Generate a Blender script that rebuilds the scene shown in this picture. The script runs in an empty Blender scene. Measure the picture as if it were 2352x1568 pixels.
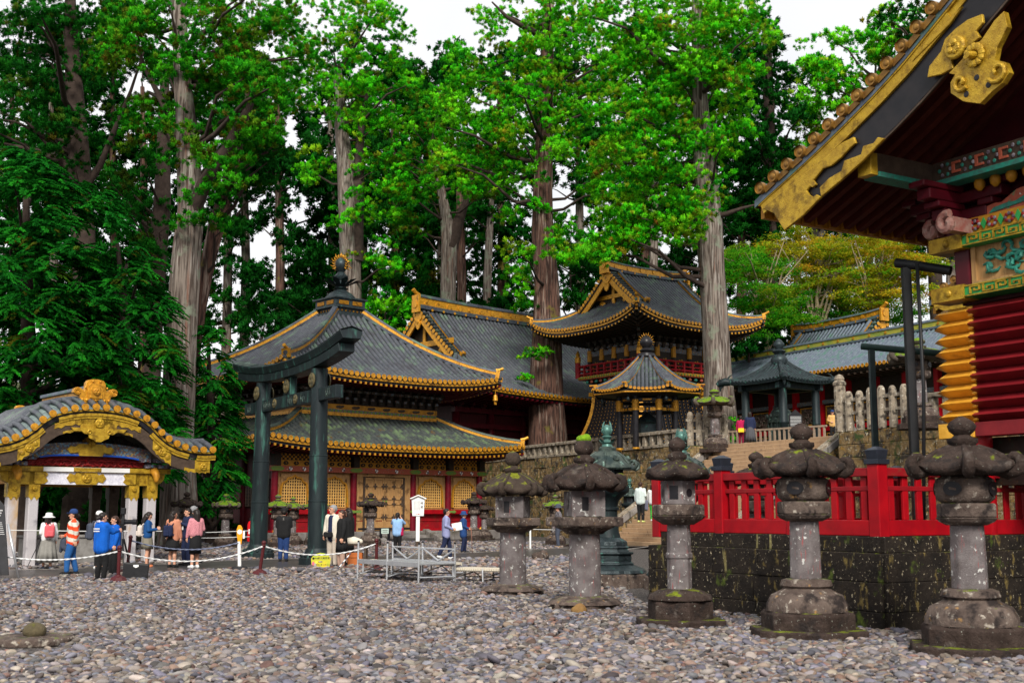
import bpy, math, random
import numpy as np
from mathutils import Vector, Matrix, Euler
R = math.radians
random.seed(7)
rng = np.random.default_rng(11)
scene = bpy.context.scene
C = scene.collection

# ---------------------------------------------------------------- camera, sky, sun, exposure
F = 2750.0                      # focal length in units of a 2352-wide frame
PITCH = math.atan(391 / F)
cam_d = bpy.data.cameras.new('camera')
cam = bpy.data.objects.new('camera', cam_d)
C.objects.link(cam)
cam.location = (0, 0, 1.6)
cam.rotation_euler = (R(90) + PITCH, 0, 0)
cam_d.sensor_width = 36
cam_d.lens = 36 * F / 2352
cam_d.clip_start = 0.1
cam_d.clip_end = 2000
cam_d.dof.use_dof = True
cam_d.dof.focus_distance = 48
cam_d.dof.aperture_fstop = 3.2
scene.camera = cam

SUN_EL, SUN_AZ = R(38), R(177)   # azimuth: clockwise from +Y
world = bpy.data.worlds.new('World')
scene.world = world
world.use_nodes = True
wn = world.node_tree
for n in list(wn.nodes):
    wn.nodes.remove(n)
w_out = wn.nodes.new('ShaderNodeOutputWorld')
w_bg = wn.nodes.new('ShaderNodeBackground')
w_sky = wn.nodes.new('ShaderNodeTexSky')
w_sky.sky_type = 'NISHITA'
w_sky.sun_disc = False
w_sky.sun_elevation = SUN_EL
w_sky.sun_rotation = SUN_AZ
w_sky.dust_density = 3.0
w_mix = wn.nodes.new('ShaderNodeMix')
w_mix.data_type = 'RGBA'
w_noise = wn.nodes.new('ShaderNodeTexNoise')
w_noise.inputs['Scale'].default_value = 3.0
w_noise.inputs['Detail'].default_value = 5
w_ramp = wn.nodes.new('ShaderNodeValToRGB')
w_ramp.color_ramp.elements[0].position = 0.25
w_ramp.color_ramp.elements[0].color = (.72, .72, .72, 1)
w_ramp.color_ramp.elements[1].position = 0.6
w_ramp.color_ramp.elements[1].color = (.97, .97, .97, 1)
w_tc = wn.nodes.new('ShaderNodeTexCoord')
wn.links.new(w_tc.outputs['Generated'], w_noise.inputs['Vector'])
wn.links.new(w_noise.outputs['Fac'], w_ramp.inputs['Fac'])
wn.links.new(w_ramp.outputs['Color'], w_mix.inputs['Factor'])
wn.links.new(w_sky.outputs['Color'], w_mix.inputs['A'])
w_mix.inputs['B'].default_value = (11.6, 11.6, 11.7, 1)      # bright overcast cloud
wn.links.new(w_mix.outputs['Result'], w_bg.inputs['Color'])
w_bg.inputs['Strength'].default_value = 0.068
wn.links.new(w_bg.outputs['Background'], w_out.inputs['Surface'])

sun_d = bpy.data.lights.new('sun', 'SUN')
sun_d.energy = 3.3
sun_d.angle = R(18)
sun_d.color = (1.0, .95, .86)
sun = bpy.data.objects.new('sun', sun_d)
C.objects.link(sun)
sun_dir = Vector((math.sin(SUN_AZ) * math.cos(SUN_EL), math.cos(SUN_AZ) * math.cos(SUN_EL), math.sin(SUN_EL)))
sun.rotation_euler = sun_dir.to_track_quat('Z', 'Y').to_euler()
sun.location = (-20, -20, 60)

scene.view_settings.view_transform = 'Standard'
scene.view_settings.look = 'None'
scene.view_settings.exposure = 0.5
scene.view_settings.gamma = 1
scene.render.engine = 'CYCLES'
scene.cycles.max_bounces = 5
scene.cycles.diffuse_bounces = 3
scene.cycles.glossy_bounces = 2
scene.cycles.transmission_bounces = 3
scene.cycles.transparent_max_bounces = 4
scene.cycles.use_denoising = True
scene.cycles.sample_clamp_indirect = 4

CP, SP = math.cos(PITCH), math.sin(PITCH)
def W(px, py, Y):
    """World point at depth Y on the sight line of photo point (px, py), 2352-wide units."""
    dx, dy = px - 1176.0, 784.0 - py
    k = Y / (F * CP - dy * SP)
    return Vector((dx * k, Y, 1.6 + (F * SP + dy * CP) * k))
def G(px, py, z=0.0):
    dx, dy = px - 1176.0, 784.0 - py
    k = (z - 1.6) / (F * SP + dy * CP)
    return Vector((dx * k, (F * CP - dy * SP) * k, z))
def PX(x, y, z):
    """Projection, used only to lay out the planting plan."""
    zz = z - 1.6
    d = y * CP + zz * SP
    return 1176 + F * x / d, 784 - F * (-y * SP + zz * CP) / d

# ---------------------------------------------------------------- materials
MATS = {}
def srgb(r, g, b):
    f = lambda c: (c / 255 / 12.92) if c / 255 <= .04045 else ((c / 255 + .055) / 1.055) ** 2.4
    return (f(r), f(g), f(b))
def mat(name, c1, c2=None, scale=4, rough=.7, metal=0.0, bump=0.0, bscale=None, stretch=(1, 1, 1),
        spots=(), moss=None, spec=.22, detail=6, brick=None, attr=None, transl=0.0, rnd=0.0, contrast=(.35, .65)):
    """Procedural material; spots = (colour, scale, lo, hi, stretch) layers of stains, lichen and wear."""
    m = bpy.data.materials.new(name)
    m.use_nodes = True
    MATS[name] = m
    nt = m.node_tree
    N, L = nt.nodes, nt.links
    b = N['Principled BSDF']
    b.inputs['Roughness'].default_value = rough
    b.inputs['Metallic'].default_value = metal
    b.inputs['Specular IOR Level'].default_value = spec
    tc = N.new('ShaderNodeTexCoord')
    oi = N.new('ShaderNodeObjectInfo')
    mul = N.new('ShaderNodeMath'); mul.operation = 'MULTIPLY'; mul.inputs[1].default_value = 37.0
    L.new(oi.outputs['Random'], mul.inputs[0])
    add = N.new('ShaderNodeVectorMath'); add.operation = 'ADD'
    L.new(tc.outputs['Object'], add.inputs[0]); L.new(mul.outputs[0], add.inputs[1])
    def noise(sc, st=(1, 1, 1), det=detail):
        mp = N.new('ShaderNodeMapping'); mp.inputs['Scale'].default_value = st
        L.new(add.outputs[0], mp.inputs['Vector'])
        t = N.new('ShaderNodeTexNoise'); t.inputs['Scale'].default_value = sc; t.inputs['Detail'].default_value = det
        t.inputs['Roughness'].default_value = .6
        L.new(mp.outputs[0], t.inputs['Vector'])
        return t.outputs['Fac']
    def ramp(sock, lo, hi):
        r = N.new('ShaderNodeMapRange'); r.inputs['From Min'].default_value = lo; r.inputs['From Max'].default_value = hi
        r.clamp = True
        L.new(sock, r.inputs['Value'])
        return r.outputs[0]
    def mix(fac, a, bb, mode='MIX'):
        x = N.new('ShaderNodeMix'); x.data_type = 'RGBA'; x.blend_type = mode
        if hasattr(fac, 'links'): L.new(fac, x.inputs['Factor'])
        else: x.inputs['Factor'].default_value = fac
        for s, val in (('A', a), ('B', bb)):
            if hasattr(val, 'links'): L.new(val, x.inputs[s])
            else: x.inputs[s].default_value = (*val, 1)
        return x.outputs['Result']
    main = noise(scale, stretch)
    if attr:
        a = N.new('ShaderNodeAttribute'); a.attribute_name = attr
        col = a.outputs['Color']
        if c2 is not None:
            col = mix(ramp(main, *contrast), col, mix(1.0, col, c2, 'MULTIPLY'))
    else:
        col = mix(ramp(main, *contrast), c1, c2 if c2 is not None else c1)
    if brick:
        bt = N.new('ShaderNodeTexBrick')
        mp = N.new('ShaderNodeMapping'); mp.inputs['Rotation'].default_value = brick.get('rot', (0, 0, 0))
        L.new(tc.outputs['Object'], mp.inputs['Vector']); L.new(mp.outputs[0], bt.inputs['Vector'])
        bt.inputs['Scale'].default_value = brick.get('scale', 1)
        bt.inputs['Mortar Size'].default_value = brick.get('mortar', .012)
        bt.inputs['Brick Width'].default_value = brick.get('w', 1.0)
        bt.inputs['Row Height'].default_value = brick.get('h', .45)
        bt.inputs['Color1'].default_value = (1, 1, 1, 1); bt.inputs['Color2'].default_value = (.72, .72, .72, 1)
        bt.inputs['Mortar'].default_value = (*brick.get('mc', (.25, .25, .25)), 1)
        col = mix(1.0, col, bt.outputs['Color'], 'MULTIPLY')
    for sp in spots:
        c, sc, lo, hi = sp[:4]
        st = sp[4] if len(sp) > 4 else (1, 1, 1)
        col = mix(ramp(noise(sc, st, 8), lo - .05, hi - .05), col, c)
    if moss:
        c, lo, hi, ms = moss
        ge = N.new('ShaderNodeNewGeometry')
        sx = N.new('ShaderNodeSeparateXYZ'); L.new(ge.outputs['Normal'], sx.inputs[0])
        nz = noise(ms, (1, 1, 1), 6)
        ad = N.new('ShaderNodeMath'); ad.operation = 'MULTIPLY_ADD'
        L.new(sx.outputs['Z'], ad.inputs[0]); ad.inputs[1].default_value = .45; L.new(nz, ad.inputs[2])
        col = mix(ramp(ad.outputs[0], lo, hi), col, mix(ramp(noise(ms * 3), .35, .65), c, (c[0] * .55, c[1] * .5, c[2] * .6)))
    if rnd:
        rr = N.new('ShaderNodeMapRange'); rr.inputs['To Min'].default_value = 1 - rnd; rr.inputs['To Max'].default_value = 1 + rnd
        L.new(oi.outputs['Random'], rr.inputs['Value'])
        vm = N.new('ShaderNodeVectorMath'); vm.operation = 'SCALE'
        L.new(col, vm.inputs[0]); L.new(rr.outputs[0], vm.inputs['Scale'])
        col = vm.outputs[0]
    L.new(col, b.inputs['Base Color'])
    if bump:
        bp = N.new('ShaderNodeBump'); bp.inputs['Strength'].default_value = bump; bp.inputs['Distance'].default_value = .03
        L.new(noise(bscale or scale * 3, stretch), bp.inputs['Height'])
        L.new(bp.outputs[0], b.inputs['Normal'])
    if transl:
        tr = N.new('ShaderNodeBsdfTranslucent'); L.new(col, tr.inputs['Color'])
        df = N.new('ShaderNodeBsdfDiffuse'); L.new(col, df.inputs['Color'])
        ms_ = N.new('ShaderNodeMixShader'); ms_.inputs[0].default_value = transl
        L.new(df.outputs[0], ms_.inputs[1]); L.new(tr.outputs[0], ms_.inputs[2])
        L.new(ms_.outputs[0], N['Material Output'].inputs['Surface'])
    return m

GOLDB = mat('bright gold leaf', (.82, .44, .05), (.66, .32, .03), 5, .38, .25, .3, 30, spots=[((.40, .20, .03), 3, .62, .78)], spec=.4)
GOLD = mat('gold leaf', (.66, .32, .022), (.40, .17, .010), 9, .36, .35, .4, 40, spots=[((.14, .06, .006), 3, .60, .75)], spec=.4)
GOLD2 = mat('pale gold', (.52, .33, .025), (.32, .18, .010), 7, .36, .35, .5, 45, spots=[((.15, .085, .006), 3.5, .58, .72)], spec=.4)
GOLDF = mat('gold frieze paint', (.50, .23, .02), (.32, .14, .012), 6, .5, .1, .1)
TILE = mat('copper tile', (.042, .050, .068), (.080, .090, .112), 5, .42, .15, .25, 30,
           spots=[((.085, .15, .10), 1.3, .56, .68), ((.030, .030, .040), .8, .55, .7), ((.13, .08, .035), 2.2, .68, .76)])
TILEP = mat('pale tile', (.20, .26, .24), (.10, .13, .14), 6, .5, .05, .25, 30)
TILER = mat('grey tile roll', (.050, .056, .070), (.088, .094, .110), 5, .42, .1, .2, 30, spots=[((.10, .15, .11), 1.3, .58, .70), ((.05, .05, .06), .8, .57, .7)])
TILEH = mat('mossy grey tile roll', (.042, .050, .054), (.080, .090, .084), 5, .45, .1, .2, 30, spots=[((.13, .19, .10), 1.5, .56, .70), ((.12, .075, .03), 2, .66, .76)])
TILED = mat('dark tile pan', (.012, .015, .017), (.024, .030, .029), 5, .5, .1, .2, 30, spots=[((.05, .075, .05), 1.5, .58, .7)])
TILEG = mat('green copper tile', (.040, .050, .050), (.075, .105, .080), 4, .45, .1, .25, 30, spots=[((.022, .025, .03), 1, .52, .68)])
TILEB = mat('blue grey tile', (.075, .095, .13), (.13, .16, .195), 5, .42, .1, .2, 30, spots=[((.06, .14, .11), 1.5, .58, .7)])
BLACK = mat('black lacquer', (.010, .010, .013), (.018, .016, .018), 5, .35, 0, .05)
DARK = mat('dark bracket timber', (.016, .012, .010), (.030, .018, .012), 7, .6, 0, .3, 20, spots=[((.018, .035, .022), 6, .62, .72), ((.11, .045, .012), 9, .68, .76)])
DARKW = mat('dark weathered timber', (.075, .050, .035), (.045, .030, .022), 8, .6, 0, .2, 20)
RED = mat('vermilion lacquer', (.35, .003, .008), (.24, .002, .007), 3, .42, 0, .08, 15, spots=[((.20, .006, .008), 2.5, .62, .8)])
REDP = mat('faded red lacquer', (.28, .005, .010), (.17, .006, .010), 2, .5, 0, .1, 15, spots=[((.16, .04, .02), 2.2, .60, .76)])
DKRED = mat('deep red lacquer', (.085, .004, .010), (.050, .003, .007), 3, .4, 0, .05)
DARKRED = mat('maroon timber', (.055, .004, .007), (.035, .003, .005), 4, .5, 0, .1)
CRIM = mat('crimson column lacquer', (.17, .004, .014), (.10, .003, .010), 3, .42, 0, .08, 15)
MOSS = mat('bright moss', (.20, .36, .01), (.10, .22, .01), 20, .95, 0, .9, 60)
CARVED = mat('red carving', (.30, .02, .02), (.14, .008, .008), 10, .5, 0, .4, 20)
GREENP = mat('green painted fitting', (.08, .22, .05), (.18, .20, .03), 8, .5, 0, .1)
GREENL = mat('bright green enamel', (.03, .32, .07), (.02, .22, .06), 6, .4, 0, .05)
TEALP = mat('teal painted carving', (.02, .22, .16), (.04, .12, .10), 14, .5, 0, .2)
PINKP = mat('salmon painted board', (.40, .09, .05), (.28, .07, .04), 12, .5, 0, .1, spots=[((.55, .50, .50), 9, .70, .74), ((.05, .22, .10), 7, .68, .72)])
BLUEC = mat('painted floral board', (.07, .07, .10), (.13, .09, .06), 14, .5, 0, .2, spots=[((.10, .20, .28), 13, .56, .62), ((.34, .20, .04), 11, .62, .67), ((.30, .34, .38), 24, .66, .70), ((.24, .05, .04), 12, .66, .7)])
WHITEC = mat('painted white bracket', (.34, .32, .36), (.10, .07, .09), 10, .6, 0, .3, spots=[((.10, .07, .09), 7, .52, .6)])
WHITEB = mat('pale beam', (.78, .77, .84), (.52, .51, .60), 14, .6, 0, .1)
GRANITE = mat('pale granite', (.50, .47, .48), (.38, .36, .38), 60, .7, 0, .1, spots=[((.42, .27, .13), 1.2, .60, .72, (1, 1, .4)), ((.20, .19, .21), 1.6, .62, .75)])
WOODD = mat('golden timber', (.44, .25, .10), (.30, .16, .06), 3, .6, 0, .15, 20, stretch=(8, 8, 1), spots=[((.10, .05, .02), 2.0, .60, .74)])
LATT = mat('ochre lattice', (.66, .39, .12), (.55, .30, .08), 5, .6)
BRONZE = mat('dark bronze', (.011, .016, .019), (.017, .027, .029), 2.5, .5, .2, .2, 12, stretch=(2, 2, .5),
             spots=[((.05, .15, .12), 1.8, .61, .74, (2.5, 2.5, .35)), ((.011, .017, .02), 1.2, .55, .7, (2, 2, .4))])
BRONZEL = mat('verdigris bronze', (.070, .092, .078), (.022, .032, .032), 6, .5, .3, .25, 14, spots=[((.20, .32, .27), 5, .62, .74), ((.02, .035, .035), 3, .58, .7)])
BRONZED = mat('blackened bronze', (.016, .022, .026), (.035, .05, .055), 6, .42, .35, .3, 18, spots=[((.05, .14, .12), 4, .64, .75)])
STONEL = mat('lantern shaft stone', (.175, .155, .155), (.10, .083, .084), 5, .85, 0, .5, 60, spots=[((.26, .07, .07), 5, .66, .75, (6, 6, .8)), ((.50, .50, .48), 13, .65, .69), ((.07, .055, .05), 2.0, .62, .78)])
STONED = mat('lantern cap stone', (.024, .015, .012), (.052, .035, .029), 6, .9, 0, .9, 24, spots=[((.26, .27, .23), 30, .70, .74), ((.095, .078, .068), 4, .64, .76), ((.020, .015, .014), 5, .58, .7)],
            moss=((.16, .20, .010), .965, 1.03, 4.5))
STONEM = mat('mossy lantern cap stone', (.07, .055, .045), (.10, .08, .06), 6, .9, 0, .7, 28, spots=[((.30, .32, .28), 22, .68, .73)],
            moss=((.14, .25, .010), .66, .82, 4.5))
STONEB = mat('lantern base stone', (.060, .042, .035), (.13, .098, .082), 5, .9, 0, .7, 30, spots=[((.36, .32, .27), 11, .63, .72), ((.024, .018, .017), 4, .56, .68), ((.30, .17, .06), 7, .68, .76)],
             moss=((.13, .19, .012), 1.00, 1.10, 5))
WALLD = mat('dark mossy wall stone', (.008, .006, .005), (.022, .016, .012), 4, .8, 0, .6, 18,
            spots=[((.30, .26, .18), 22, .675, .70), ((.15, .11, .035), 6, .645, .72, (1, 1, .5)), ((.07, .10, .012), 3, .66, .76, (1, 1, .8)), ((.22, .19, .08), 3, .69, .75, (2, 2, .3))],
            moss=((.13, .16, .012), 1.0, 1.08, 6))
WALLS = mat('lichen covered wall stone', (.30, .20, .085), (.085, .058, .035), 5, .9, 0, .8, 14,
            spots=[((.040, .032, .026), 2.0, .52, .64), ((.42, .38, .28), 7, .63, .72), ((.26, .15, .035), 5, .60, .70), ((.045, .07, .02), 1.6, .60, .7)],
            moss=((.17, .24, .02), .92, 1.04, 4))
BALU = mat('weathered balustrade stone', (.30, .25, .185), (.19, .155, .12), 6, .9, 0, .6, 30, spots=[((.52, .48, .40), 8, .60, .70), ((.055, .045, .036), 4, .58, .68)],
           moss=((.16, .19, .03), .95, 1.05, 4))
STEP = mat('stair stone', (.42, .28, .165), (.34, .225, .135), 3, .8, 0, .4, 25, spots=[((.18, .12, .08), 4, .64, .76)])
PAVE = mat('wet paving slab', (.052, .048, .048), (.095, .085, .082), 3, .34, 0, .2, 25, spots=[((.035, .034, .036), 1.2, .55, .7)], brick=dict(scale=1, w=1.1, h=.6, mortar=.015, mc=(.4, .4, .4)))
GROUND = mat('gravel bed', (.075, .065, .06), (.035, .03, .03), 14, .9, 0, 1.0, 20, spots=[((.20, .18, .165), 22, .62, .66)])
SOIL = mat('forest floor', (.035, .035, .012), (.055, .04, .018), 2, .95, 0, .5, 6, spots=[((.03, .07, .01), 1.2, .5, .65)])
FNDN = mat('foundation stone', (.27, .25, .235), (.17, .15, .14), 2, .85, 0, .4, 25, brick=dict(scale=1, w=1.3, h=.5, mortar=.015), spots=[((.09, .08, .06), 1.5, .58, .72)])
STONEC = mat('river stone', (1, 1, 1), (.72, .72, .72), 14, .75, 0, .15, 40, attr='Col', spec=.3)
LEAF = mat('cedar foliage', (1, 1, 1), None, 3, .7, attr='Col', transl=.30)
BARK = mat('cedar bark', (.20, .165, .14), (.062, .046, .038), 3.5, .95, 0, 1.0, 9, stretch=(3, 3, .16), contrast=(.42, .58), spots=[((.17, .09, .065), 1.2, .62, .74, (3, 3, .2)), ((.30, .27, .24), 2.5, .60, .7, (3, 3, .2)), ((.17, .19, .14), 1.1, .62, .72)])
BARKR = mat('reddish cedar bark', (.135, .070, .052), (.038, .022, .018), 3.5, .95, 0, 1.0, 9, stretch=(3, 3, .16), contrast=(.42, .58), spots=[((.28, .21, .17), 1.5, .60, .7, (3, 3, .2)), ((.15, .13, .02), .7, .66, .76)])
BARKD = mat('dark branch bark', (.060, .042, .034), (.035, .024, .02), 4, .95, 0, .6, 9)
BARKP = mat('pale branch bark', (.34, .28, .18), (.22, .17, .11), 4, .9, 0, .4, 9)
WHITE = mat('white paint', (.78, .78, .77), (.72, .72, .71), 4, .5)
METAL = mat('brushed aluminium', (.55, .56, .58), (.45, .46, .48), 8, .35, .7)
MAROON = mat('maroon painted metal', (.075, .012, .014), (.06, .01, .012), 5, .4)
PLBLK = mat('black plastic', (.014, .014, .016), (.02, .02, .022), 6, .45)
YELLO = mat('orange yellow plastic', (.80, .32, .01), (.75, .28, .01), 4, .4)
CREAM = mat('cream woven slat', (.66, .60, .48), (.56, .50, .40), 12, .6)
SKIN = mat('skin', (.58, .31, .21), (.52, .27, .18), 9, .55)
HAIR = mat('black hair', (.012, .009, .008), (.022, .016, .014), 20, .4, stretch=(4, 4, .5))
HAIRB = mat('brown hair', (.045, .020, .013), (.03, .014, .01), 20, .4, stretch=(4, 4, .5))
HAIRG = mat('grey hair', (.30, .30, .31), (.16, .16, .17), 20, .5, stretch=(4, 4, .5))
LIP = mat('lips', (.35, .08, .07), None, 5, .5)
EYE = mat('eye', (.01, .008, .008), None, 5, .3)
def cloth(name, c, k=.8, scale=6):
    return mat('cloth ' + name, c, tuple(x * k for x in c), scale, .85, 0, .25, 14, spec=.2)

# ---------------------------------------------------------------- mesh builder
class MB:
    def __init__(s):
        s.v = []; s.f = []; s.m = []
    def add(s, vs, fs, m=0):
        o = len(s.v)
        s.v.extend([tuple(p) for p in vs])
        s.f.extend([tuple(i + o for i in f) for f in fs])
        s.m.extend([m] * len(fs))
        return s
    def box(s, c, d, m=0, rz=0.0, rot=None, taper=1.0):
        x, y, z = (q / 2 for q in d)
        vs = [Vector((i * x * (taper if k > 0 else 1), j * y * (taper if k > 0 else 1), k * z)) for k in (-1, 1) for i, j in ((-1, -1), (1, -1), (1, 1), (-1, 1))]
        M_ = rot if rot is not None else (Matrix.Rotation(rz, 3, 'Z') if rz else None)
        if M_ is not None: vs = [M_ @ p for p in vs]
        c = Vector(c)
        return s.add([p + c for p in vs], [(3, 2, 1, 0), (4, 5, 6, 7), (0, 1, 5, 4), (1, 2, 6, 5), (2, 3, 7, 6), (3, 0, 4, 7)], m)
    def bx(s, x0, x1, y0, y1, z0, z1, m=0):
        return s.box(((x0 + x1) / 2, (y0 + y1) / 2, (z0 + z1) / 2), (abs(x1 - x0), abs(y1 - y0), abs(z1 - z0)), m)
    def bar(s, p0, p1, w, h, m=0, up=(0, 0, 1)):
        p0, p1 = Vector(p0), Vector(p1)
        d = p1 - p0; L = d.length; d.normalize()
        u = Vector(up)
        x = d.cross(u)
        if x.length < 1e-4: x = Vector((1, 0, 0))
        x.normalize(); z = x.cross(d)
        M_ = Matrix((x, d, z)).transposed()
        return s.box((p0 + p1) / 2, (w, L, h), m, rot=M_)
    def tube(s, pts, r, n=8, m=0, cap=True, sq=None):
        pts = [Vector(p) for p in pts]
        rs = r if isinstance(r, (list, tuple)) else [r] * len(pts)
        vs = []; fs = []
        prev = None
        for i, p in enumerate(pts):
            t = (pts[min(i + 1, len(pts) - 1)] - pts[max(i - 1, 0)])
            if t.length < 1e-9: t = Vector((0, 0, 1))
            t.normalize()
            if prev is None:
                a = t.cross(Vector((0, 0, 1)))
                if a.length < .05: a = t.cross(Vector((0, 1, 0)))
            else:
                a = prev - t * prev.dot(t)
            a.normalize(); prev = a
            b = t.cross(a)
            for k in range(n):
                an = 2 * math.pi * k / n
                vs.append(p + (a * math.cos(an) + b * math.sin(an)) * rs[i])
        for i in range(len(pts) - 1):
            for k in range(n):
                k2 = (k + 1) % n
                fs.append((i * n + k, i * n + k2, (i + 1) * n + k2, (i + 1) * n + k))
        if cap:
            fs.append(tuple(range(n - 1, -1, -1))); fs.append(tuple((len(pts) - 1) * n + k for k in range(n)))
        return s.add(vs, fs, m)
    def lathe(s, prof, n=24, c=(0, 0, 0), m=0, rf=None, zf=None, rot=0.0, jit=0.0, cap=True):
        c = Vector(c); vs = []; fs = []
        for i, (r, z) in enumerate(prof):
            for k in range(n):
                a = rot + 2 * math.pi * k / n
                rr = r * (rf(a - rot, i, r) if rf else 1)
                zz = z + (zf(a - rot, i, r) if zf else 0)
                if jit:
                    rr *= 1 + random.uniform(-jit, jit)
                vs.append(c + Vector((rr * math.cos(a), rr * math.sin(a), zz)))
        for i in range(len(prof) - 1):
            for k in range(n):
                k2 = (k + 1) % n
                fs.append((i * n + k, i * n + k2, (i + 1) * n + k2, (i + 1) * n + k))
        if cap:
            fs.append(tuple(range(n - 1, -1, -1))); fs.append(tuple((len(prof) - 1) * n + k for k in range(n)))
        return s.add(vs, fs, m)
    def sphere(s, c, r, nu=12, nv=8, m=0):
        r = (r, r, r) if not isinstance(r, (tuple, list)) else r
        c = Vector(c); vs = []; fs = []
        for j in range(1, nv):
            t = math.pi * j / nv
            for k in range(nu):
                a = 2 * math.pi * k / nu
                vs.append(c + Vector((r[0] * math.sin(t) * math.cos(a), r[1] * math.sin(t) * math.sin(a), r[2] * math.cos(t))))
        top = len(vs); vs.append(c + Vector((0, 0, r[2]))); vs.append(c - Vector((0, 0, r[2])))
        for j in range(nv - 2):
            for k in range(nu):
                k2 = (k + 1) % nu
                fs.append((j * nu + k, (j + 1) * nu + k, (j + 1) * nu + k2, j * nu + k2))
        for k in range(nu):
            k2 = (k + 1) % nu
            fs.append((top, k, k2)); fs.append((top + 1, (nv - 2) * nu + k2, (nv - 2) * nu + k))
        return s.add(vs, fs, m)
    def prism(s, poly, a0, a1, m=0, axis='y', M_=None, c=(0, 0, 0)):
        """Extrude a 2-D outline: axis y -> poly is (x, z); x -> (y, z); z -> (x, y)."""
        n = len(poly)
        def P(p, a):
            if axis == 'y': q = Vector((p[0], a, p[1]))
            elif axis == 'x': q = Vector((a, p[0], p[1]))
            else: q = Vector((p[0], p[1], a))
            if M_ is not None: q = M_ @ q
            return q + Vector(c)
        vs = [P(p, a0) for p in poly] + [P(p, a1) for p in poly]
        fs = [tuple(range(n)), tuple(range(2 * n - 1, n - 1, -1))]
        fs += [(i, i + n, (i + 1) % n + n, (i + 1) % n) for i in range(n)]
        return s.add(vs, fs, m)
    def grid(s, pts, m=0, flip=False):
        """pts[i][j] -> quads."""
        nj = len(pts[0]); vs = [p for row in pts for p in row]; fs = []
        for i in range(len(pts) - 1):
            for j in range(nj - 1):
                q = (i * nj + j, i * nj + j + 1, (i + 1) * nj + j + 1, (i + 1) * nj + j)
                fs.append(q[::-1] if flip else q)
        return s.add(vs, fs, m)
    def sweep(s, path, sec, m=0, up=(0, 0, 1)):
        """Sweep a section [(lateral, height)] along a path, keeping it upright."""
        path = [Vector(p) for p in path]; n = len(sec); vs = []; fs = []
        for i, p in enumerate(path):
            t = path[min(i + 1, len(path) - 1)] - path[max(i - 1, 0)]
            t.normalize()
            x = t.cross(Vector(up)); x.normalize(); z = x.cross(t)
            vs += [p + x * a + z * b for a, b in sec]
        for i in range(len(path) - 1):
            for k in range(n):
                k2 = (k + 1) % n
                fs.append((i * n + k, i * n + k2, (i + 1) * n + k2, (i + 1) * n + k))
        fs.append(tuple(range(n - 1, -1, -1))); fs.append(tuple((len(path) - 1) * n + k for k in range(n)))
        return s.add(vs, fs, m)

def link(name, me, parent=None, loc=None, rz=0.0):
    o = bpy.data.objects.new(name, me)
    C.objects.link(o)
    if parent is not None: o.parent = parent
    if loc is not None: o.location = loc
    if rz: o.rotation_euler = (0, 0, rz)
    return o
def obj(name, mb, mats, parent=None, smooth=False, bevel=0.0, loc=None, rz=0.0, auto=None, seg=2):
    me = bpy.data.meshes.new(name)
    me.from_pydata(mb.v, [], mb.f)
    if not isinstance(mats, (list, tuple)): mats = [mats]
    for m in mats: me.materials.append(m)
    if len(mats) > 1: me.polygons.foreach_set('material_index', mb.m)
    if smooth: me.polygons.foreach_set('use_smooth', [True] * len(me.polygons))
    me.update()
    if auto: me.set_sharp_from_angle(angle=R(auto))
    o = link(name, me, parent, loc, rz)
    if bevel:
        b = o.modifiers.new('bevel', 'BEVEL'); b.width = bevel; b.segments = seg; b.limit_method = 'ANGLE'; b.angle_limit = R(40)
    return o
def tag(o, label=None, cat=None, group=None, kind=None):
    if label: o['label'] = label
    if cat: o['category'] = cat
    if group: o['group'] = group
    if kind: o['kind'] = kind
    return o
def thing(name, label, cat, loc=(0, 0, 0), rz=0.0, group=None):
    o = bpy.data.objects.new(name, None)
    C.objects.link(o); o.location = loc; o.rotation_euler = (0, 0, rz); o.empty_display_size = .3
    return tag(o, label, cat, group)
def copy_tree(o, parent=None):
    c = o.copy(); C.objects.link(c)
    if parent is not None: c.parent = parent
    for ch in list(o.children): copy_tree(ch, c)
    return c
BOX = lambda w, h, b=0.0: [(-w / 2, b), (w / 2, b), (w / 2, b + h), (-w / 2, b + h)]

def crest(mb, c, r, axis='y', m=0, M_=None):
    """Round medallion with three rounded leaves, raised towards -axis."""
    c = Vector(c)
    MM = M_ if M_ is not None else Matrix.Identity(3)
    n = 20
    for (ra, rb, d0, d1) in ((r, r, 0, -.03), (r * 1.0, r * .86, -.03, -.05)):
        vs = []
        for k in range(n):
            a = 2 * math.pi * k / n
            vs.append(c + MM @ Vector((ra * math.cos(a), d0, ra * math.sin(a))))
        for k in range(n):
            a = 2 * math.pi * k / n
            vs.append(c + MM @ Vector((rb * math.cos(a), d1, rb * math.sin(a))))
        mb.add(vs, [tuple(range(n, 2 * n))] + [(k, (k + 1) % n, (k + 1) % n + n, k + n) for k in range(n)], m)
    for j in range(3):
        a = math.pi / 2 + 2 * math.pi * j / 3
        q = MM @ Vector((r * .40 * math.cos(a), -.05, r * .40 * math.sin(a)))
        b2 = MB().sphere((0, 0, 0), (r * .33, .025, r * .33), 8, 5)
        mb.add([c + q + MM @ Vector(p) for p in b2.v], b2.f, m)
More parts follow.
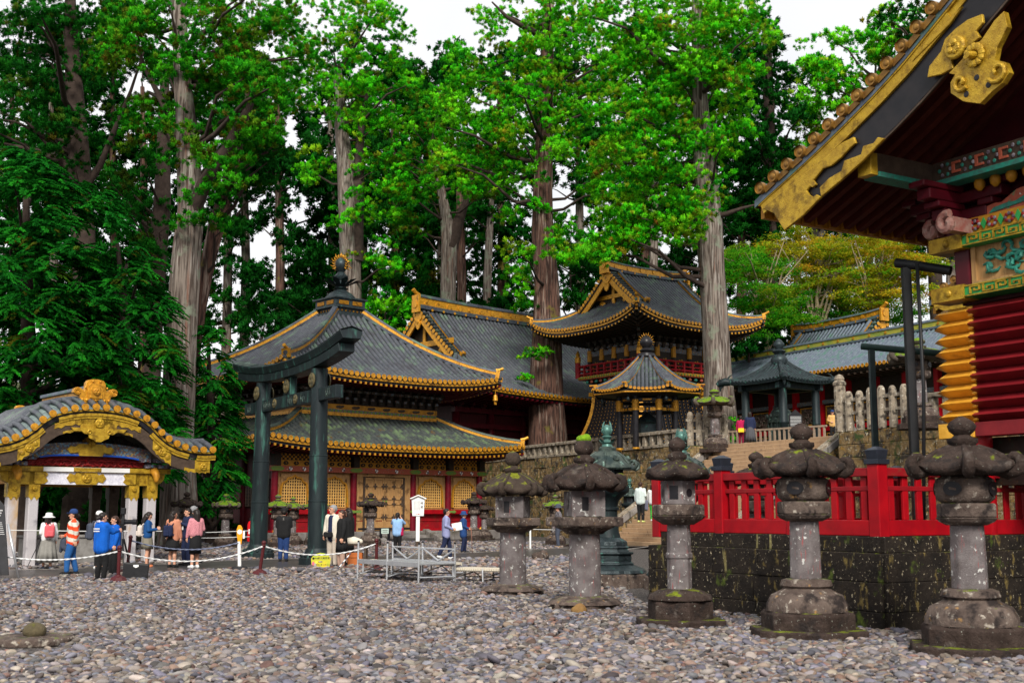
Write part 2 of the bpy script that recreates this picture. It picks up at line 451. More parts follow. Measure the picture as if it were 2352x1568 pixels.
# ---------------------------------------------------------------- roofs
def roof_side(mb, P0, P1, inn, D, zf, xl, xr, lift, dl, sp, rr, nx=22, nt=10, disc=1, base=0, tile=0, t1=1.0, th=.10):
    P0, P1, inn = Vector((*P0, 0)), Vector((*P1, 0)), Vector((*inn, 0))
    ex = P1 - P0; L = ex.length; ex.normalize()
    def pt(x, t, dz=0.0):
        a, b = xl(t), L - xr(t)
        w = max(b - a, .01)
        e = min(1.0, abs(2 * (x - a) / w - 1)) if w > .05 else 0
        d = D * t
        f = max(0.0, 1 - d / dl) ** 2
        q = P0 + ex * x + inn * d
        q.z = zf(t) + lift * e ** 3 * f + dz
        return q
    rows = []
    for j in range(nt + 1):
        t = t1 * j / nt
        a, b = xl(t), L - xr(t)
        rows.append([pt(a + (b - a) * i / nx, t) for i in range(nx + 1)])
    mb.grid(rows, base)
    mb.grid([[p - Vector((0, 0, th)) for p in r] for r in rows], base, True)
    mb.grid([[p - Vector((0, 0, th)) for p in rows[0]], rows[0]], base)
    n = max(2, int(round(L / sp)))
    for k in range(n):
        x = L * (k + .5) / n
        tm = t1
        for it in range(41):                      # where the hip cuts this roll
            t = t1 * it / 40
            if x < xl(t) + rr * .3 or x > L - xr(t) - rr * .3:
                tm = t; break
        if tm < .03: continue
        m_ = max(2, int(math.ceil(nt * tm / t1)))
        vs = []; fs = []
        for j in range(m_ + 1):
            c = pt(x, tm * j / m_)
            if j == 0: c = c - inn * .05
            for i in range(5):
                an = math.pi * i / 4
                vs.append(c + ex * (rr * math.cos(an)) + Vector((0, 0, rr * 1.15 * math.sin(an))))
        for j in range(m_):
            for i in range(4):
                fs.append((j * 5 + i, j * 5 + i + 1, (j + 1) * 5 + i + 1, (j + 1) * 5 + i))
        mb.add(vs, fs, tile)
        c = pt(x, 0) - inn * .06 + Vector((0, 0, rr * .25))
        r2 = rr * 1.12; nn = 10; vs = []
        for dd, q in ((0, 1), (.05, 1), (.05, .72), (.035, .68)):
            for i in range(nn):
                an = 2 * math.pi * i / nn
                vs.append(c - inn * dd + ex * (r2 * q * math.cos(an)) + Vector((0, 0, r2 * q * math.sin(an))))
        fs = [(r_ * nn + i, r_ * nn + (i + 1) % nn, (r_ + 1) * nn + (i + 1) % nn, (r_ + 1) * nn + i) for r_ in range(3) for i in range(nn)]
        fs.append(tuple(3 * nn + i for i in range(nn)))
        mb.add(vs, fs, disc)
    return pt

def eave_trim(mb, pt, L, inn, gold=0, dark=1, h=.12, n=24, lo=0.0, th=.10):
    """Gold fascia under the tile ends and a darker board set back beneath it."""
    inn = Vector((*inn, 0))
    path = [pt(L * i / n, 0, -th) for i in range(n + 1)]
    mb.sweep([p + inn * .05 for p in path], [(-.05, -h), (.05, -h), (.05, 0), (-.05, 0)], gold)
    mb.sweep([p + inn * .24 for p in path], [(-.1, -h * 2.2), (.1, -h * 2.2), (.1, -h * .6), (-.1, -h * .6)], dark)

def soffit(mb, pt, L, inn, D, zw, z_off=.34, step=.36, wood=0, tip=1, tw=.12, n=24, rows=2, cut=True):
    """Boarded eave underside with rafters, tips capped."""
    inn = Vector((*inn, 0))
    A = [pt(L * i / n, 0, -z_off) + inn * .2 for i in range(n + 1)]
    ex = (A[-1] - A[0]); ex.z = 0; ex.normalize()
    B = []
    for i in range(n + 1):
        x = L * i / n
        xx = min(max(x, D), L - D) if cut and L > 2 * D else x
        q = A[i] + inn * D + ex * (xx - x); q.z = zw
        B.append(q)
    mb.grid([A, B], wood, True)
    k = int(L / step)
    for j in range(k + 1):
        x = min(L - .05, .05 + step * j)
        a = pt(x, 0, -z_off - tw * .6)
        reach = min(D, max(.3, min(x, L - x))) if cut else D
        b_z = a.z + (zw - a.z) * (reach / D) - tw * .6
        b = a + inn * reach; b.z = b_z
        mb.bar(a + inn * .10, b, tw, tw, wood)
        mb.bar(a + inn * .06, a + inn * .10, tw * 1.06, tw * 1.06, tip)

def ridge(parent, path, w=.34, h=.42, gold=GOLD, dark=TILE, end=True, horn=True, name='hip_ridge'):
    mb = MB()
    mb.sweep(path, BOX(w * 1.1, h * .35, -.02), 0)
    mb.sweep(path, BOX(w * .8, h * .38, h * .33), 1)
    mb.sweep(path, [(-w / 2, h * .71), (w / 2, h * .71), (w * .42, h * .9), (0, h * 1.02), (-w * .42, h * .9)], 0)
    p, q = Vector(path[-1]), Vector(path[-2])
    d = (p - q).normalized()
    if end:
        mb.bar(p - d * .02 + Vector((0, 0, h * .45)), p + d * .22 + Vector((0, 0, h * .45)), w * 1.35, h * 1.05, 1)
        mb.tube([p + d * .22 + Vector((0, 0, h * .5)), p + d * .26 + Vector((0, 0, h * .5))], w * .36, 12, 0)
    if horn:
        mb.tube([p + Vector((0, 0, h)), p + d * .25 + Vector((0, 0, h * 1.15)), p + d * .48 + Vector((0, 0, h * 1.42))], [w * .26, w * .26, w * .3], 8, 1)
    return obj(name, mb, [dark, gold], parent)

def roofs_rect(parent, x0, x1, y0, y1, z0, z1, tx, ty, lift, conc, sp, rr, zw, ow, tmat=TILE, gmat=GOLD, sides='FRBL', trim=True, raf=(DKRED, GOLD), hips=True, hw=.34, hh=.42, name='roof', nt=10, sofstep=.36, horn=True):
    """Hipped roof from an eave rectangle to a top rectangle inset by tx, ty; wall line ow inside the eave at height zw."""
    Lx, Ly = x1 - x0, y1 - y0
    def zf(t): return z0 + (z1 - z0) * ((1 - conc) * t + conc * t * t)
    mb, tr, so = MB(), MB(), MB()
    S = {'F': ((x0, y0), (x1, y0), (0, 1), ty, tx, Lx), 'R': ((x1, y0), (x1, y1), (-1, 0), tx, ty, Ly),
         'B': ((x1, y1), (x0, y1), (0, -1), ty, tx, Lx), 'L': ((x0, y1), (x0, y0), (1, 0), tx, ty, Ly)}
    P = {}
    for s in sides:
        a, b, inn, D, ins, L = S[s]
        f = (lambda ins: (lambda t: ins * t))(ins)
        P[s] = roof_side(mb, a, b, inn, D, zf, f, f, lift, D * .8, sp, rr, nt=nt, tile=2)
        if trim: eave_trim(tr, P[s], L, inn)
        soffit(so, P[s], L, inn, ow, zw, step=sofstep)
    r = obj(name, mb, [TILED, gmat, TILEH if tmat is TILEG else TILER], parent, smooth=True, auto=50)
    if trim: obj('eave_fascia', tr, [gmat, BLACK], parent)
    obj('eave_soffit', so, list(raf), parent)
    if hips:
        for s, at0 in (('F', 1), ('F', 0), ('B', 1), ('B', 0)):
            if s not in P: continue
            a, b, inn, D, ins, L = S[s]
            path = [P[s](ins * t if at0 else L - ins * t, t) for t in [1 - i / 12 for i in range(12)] + [.045]]
            ridge(parent, path, hw, hh, gmat, tmat, horn=horn)
    return r, P, zf

def hip_gable(parent, L, Dp, z0, z1, g, lift, conc, sp, rr, zw, ow, tmat=TILE, gmat=GOLD, raf=(DKRED, GOLD), ridge_h=.8, gable=GOLD, sofstep=.36, desc=True):
    """Irimoya roof: eave rectangle 0..L x 0..Dp, ridge along x."""
    D = Dp / 2
    def zf(t): return z0 + (z1 - z0) * ((1 - conc) * t + conc * t * t)
    xin = lambda t: min(g, D * t)
    mb, tr, so = MB(), MB(), MB()
    kw = dict(lift=lift, dl=g * 1.1, sp=sp, rr=rr, tile=2)
    pf = roof_side(mb, (0, 0), (L, 0), (0, 1), D, zf, xin, xin, nt=16, **kw)
    pb = roof_side(mb, (L, Dp), (0, Dp), (0, -1), D, zf, xin, xin, nt=16, **kw)
    zs = lambda t: zf(g * 1.25 * t / D) if g * 1.25 < D else zf(t)
    gs = g * 1.25
    fs_ = lambda t: gs * t
    pr = roof_side(mb, (L, 0), (L, Dp), (-1, 0), gs, lambda t: zf(gs * t / D), fs_, fs_, **kw)
    pl = roof_side(mb, (0, Dp), (0, 0), (1, 0), gs, lambda t: zf(gs * t / D), fs_, fs_, **kw)
    for p_, l_, i_ in ((pf, L, (0, 1)), (pb, L, (0, -1)), (pr, Dp, (-1, 0)), (pl, Dp, (1, 0))):
        eave_trim(tr, p_, l_, i_); soffit(so, p_, l_, i_, ow, zw, step=sofstep)
    # verge tile ends along both gables
    for gx, sg in ((g, -1), (L - g, 1)):
        for side in (0, 1):
            t = g / D + .04
            while t < .97:
                y = D * t if side == 0 else Dp - D * t
                z = zf(t)
                mb.tube([(gx - sg * .55, y, z + .10), (gx + sg * .10, y, z + .06)], rr * 1.1, 8, 0)
                mb.tube([(gx + sg * .10, y, z + .06), (gx + sg * .15, y, z + .06)], rr * 1.25, 10, 1)
                t += sp * 1.02 / D / 1.35
    obj('roof', mb, [TILED, gmat, TILER if tmat is TILE else tmat], parent, smooth=True, auto=50)
    obj('eave_fascia', tr, [gmat, BLACK], parent)
    obj('eave_soffit', so, list(raf), parent)
    # gable walls, barge boards, pendant
    for gx, sg in ((g, -1), (L - g, 1)):
        pts = [(D * t, zf(t) - .12) for t in [g / D + (1 - g / D) * i / 10 for i in range(11)]]
        pts += [(Dp - y, z) for y, z in pts[::-1][1:]]
        gw = MB().prism(pts, gx - sg * .65, gx - sg * .75, 0, 'x')
        base_z = zf(g / D)
        gw.bx(gx - sg * .62, gx - sg * .50, D * .62, Dp - D * .62, base_z + (z1 - base_z) * .30, base_z + (z1 - base_z) * .40, 1)
        gw.bx(gx - sg * .62, gx - sg * .52, D - .15, D + .15, base_z + .4, z1 - .3, 1)
        for yy in (D * .78, Dp - D * .78):
            gw.sphere((gx - sg * .6, yy, base_z + (z1 - base_z) * .2), (.08, .35, .22), 10, 6, 1)
        obj('gable_wall', gw, [DARK, gmat], parent)
        bb = MB()
        for side in (0, 1):
            path = []
            for i in range(13):
                t = g / D * .75 + (1 - g / D * .75) * i / 12
                y = D * t if side == 0 else Dp - D * t
                path.append((gx - sg * .02, y, zf(t) - .16))
            bb.sweep(path, [(-.06, -.42), (.06, -.42), (.06, 0), (-.06, 0)], 0)
            bb.sweep([(x, y, z + .12) for x, y, z in path], [(-.09, -.12), (.09, -.12), (.09, 0), (-.09, 0)], 1)
        obj('bargeboard', bb, [gmat, BLACK], parent)
        pd = MB()
        out = [(-.55, 0), (-.38, -.32), (-.2, -.45), (-.28, -.75), (-.16, -1.0), (0, -1.12), (.16, -1.0), (.28, -.75), (.2, -.45), (.38, -.32), (.55, 0), (0, .22)]
        k = min(1.0, D / 6)
        pd.prism([(D + a * k, z1 - .45 + b_ * k) for a, b_ in out], gx + sg * .04, gx + sg * .12, 0, 'x')
        pd.sphere((gx + sg * .12, D, z1 - .95 * k), (.06, .16 * k, .16 * k), 10, 6, 0)
        obj('gable_pendant', pd, [gmat], parent)
    for s_, at0 in ((pf, 1), (pf, 0), (pb, 1), (pb, 0)):
        path = [s_(D * t if at0 else L - D * t, t) for t in [g / D * (1 - i / 8) for i in range(8)] + [.02]]
        ridge(parent, path, .3, .36, gmat, tmat)
    # main ridge
    rm = MB(); H = ridge_h
    path = [(g - .2 + (L - 2 * g + .4) * i / 16, D, z1 - .1 + .18 * abs(2 * i / 16 - 1) ** 3) for i in range(17)]
    rm.sweep(path, BOX(.62, H * .25), 0)
    rm.sweep(path, BOX(.44, H * .5, H * .25), 1)
    rm.sweep(path, [(-.3, H * .75), (.3, H * .75), (.24, H * .9), (0, H), (-.24, H * .9)], 0)
    n = int((L - 2 * g) / 1.1)
    for i in range(n):
        x = g + (L - 2 * g) * (i + .5) / n
        for sy in (-1, 1):
            rm.tube([(x, D + sy * .22, z1 + H * .42), (x, D + sy * .27, z1 + H * .42)], H * .2, 10, 1)
            rm.tube([(x + .5, D + sy * .3, z1 + H * .02), (x + .5, D + sy * .34, z1 + H * .02)], H * .09, 8, 1)
    for sx, xx in ((-1, g - .2), (1, L - g + .2)):
        rm.bx(xx, xx + sx * .18, D - .42, D + .42, z1 - .25, z1 + H * .95, 1)
        rm.tube([(xx + sx * .18, D, z1 + .35), (xx + sx * .24, D, z1 + .35)], .28, 12, 1)
        rm.tube([(xx - sx * .2, D, z1 + H), (xx + sx * .15, D, z1 + H + .12), (xx + sx * .4, D, z1 + H + .34)], [.13, .14, .16], 8, 1)
    obj('main_ridge', rm, [tmat, gmat], parent)
    if desc:
        for xx in (g + .75, L - g - .75):
            for s_ in (pf, pb):
                tA, tB = .95, g / D * 1.05
                path = [s_(xx, tA + (tB - tA) * i / 10) for i in range(11)]
                ridge(parent, path, .30, .36, gmat, tmat, name='descending_ridge')
    return zf, pf

def columns(parent, xs, y, z0, z1, r, m, cap=None, name='column'):
    for x in xs:
        mb = MB().lathe([(r, z0), (r, z1)], 14, (x, y, 0), 0)
        if cap:
            mb.lathe([(r * 1.06, z1 - cap), (r * 1.06, z1)], 14, (x, y, 0), 1)
            mb.lathe([(r * 1.12, z0), (r * 1.12, z0 + .12)], 14, (x, y, 0), 1)
        obj(name, mb, [m, GOLD], parent, smooth=True, auto=40)

def brackets(mb, x0, x1, y, z0, z1, step, m=0, tip=1, out=-1):
    """Rows of stepped bracket arms between beam and eave."""
    n = max(1, int(round((x1 - x0) / step)))
    H = z1 - z0
    for i in range(n + 1):
        x = x0 + (x1 - x0) * i / n
        for k in range(3):
            zz = z0 + H * (k + .5) / 3
            d = .22 + .30 * k
            mb.bx(x - .11, x + .11, y, y + out * d, zz - H * .13, zz + H * .10, m)
            mb.bx(x - .14 - .14 * k, x + .14 + .14 * k, y + out * (d - .14), y + out * (d + .02), zz + H * .04, zz + H * .17, 2)
            mb.bx(x - .09, x + .09, y + out * (d + .021), y + out * (d + .055), zz + H * .05, zz + H * .15, tip)
# ---------------------------------------------------------------- ground, path, terrace, hill
T = 5.1                                    # height of the upper terrace
E2, W2 = Vector((.9, .436, 0)), Vector((.436, -.9, 0))
def AB(a, b, z=0.0):
    v = E2 * a + W2 * b
    return Vector((v.x, v.y, z))
g_ = MB()
xs = [-400, -120, -60, -40, -30, -20, -12, -6, 0, 6, 12, 20, 30, 60, 120, 400]
ys = [-60, 0, 8, 14, 20, 28, 36, 44, 52, 60, 70, 85, 110, 160, 260, 600]
g_.grid([[(x, y, 0) for x in xs] for y in ys], 0)
tag(obj('ground', g_, GROUND), kind='structure')
pv = [G(*q) for q in [(-120, 1338), (0, 1332), (330, 1317), (517, 1309), (740, 1304), (1050, 1285), (1143, 1282), (1300, 1279), (1500, 1254)]]
pf_ = [G(*q) for q in [(-120, 1312), (0, 1309), (120, 1307), (336, 1298), (520, 1287), (760, 1280), (950, 1274), (1143, 1266), (1300, 1258)]] + [AB(30.6, -55)]
pv.append(AB(30.6, -42)); pf_
pm = MB()
pp = [Vector((p.x, p.y, .008)) for p in pv] + [Vector((p.x, p.y, .008)) for p in pf_[::-1]]
pm.add(pp, [tuple(range(len(pp)))])
tag(obj('path', pm, PAVE), kind='structure')
kb = MB()
kb.sweep([Vector((p.x, p.y, 0)) for p in pv], BOX(.22, .055, -.03), 0)
kb.sweep([Vector((p.x, p.y, 0)) for p in pf_[:9]], BOX(.22, .05, -.03), 0)
tag(obj('path_edging', kb, FNDN, bevel=.015), kind='structure')
# terrace: top sheet and its buried sides behind the retaining wall
tm = MB()
tp = [AB(36.35, -140), AB(36.35, -53.6), AB(38.1, -53.0), AB(38.1, -42.6), AB(36.35, -41.6), AB(36.35, 10), AB(160, 10), AB(160, -140)]
tm.add([(p.x, p.y, T) for p in tp] + [(p.x, p.y, -.5) for p in tp], [tuple(range(8))] + [(i, i + 8, (i + 1) % 8 + 8, (i + 1) % 8) for i in range(8)])
tag(obj('terrace', tm, SOIL), kind='structure')
hm = MB()
rows = []
for j in range(18):
    y = 96 + j * 14
    row = []
    for i in range(45):
        x = -210 + i * 9.5
        right = max(0, (x - 25) / 25)
        h = max(0, (y - 100) * .16) + min(14, right * 3.0) * max(0, min(1, (y - 92) / 30)) + 1.2 * math.sin(x * .11 + j) + (T - .6 if x > -5 else max(-.8, -.8 + (x + 40) * .12))
        row.append((x, y, h))
    rows.append(row)
hm.grid(rows, 0)
tag(obj('hillside', hm, SOIL, smooth=True), kind='structure')
sm_ = MB()
sm_.grid([[(x, y, .02 + .25 * (y - 44) / 20 * max(0, min(1, (-x - 16) / 3))) for x in [-60, -40, -30, -24, -20, -18]] for y in [42, 46, 52, 60, 70, 96]], 0)
tag(obj('forest_soil', sm_, SOIL), kind='structure')

# ---------------------------------------------------------------- stairs
st = thing('stone_staircase', 'broad worn tan stone staircase climbing to the upper terrace between mossy walls', 'staircase')
NS = 25
for i in range(NS):
    a0 = 30.5 + 7.4 * i / NS; a1 = 38.0
    z1 = T * (i + 1) / NS
    nseg = 3
    mb = MB()
    cuts = sorted([-52.2, -43.0] + [-52.2 + 9.2 * (k + random.uniform(.3, .7)) / nseg for k in range(nseg)])
    for k in range(len(cuts) - 1):
        p = AB((a0 + min(a0 + .75, a1)) / 2, (cuts[k] + cuts[k + 1]) / 2, z1 - T / NS / 2)
        mb.box(p, (min(a0 + .75, a1) - a0, cuts[k + 1] - cuts[k] - .012, T / NS), 0, rz=math.atan2(.436, .9))
    obj('step', mb, STEP, st, bevel=.02)
core = MB()
for b0, b1 in ((-52.15, -43.05),):
    q = [AB(30.9, b0, -.1), AB(38, b0, -.1), AB(38, b0, T - .3), AB(37.6, b0, T - .45), AB(30.9, b0, -.05)]
    q2 = [AB(30.9, b1, -.1), AB(38, b1, -.1), AB(38, b1, T - .3), AB(37.6, b1, T - .45), AB(30.9, b1, -.05)]
    core.add(q + q2, [(0, 1, 2, 3, 4), (9, 8, 7, 6, 5)] + [(i, i + 5, (i + 1) % 5 + 5, (i + 1) % 5) for i in range(5)])
obj('stair_core', core, STEP, st)
for b in (-52.55, -42.65):
    rl = MB()
    A_, B_ = AB(30.1, b, .25), AB(38.0, b, T + .30)
    rl.bar(A_, B_, .5, .28, 0)
    rl.bar(A_ + Vector((0, 0, .22)), B_ + Vector((0, 0, .22)), .34, .16, 1)
    sp = [AB(30.3, b, -.1), AB(38.0, b, -.1), AB(38.0, b, T + .2), AB(30.3, b, .2)]
    w_ = W2 * .2
    rl.add([p - w_ for p in sp] + [p + w_ for p in sp], [(0, 1, 2, 3), (7, 6, 5, 4)] + [(i, i + 4, (i + 1) % 4 + 4, (i + 1) % 4) for i in range(4)], 2)
    obj('handrail', rl, [FNDN, BALU, WALLS], st, bevel=.02)

# ---------------------------------------------------------------- retaining walls and balustrades on the terrace edge
def stone_wall(name, label, p0, p1, z0, z1, th, m, course=.5, batter=.0, jit=.035, seed=1, blk=1.1, gap=.014, bv=.03):
    """A wall of individually offset blocks, one mesh."""
    rd = random.Random(seed)
    p0, p1 = Vector(p0), Vector(p1)
    d = p1 - p0; L = d.length; d.normalize(); nrm = Vector((d.y, -d.x, 0))
    mb = MB()
    n = max(1, int(round((z1 - z0) / course)))
    h = (z1 - z0) / n
    for r in range(n):
        x = -rd.uniform(0, blk * .6) if r % 2 else 0.0
        while x < L - .01:
            w = rd.uniform(.7, 1.4) * blk
            a, b = max(0, x), min(L, x + w)
            if L - b < .25: b = L
            o = rd.uniform(-jit, jit) + batter * (1 - (r + .5) / n)
            c = p0 + d * (a + b) / 2 + nrm * (o - th / 2 + .06) + Vector((0, 0, z0 + h * (r + .5)))
            mb.box(c, (b - a - gap, th, h - gap * .7), 0, rz=math.atan2(d.y, d.x) + rd.uniform(-.008, .008))
            x = b if b == L else x + w
    o = obj(name, mb, m, bevel=bv)
    if label: tag(o, label, 'wall')
    return o
stone_wall('retaining_wall', 'long mossy tan retaining wall holding the terrace left of the stairs', AB(36.2, -112), AB(36.2, -53.7), -.1, T - .02, .6, WALLS, .62, .25, .06, 3, 1.3)
stone_wall('retaining_wall', 'lichen spotted retaining wall holding the terrace right of the stairs, behind the red fence', AB(36.2, -41.5), AB(36.2, -14), -.1, T - .02, .6, WALLS, .6, .25, .06, 5, 1.2)
stone_wall('side_wall', 'short mossy wall beside the top of the stairs under the picket fence', AB(36.1, -53.55), AB(38.3, -53.1), 1.0, T - .03, .5, WALLS, .6, .1, .04, 6, .8)

def balustrade(label, p0, p1, z, n, h=.85, posth=0.0, style='rail', m=BALU, w=.30):
    p0, p1 = Vector(p0), Vector(p1)
    d = p1 - p0; L = d.length; ang = math.atan2(d.y, d.x)
    t = thing('stone_balustrade' if m is BALU else 'wooden_railing', label, 'balustrade', (p0.x, p0.y, z), ang)
    if style == 'rail':
        obj('base_rail', MB().bx(0, L, -.22, .22, 0, .16), m, t, bevel=.02)
        obj('top_rail', MB().bx(-.05, L + .05, -.2, .2, h - .2, h), m, t, bevel=.035)
        for i in range(n):
            x = L * (i + .5) / n
            k = random.uniform(-.015, .015)
            obj('baluster', MB().bx(x - w / 2 + k, x + w / 2 + k, -.13, .13, .161, h - .201), m, t, bevel=.02)
    else:
        for zz in (h * .45, h * .78):
            obj('cross_rail', MB().bx(0, L, -.07, .07, zz - .07, zz + .07), m, t, bevel=.01)
        for i in range(n):
            x = L * (i + .5) / n
            hh = h + random.uniform(-.05, .06)
            mb = MB().lathe([(.19, 0), (.185, hh * .5), (.175, hh - .16), (.14, hh - .05), (.07, hh + .02)], 8, (x, 0, 0), rot=R(22.5))
            obj('picket', mb, m, t, bevel=.015)
    return t
balustrade('long stone balustrade on the terrace edge before the big red-barked cedar', AB(36.3, -100), AB(36.3, -54.2), T, 60, .92)
balustrade('short stone picket fence at the stair head beside the mossy lantern', AB(36.4, -53.75), AB(38.6, -52.9), T, 5, 1.75, style='picket')
balustrade('white spotted stone picket fence on the terrace right of the stairs', AB(36.3, -41.2), AB(36.3, -37.2), T, 6, 1.75, style='picket')
balustrade('stone balustrade with pale balusters farthest right on the terrace edge', AB(36.3, -37.0), AB(36.3, -24), T, 18, 1.25)
pp_ = MB().lathe([(.26, 0), (.26, 2.05), (.30, 2.08), (.30, 2.2), (.2, 2.3), (.24, 2.36), (.17, 2.5), (.04, 2.58)], 10)
po = tag(obj('stone_post', pp_, BALU, loc=AB(36.35, -41.5, T), bevel=.01), 'tall capped stone post at the right side of the stair head', 'post')
WOODR = mat('grey railing timber', (.33, .24, .17), (.22, .16, .12), 5, .8, 0, .2, 20)
def railing(label, p0, p1, z, n, h=.8):
    p0, p1 = Vector(p0), Vector(p1)
    d = p1 - p0; L = d.length
    t = thing('wooden_railing', label, 'railing', (p0.x, p0.y, z), math.atan2(d.y, d.x))
    for zz in (.12, h): obj('rail', MB().bx(0, L, -.05, .05, zz - .05, zz + .05), WOODR, t, bevel=.01)
    for i in range(n):
        x = L * (i + .5) / n
        obj('baluster', MB().bx(x - .05, x + .05, -.04, .04, .171, h - .051), WOODR, t)
    return t
pa, pb_ = W(1658, 1008, 65.5), W(1900, 1004, 60.5)
railing('low grey timber railing behind the two women at the stair head', (pa.x, pa.y, 0), (pb_.x, pb_.y, 0), T, 22)

# ---------------------------------------------------------------- river-stone gravel (nobody could count it)
def ico(sub):
    import bmesh
    bm = bmesh.new(); bmesh.ops.create_icosphere(bm, subdivisions=sub, radius=1)
    v = np.array([p.co[:] for p in bm.verts], dtype=np.float32)
    f = np.array([[q.index for q in p.verts] for p in bm.faces], dtype=np.int32)
    bm.free(); return v, f
ICO = {k: ico(k) for k in (1, 2, 3)}
def raw_mesh(name, V, Fc, col=None, smooth=True, k=3):
    me = bpy.data.meshes.new(name)
    me.vertices.add(len(V)); me.vertices.foreach_set('co', V.astype(np.float32).ravel())
    me.loops.add(Fc.size); me.loops.foreach_set('vertex_index', Fc.astype(np.int32).ravel())
    me.polygons.add(len(Fc)); me.polygons.foreach_set('loop_start', np.arange(0, Fc.size, k, dtype=np.int32))
    if smooth: me.polygons.foreach_set('use_smooth', np.ones(len(Fc), dtype=bool))
    if col is not None:
        a = me.color_attributes.new('Col', 'FLOAT_COLOR', 'POINT')
        a.data.foreach_set('color', np.concatenate([col, np.ones((len(col), 1))], 1).astype(np.float32).ravel())
    me.update(); me.validate()
    return me
PATHPOLY = [(p.x, p.y) for p in pp]
def in_path(x, y, poly=PATHPOLY):
    ins = np.zeros(len(x), bool); j = len(poly) - 1
    for i in range(len(poly)):
        xi, yi = poly[i]; xj, yj = poly[j]
        c = ((yi > y) != (yj > y)) & (x < (xj - xi) * (y - yi) / (yj - yi + 1e-9) + xi)
        ins ^= c; j = i
    return ins
PALETTE = np.array([(.20, .21, .27), (.15, .155, .19), (.28, .27, .28), (.33, .29, .25), (.24, .155, .13), (.38, .355, .32), (.10, .095, .10), (.19, .165, .15), (.30, .23, .18), (.24, .255, .30), (.50, .47, .43), (.32, .30, .29)])
PALP = np.array([.13, .09, .15, .11, .06, .12, .06, .08, .06, .07, .03, .04]); PALP = PALP / PALP.sum(); PALETTE = PALETTE * np.array([.84, .77, .745])
LCLEAR = [(G(px, py).x, G(px, py).y, r_) for px, py, r_ in ((1178, 1366, .60), (1344, 1398, .62), (1563, 1436, .68), (1856, 1462, .76), (2236, 1500, .76), (1398, 1346, .80))]
def stones(y0, y1, dens, sub, s0, s1, seed, name):
    r = np.random.default_rng(seed)
    wmax = .50 * y1
    n = int(dens * 2 * wmax * (y1 - y0))
    x = r.uniform(-wmax, wmax, n); y = r.uniform(y0, y1, n)
    k = (np.abs(x) < .46 * y + .8) & ~in_path(x, y)
    lim = (x * .9 + y * .436 < 35.9)
    wl = ~((x > 2.3) & ((x - 2.4) * .835 + (y - 21) * .55 > -.05))      # not inside the fence platform
    k &= lim & wl & ((x + 5.76) ** 2 + ((y - 14.45) * 1.3) ** 2 > .26)
    for lx, ly, lr in LCLEAR: k &= ((x - lx) ** 2 + (y - ly) ** 2 > lr * lr)
    x, y = x[k], y[k]; n = len(x)
    v, f = ICO[sub]
    s = r.uniform(s0, s1, n) * r.choice([.7, 1, 1, 1.25, 1.6], n, p=[.25, .3, .25, .15, .05])
    ax = np.stack([s, s * r.uniform(.6, .95, n), s * r.uniform(.32, .55, n)], 1)
    P = v[None] * (1 + .10 * np.sin(v[None] @ r.normal(0, 1.6, (n, 3, 3)).transpose(0, 2, 1) + r.uniform(0, 6, (n, 1, 3))))
    P = P * ax[:, None, :]
    yaw, tl, tl2 = r.uniform(0, 6.28, n), np.clip(r.normal(0, .22, n), -.45, .45), np.clip(r.normal(0, .22, n), -.45, .45)
    cy, sy = np.cos(yaw), np.sin(yaw)
    X = P[..., 0] * cy[:, None] - P[..., 1] * sy[:, None]; Y = P[..., 0] * sy[:, None] + P[..., 1] * cy[:, None]
    Z = P[..., 2] + X * np.tan(tl)[:, None] + Y * np.tan(tl2)[:, None]
    z0 = ax[:, 2] * r.uniform(.1, 1.1, n) + r.uniform(0, .018, n)
    V = np.stack([X + x[:, None], Y + y[:, None], Z + z0[:, None]], 2).reshape(-1, 3)
    Fc = (f[None] + (np.arange(n) * len(v))[:, None, None]).reshape(-1, 3)
    col = PALETTE[r.choice(len(PALETTE), n, p=PALP)] * r.uniform(.42, 1.25, (n, 1)) * r.uniform(.95, 1.05, (n, 3))
    col = np.repeat(col, len(v), 0)
    return V, Fc, col
parts = [stones(9.8, 15.5, 380, 2, .029, .055, 1, 'a'), stones(15.5, 30, 230, 1, .037, .062, 2, 'b'), stones(30, 64, 60, 1, .06, .095, 3, 'c')]
off = 0; VV = []; FF = []; CC = []
for V, Fc, col in parts:
    VV.append(V); FF.append(Fc + off); CC.append(col); off += len(V)
me = raw_mesh('gravel', np.concatenate(VV), np.concatenate(FF), np.concatenate(CC))
me.materials.append(STONEC)
tag(link('gravel', me), 'loose grey, blue and brown river stones covering the courtyard', None, None, 'stuff')
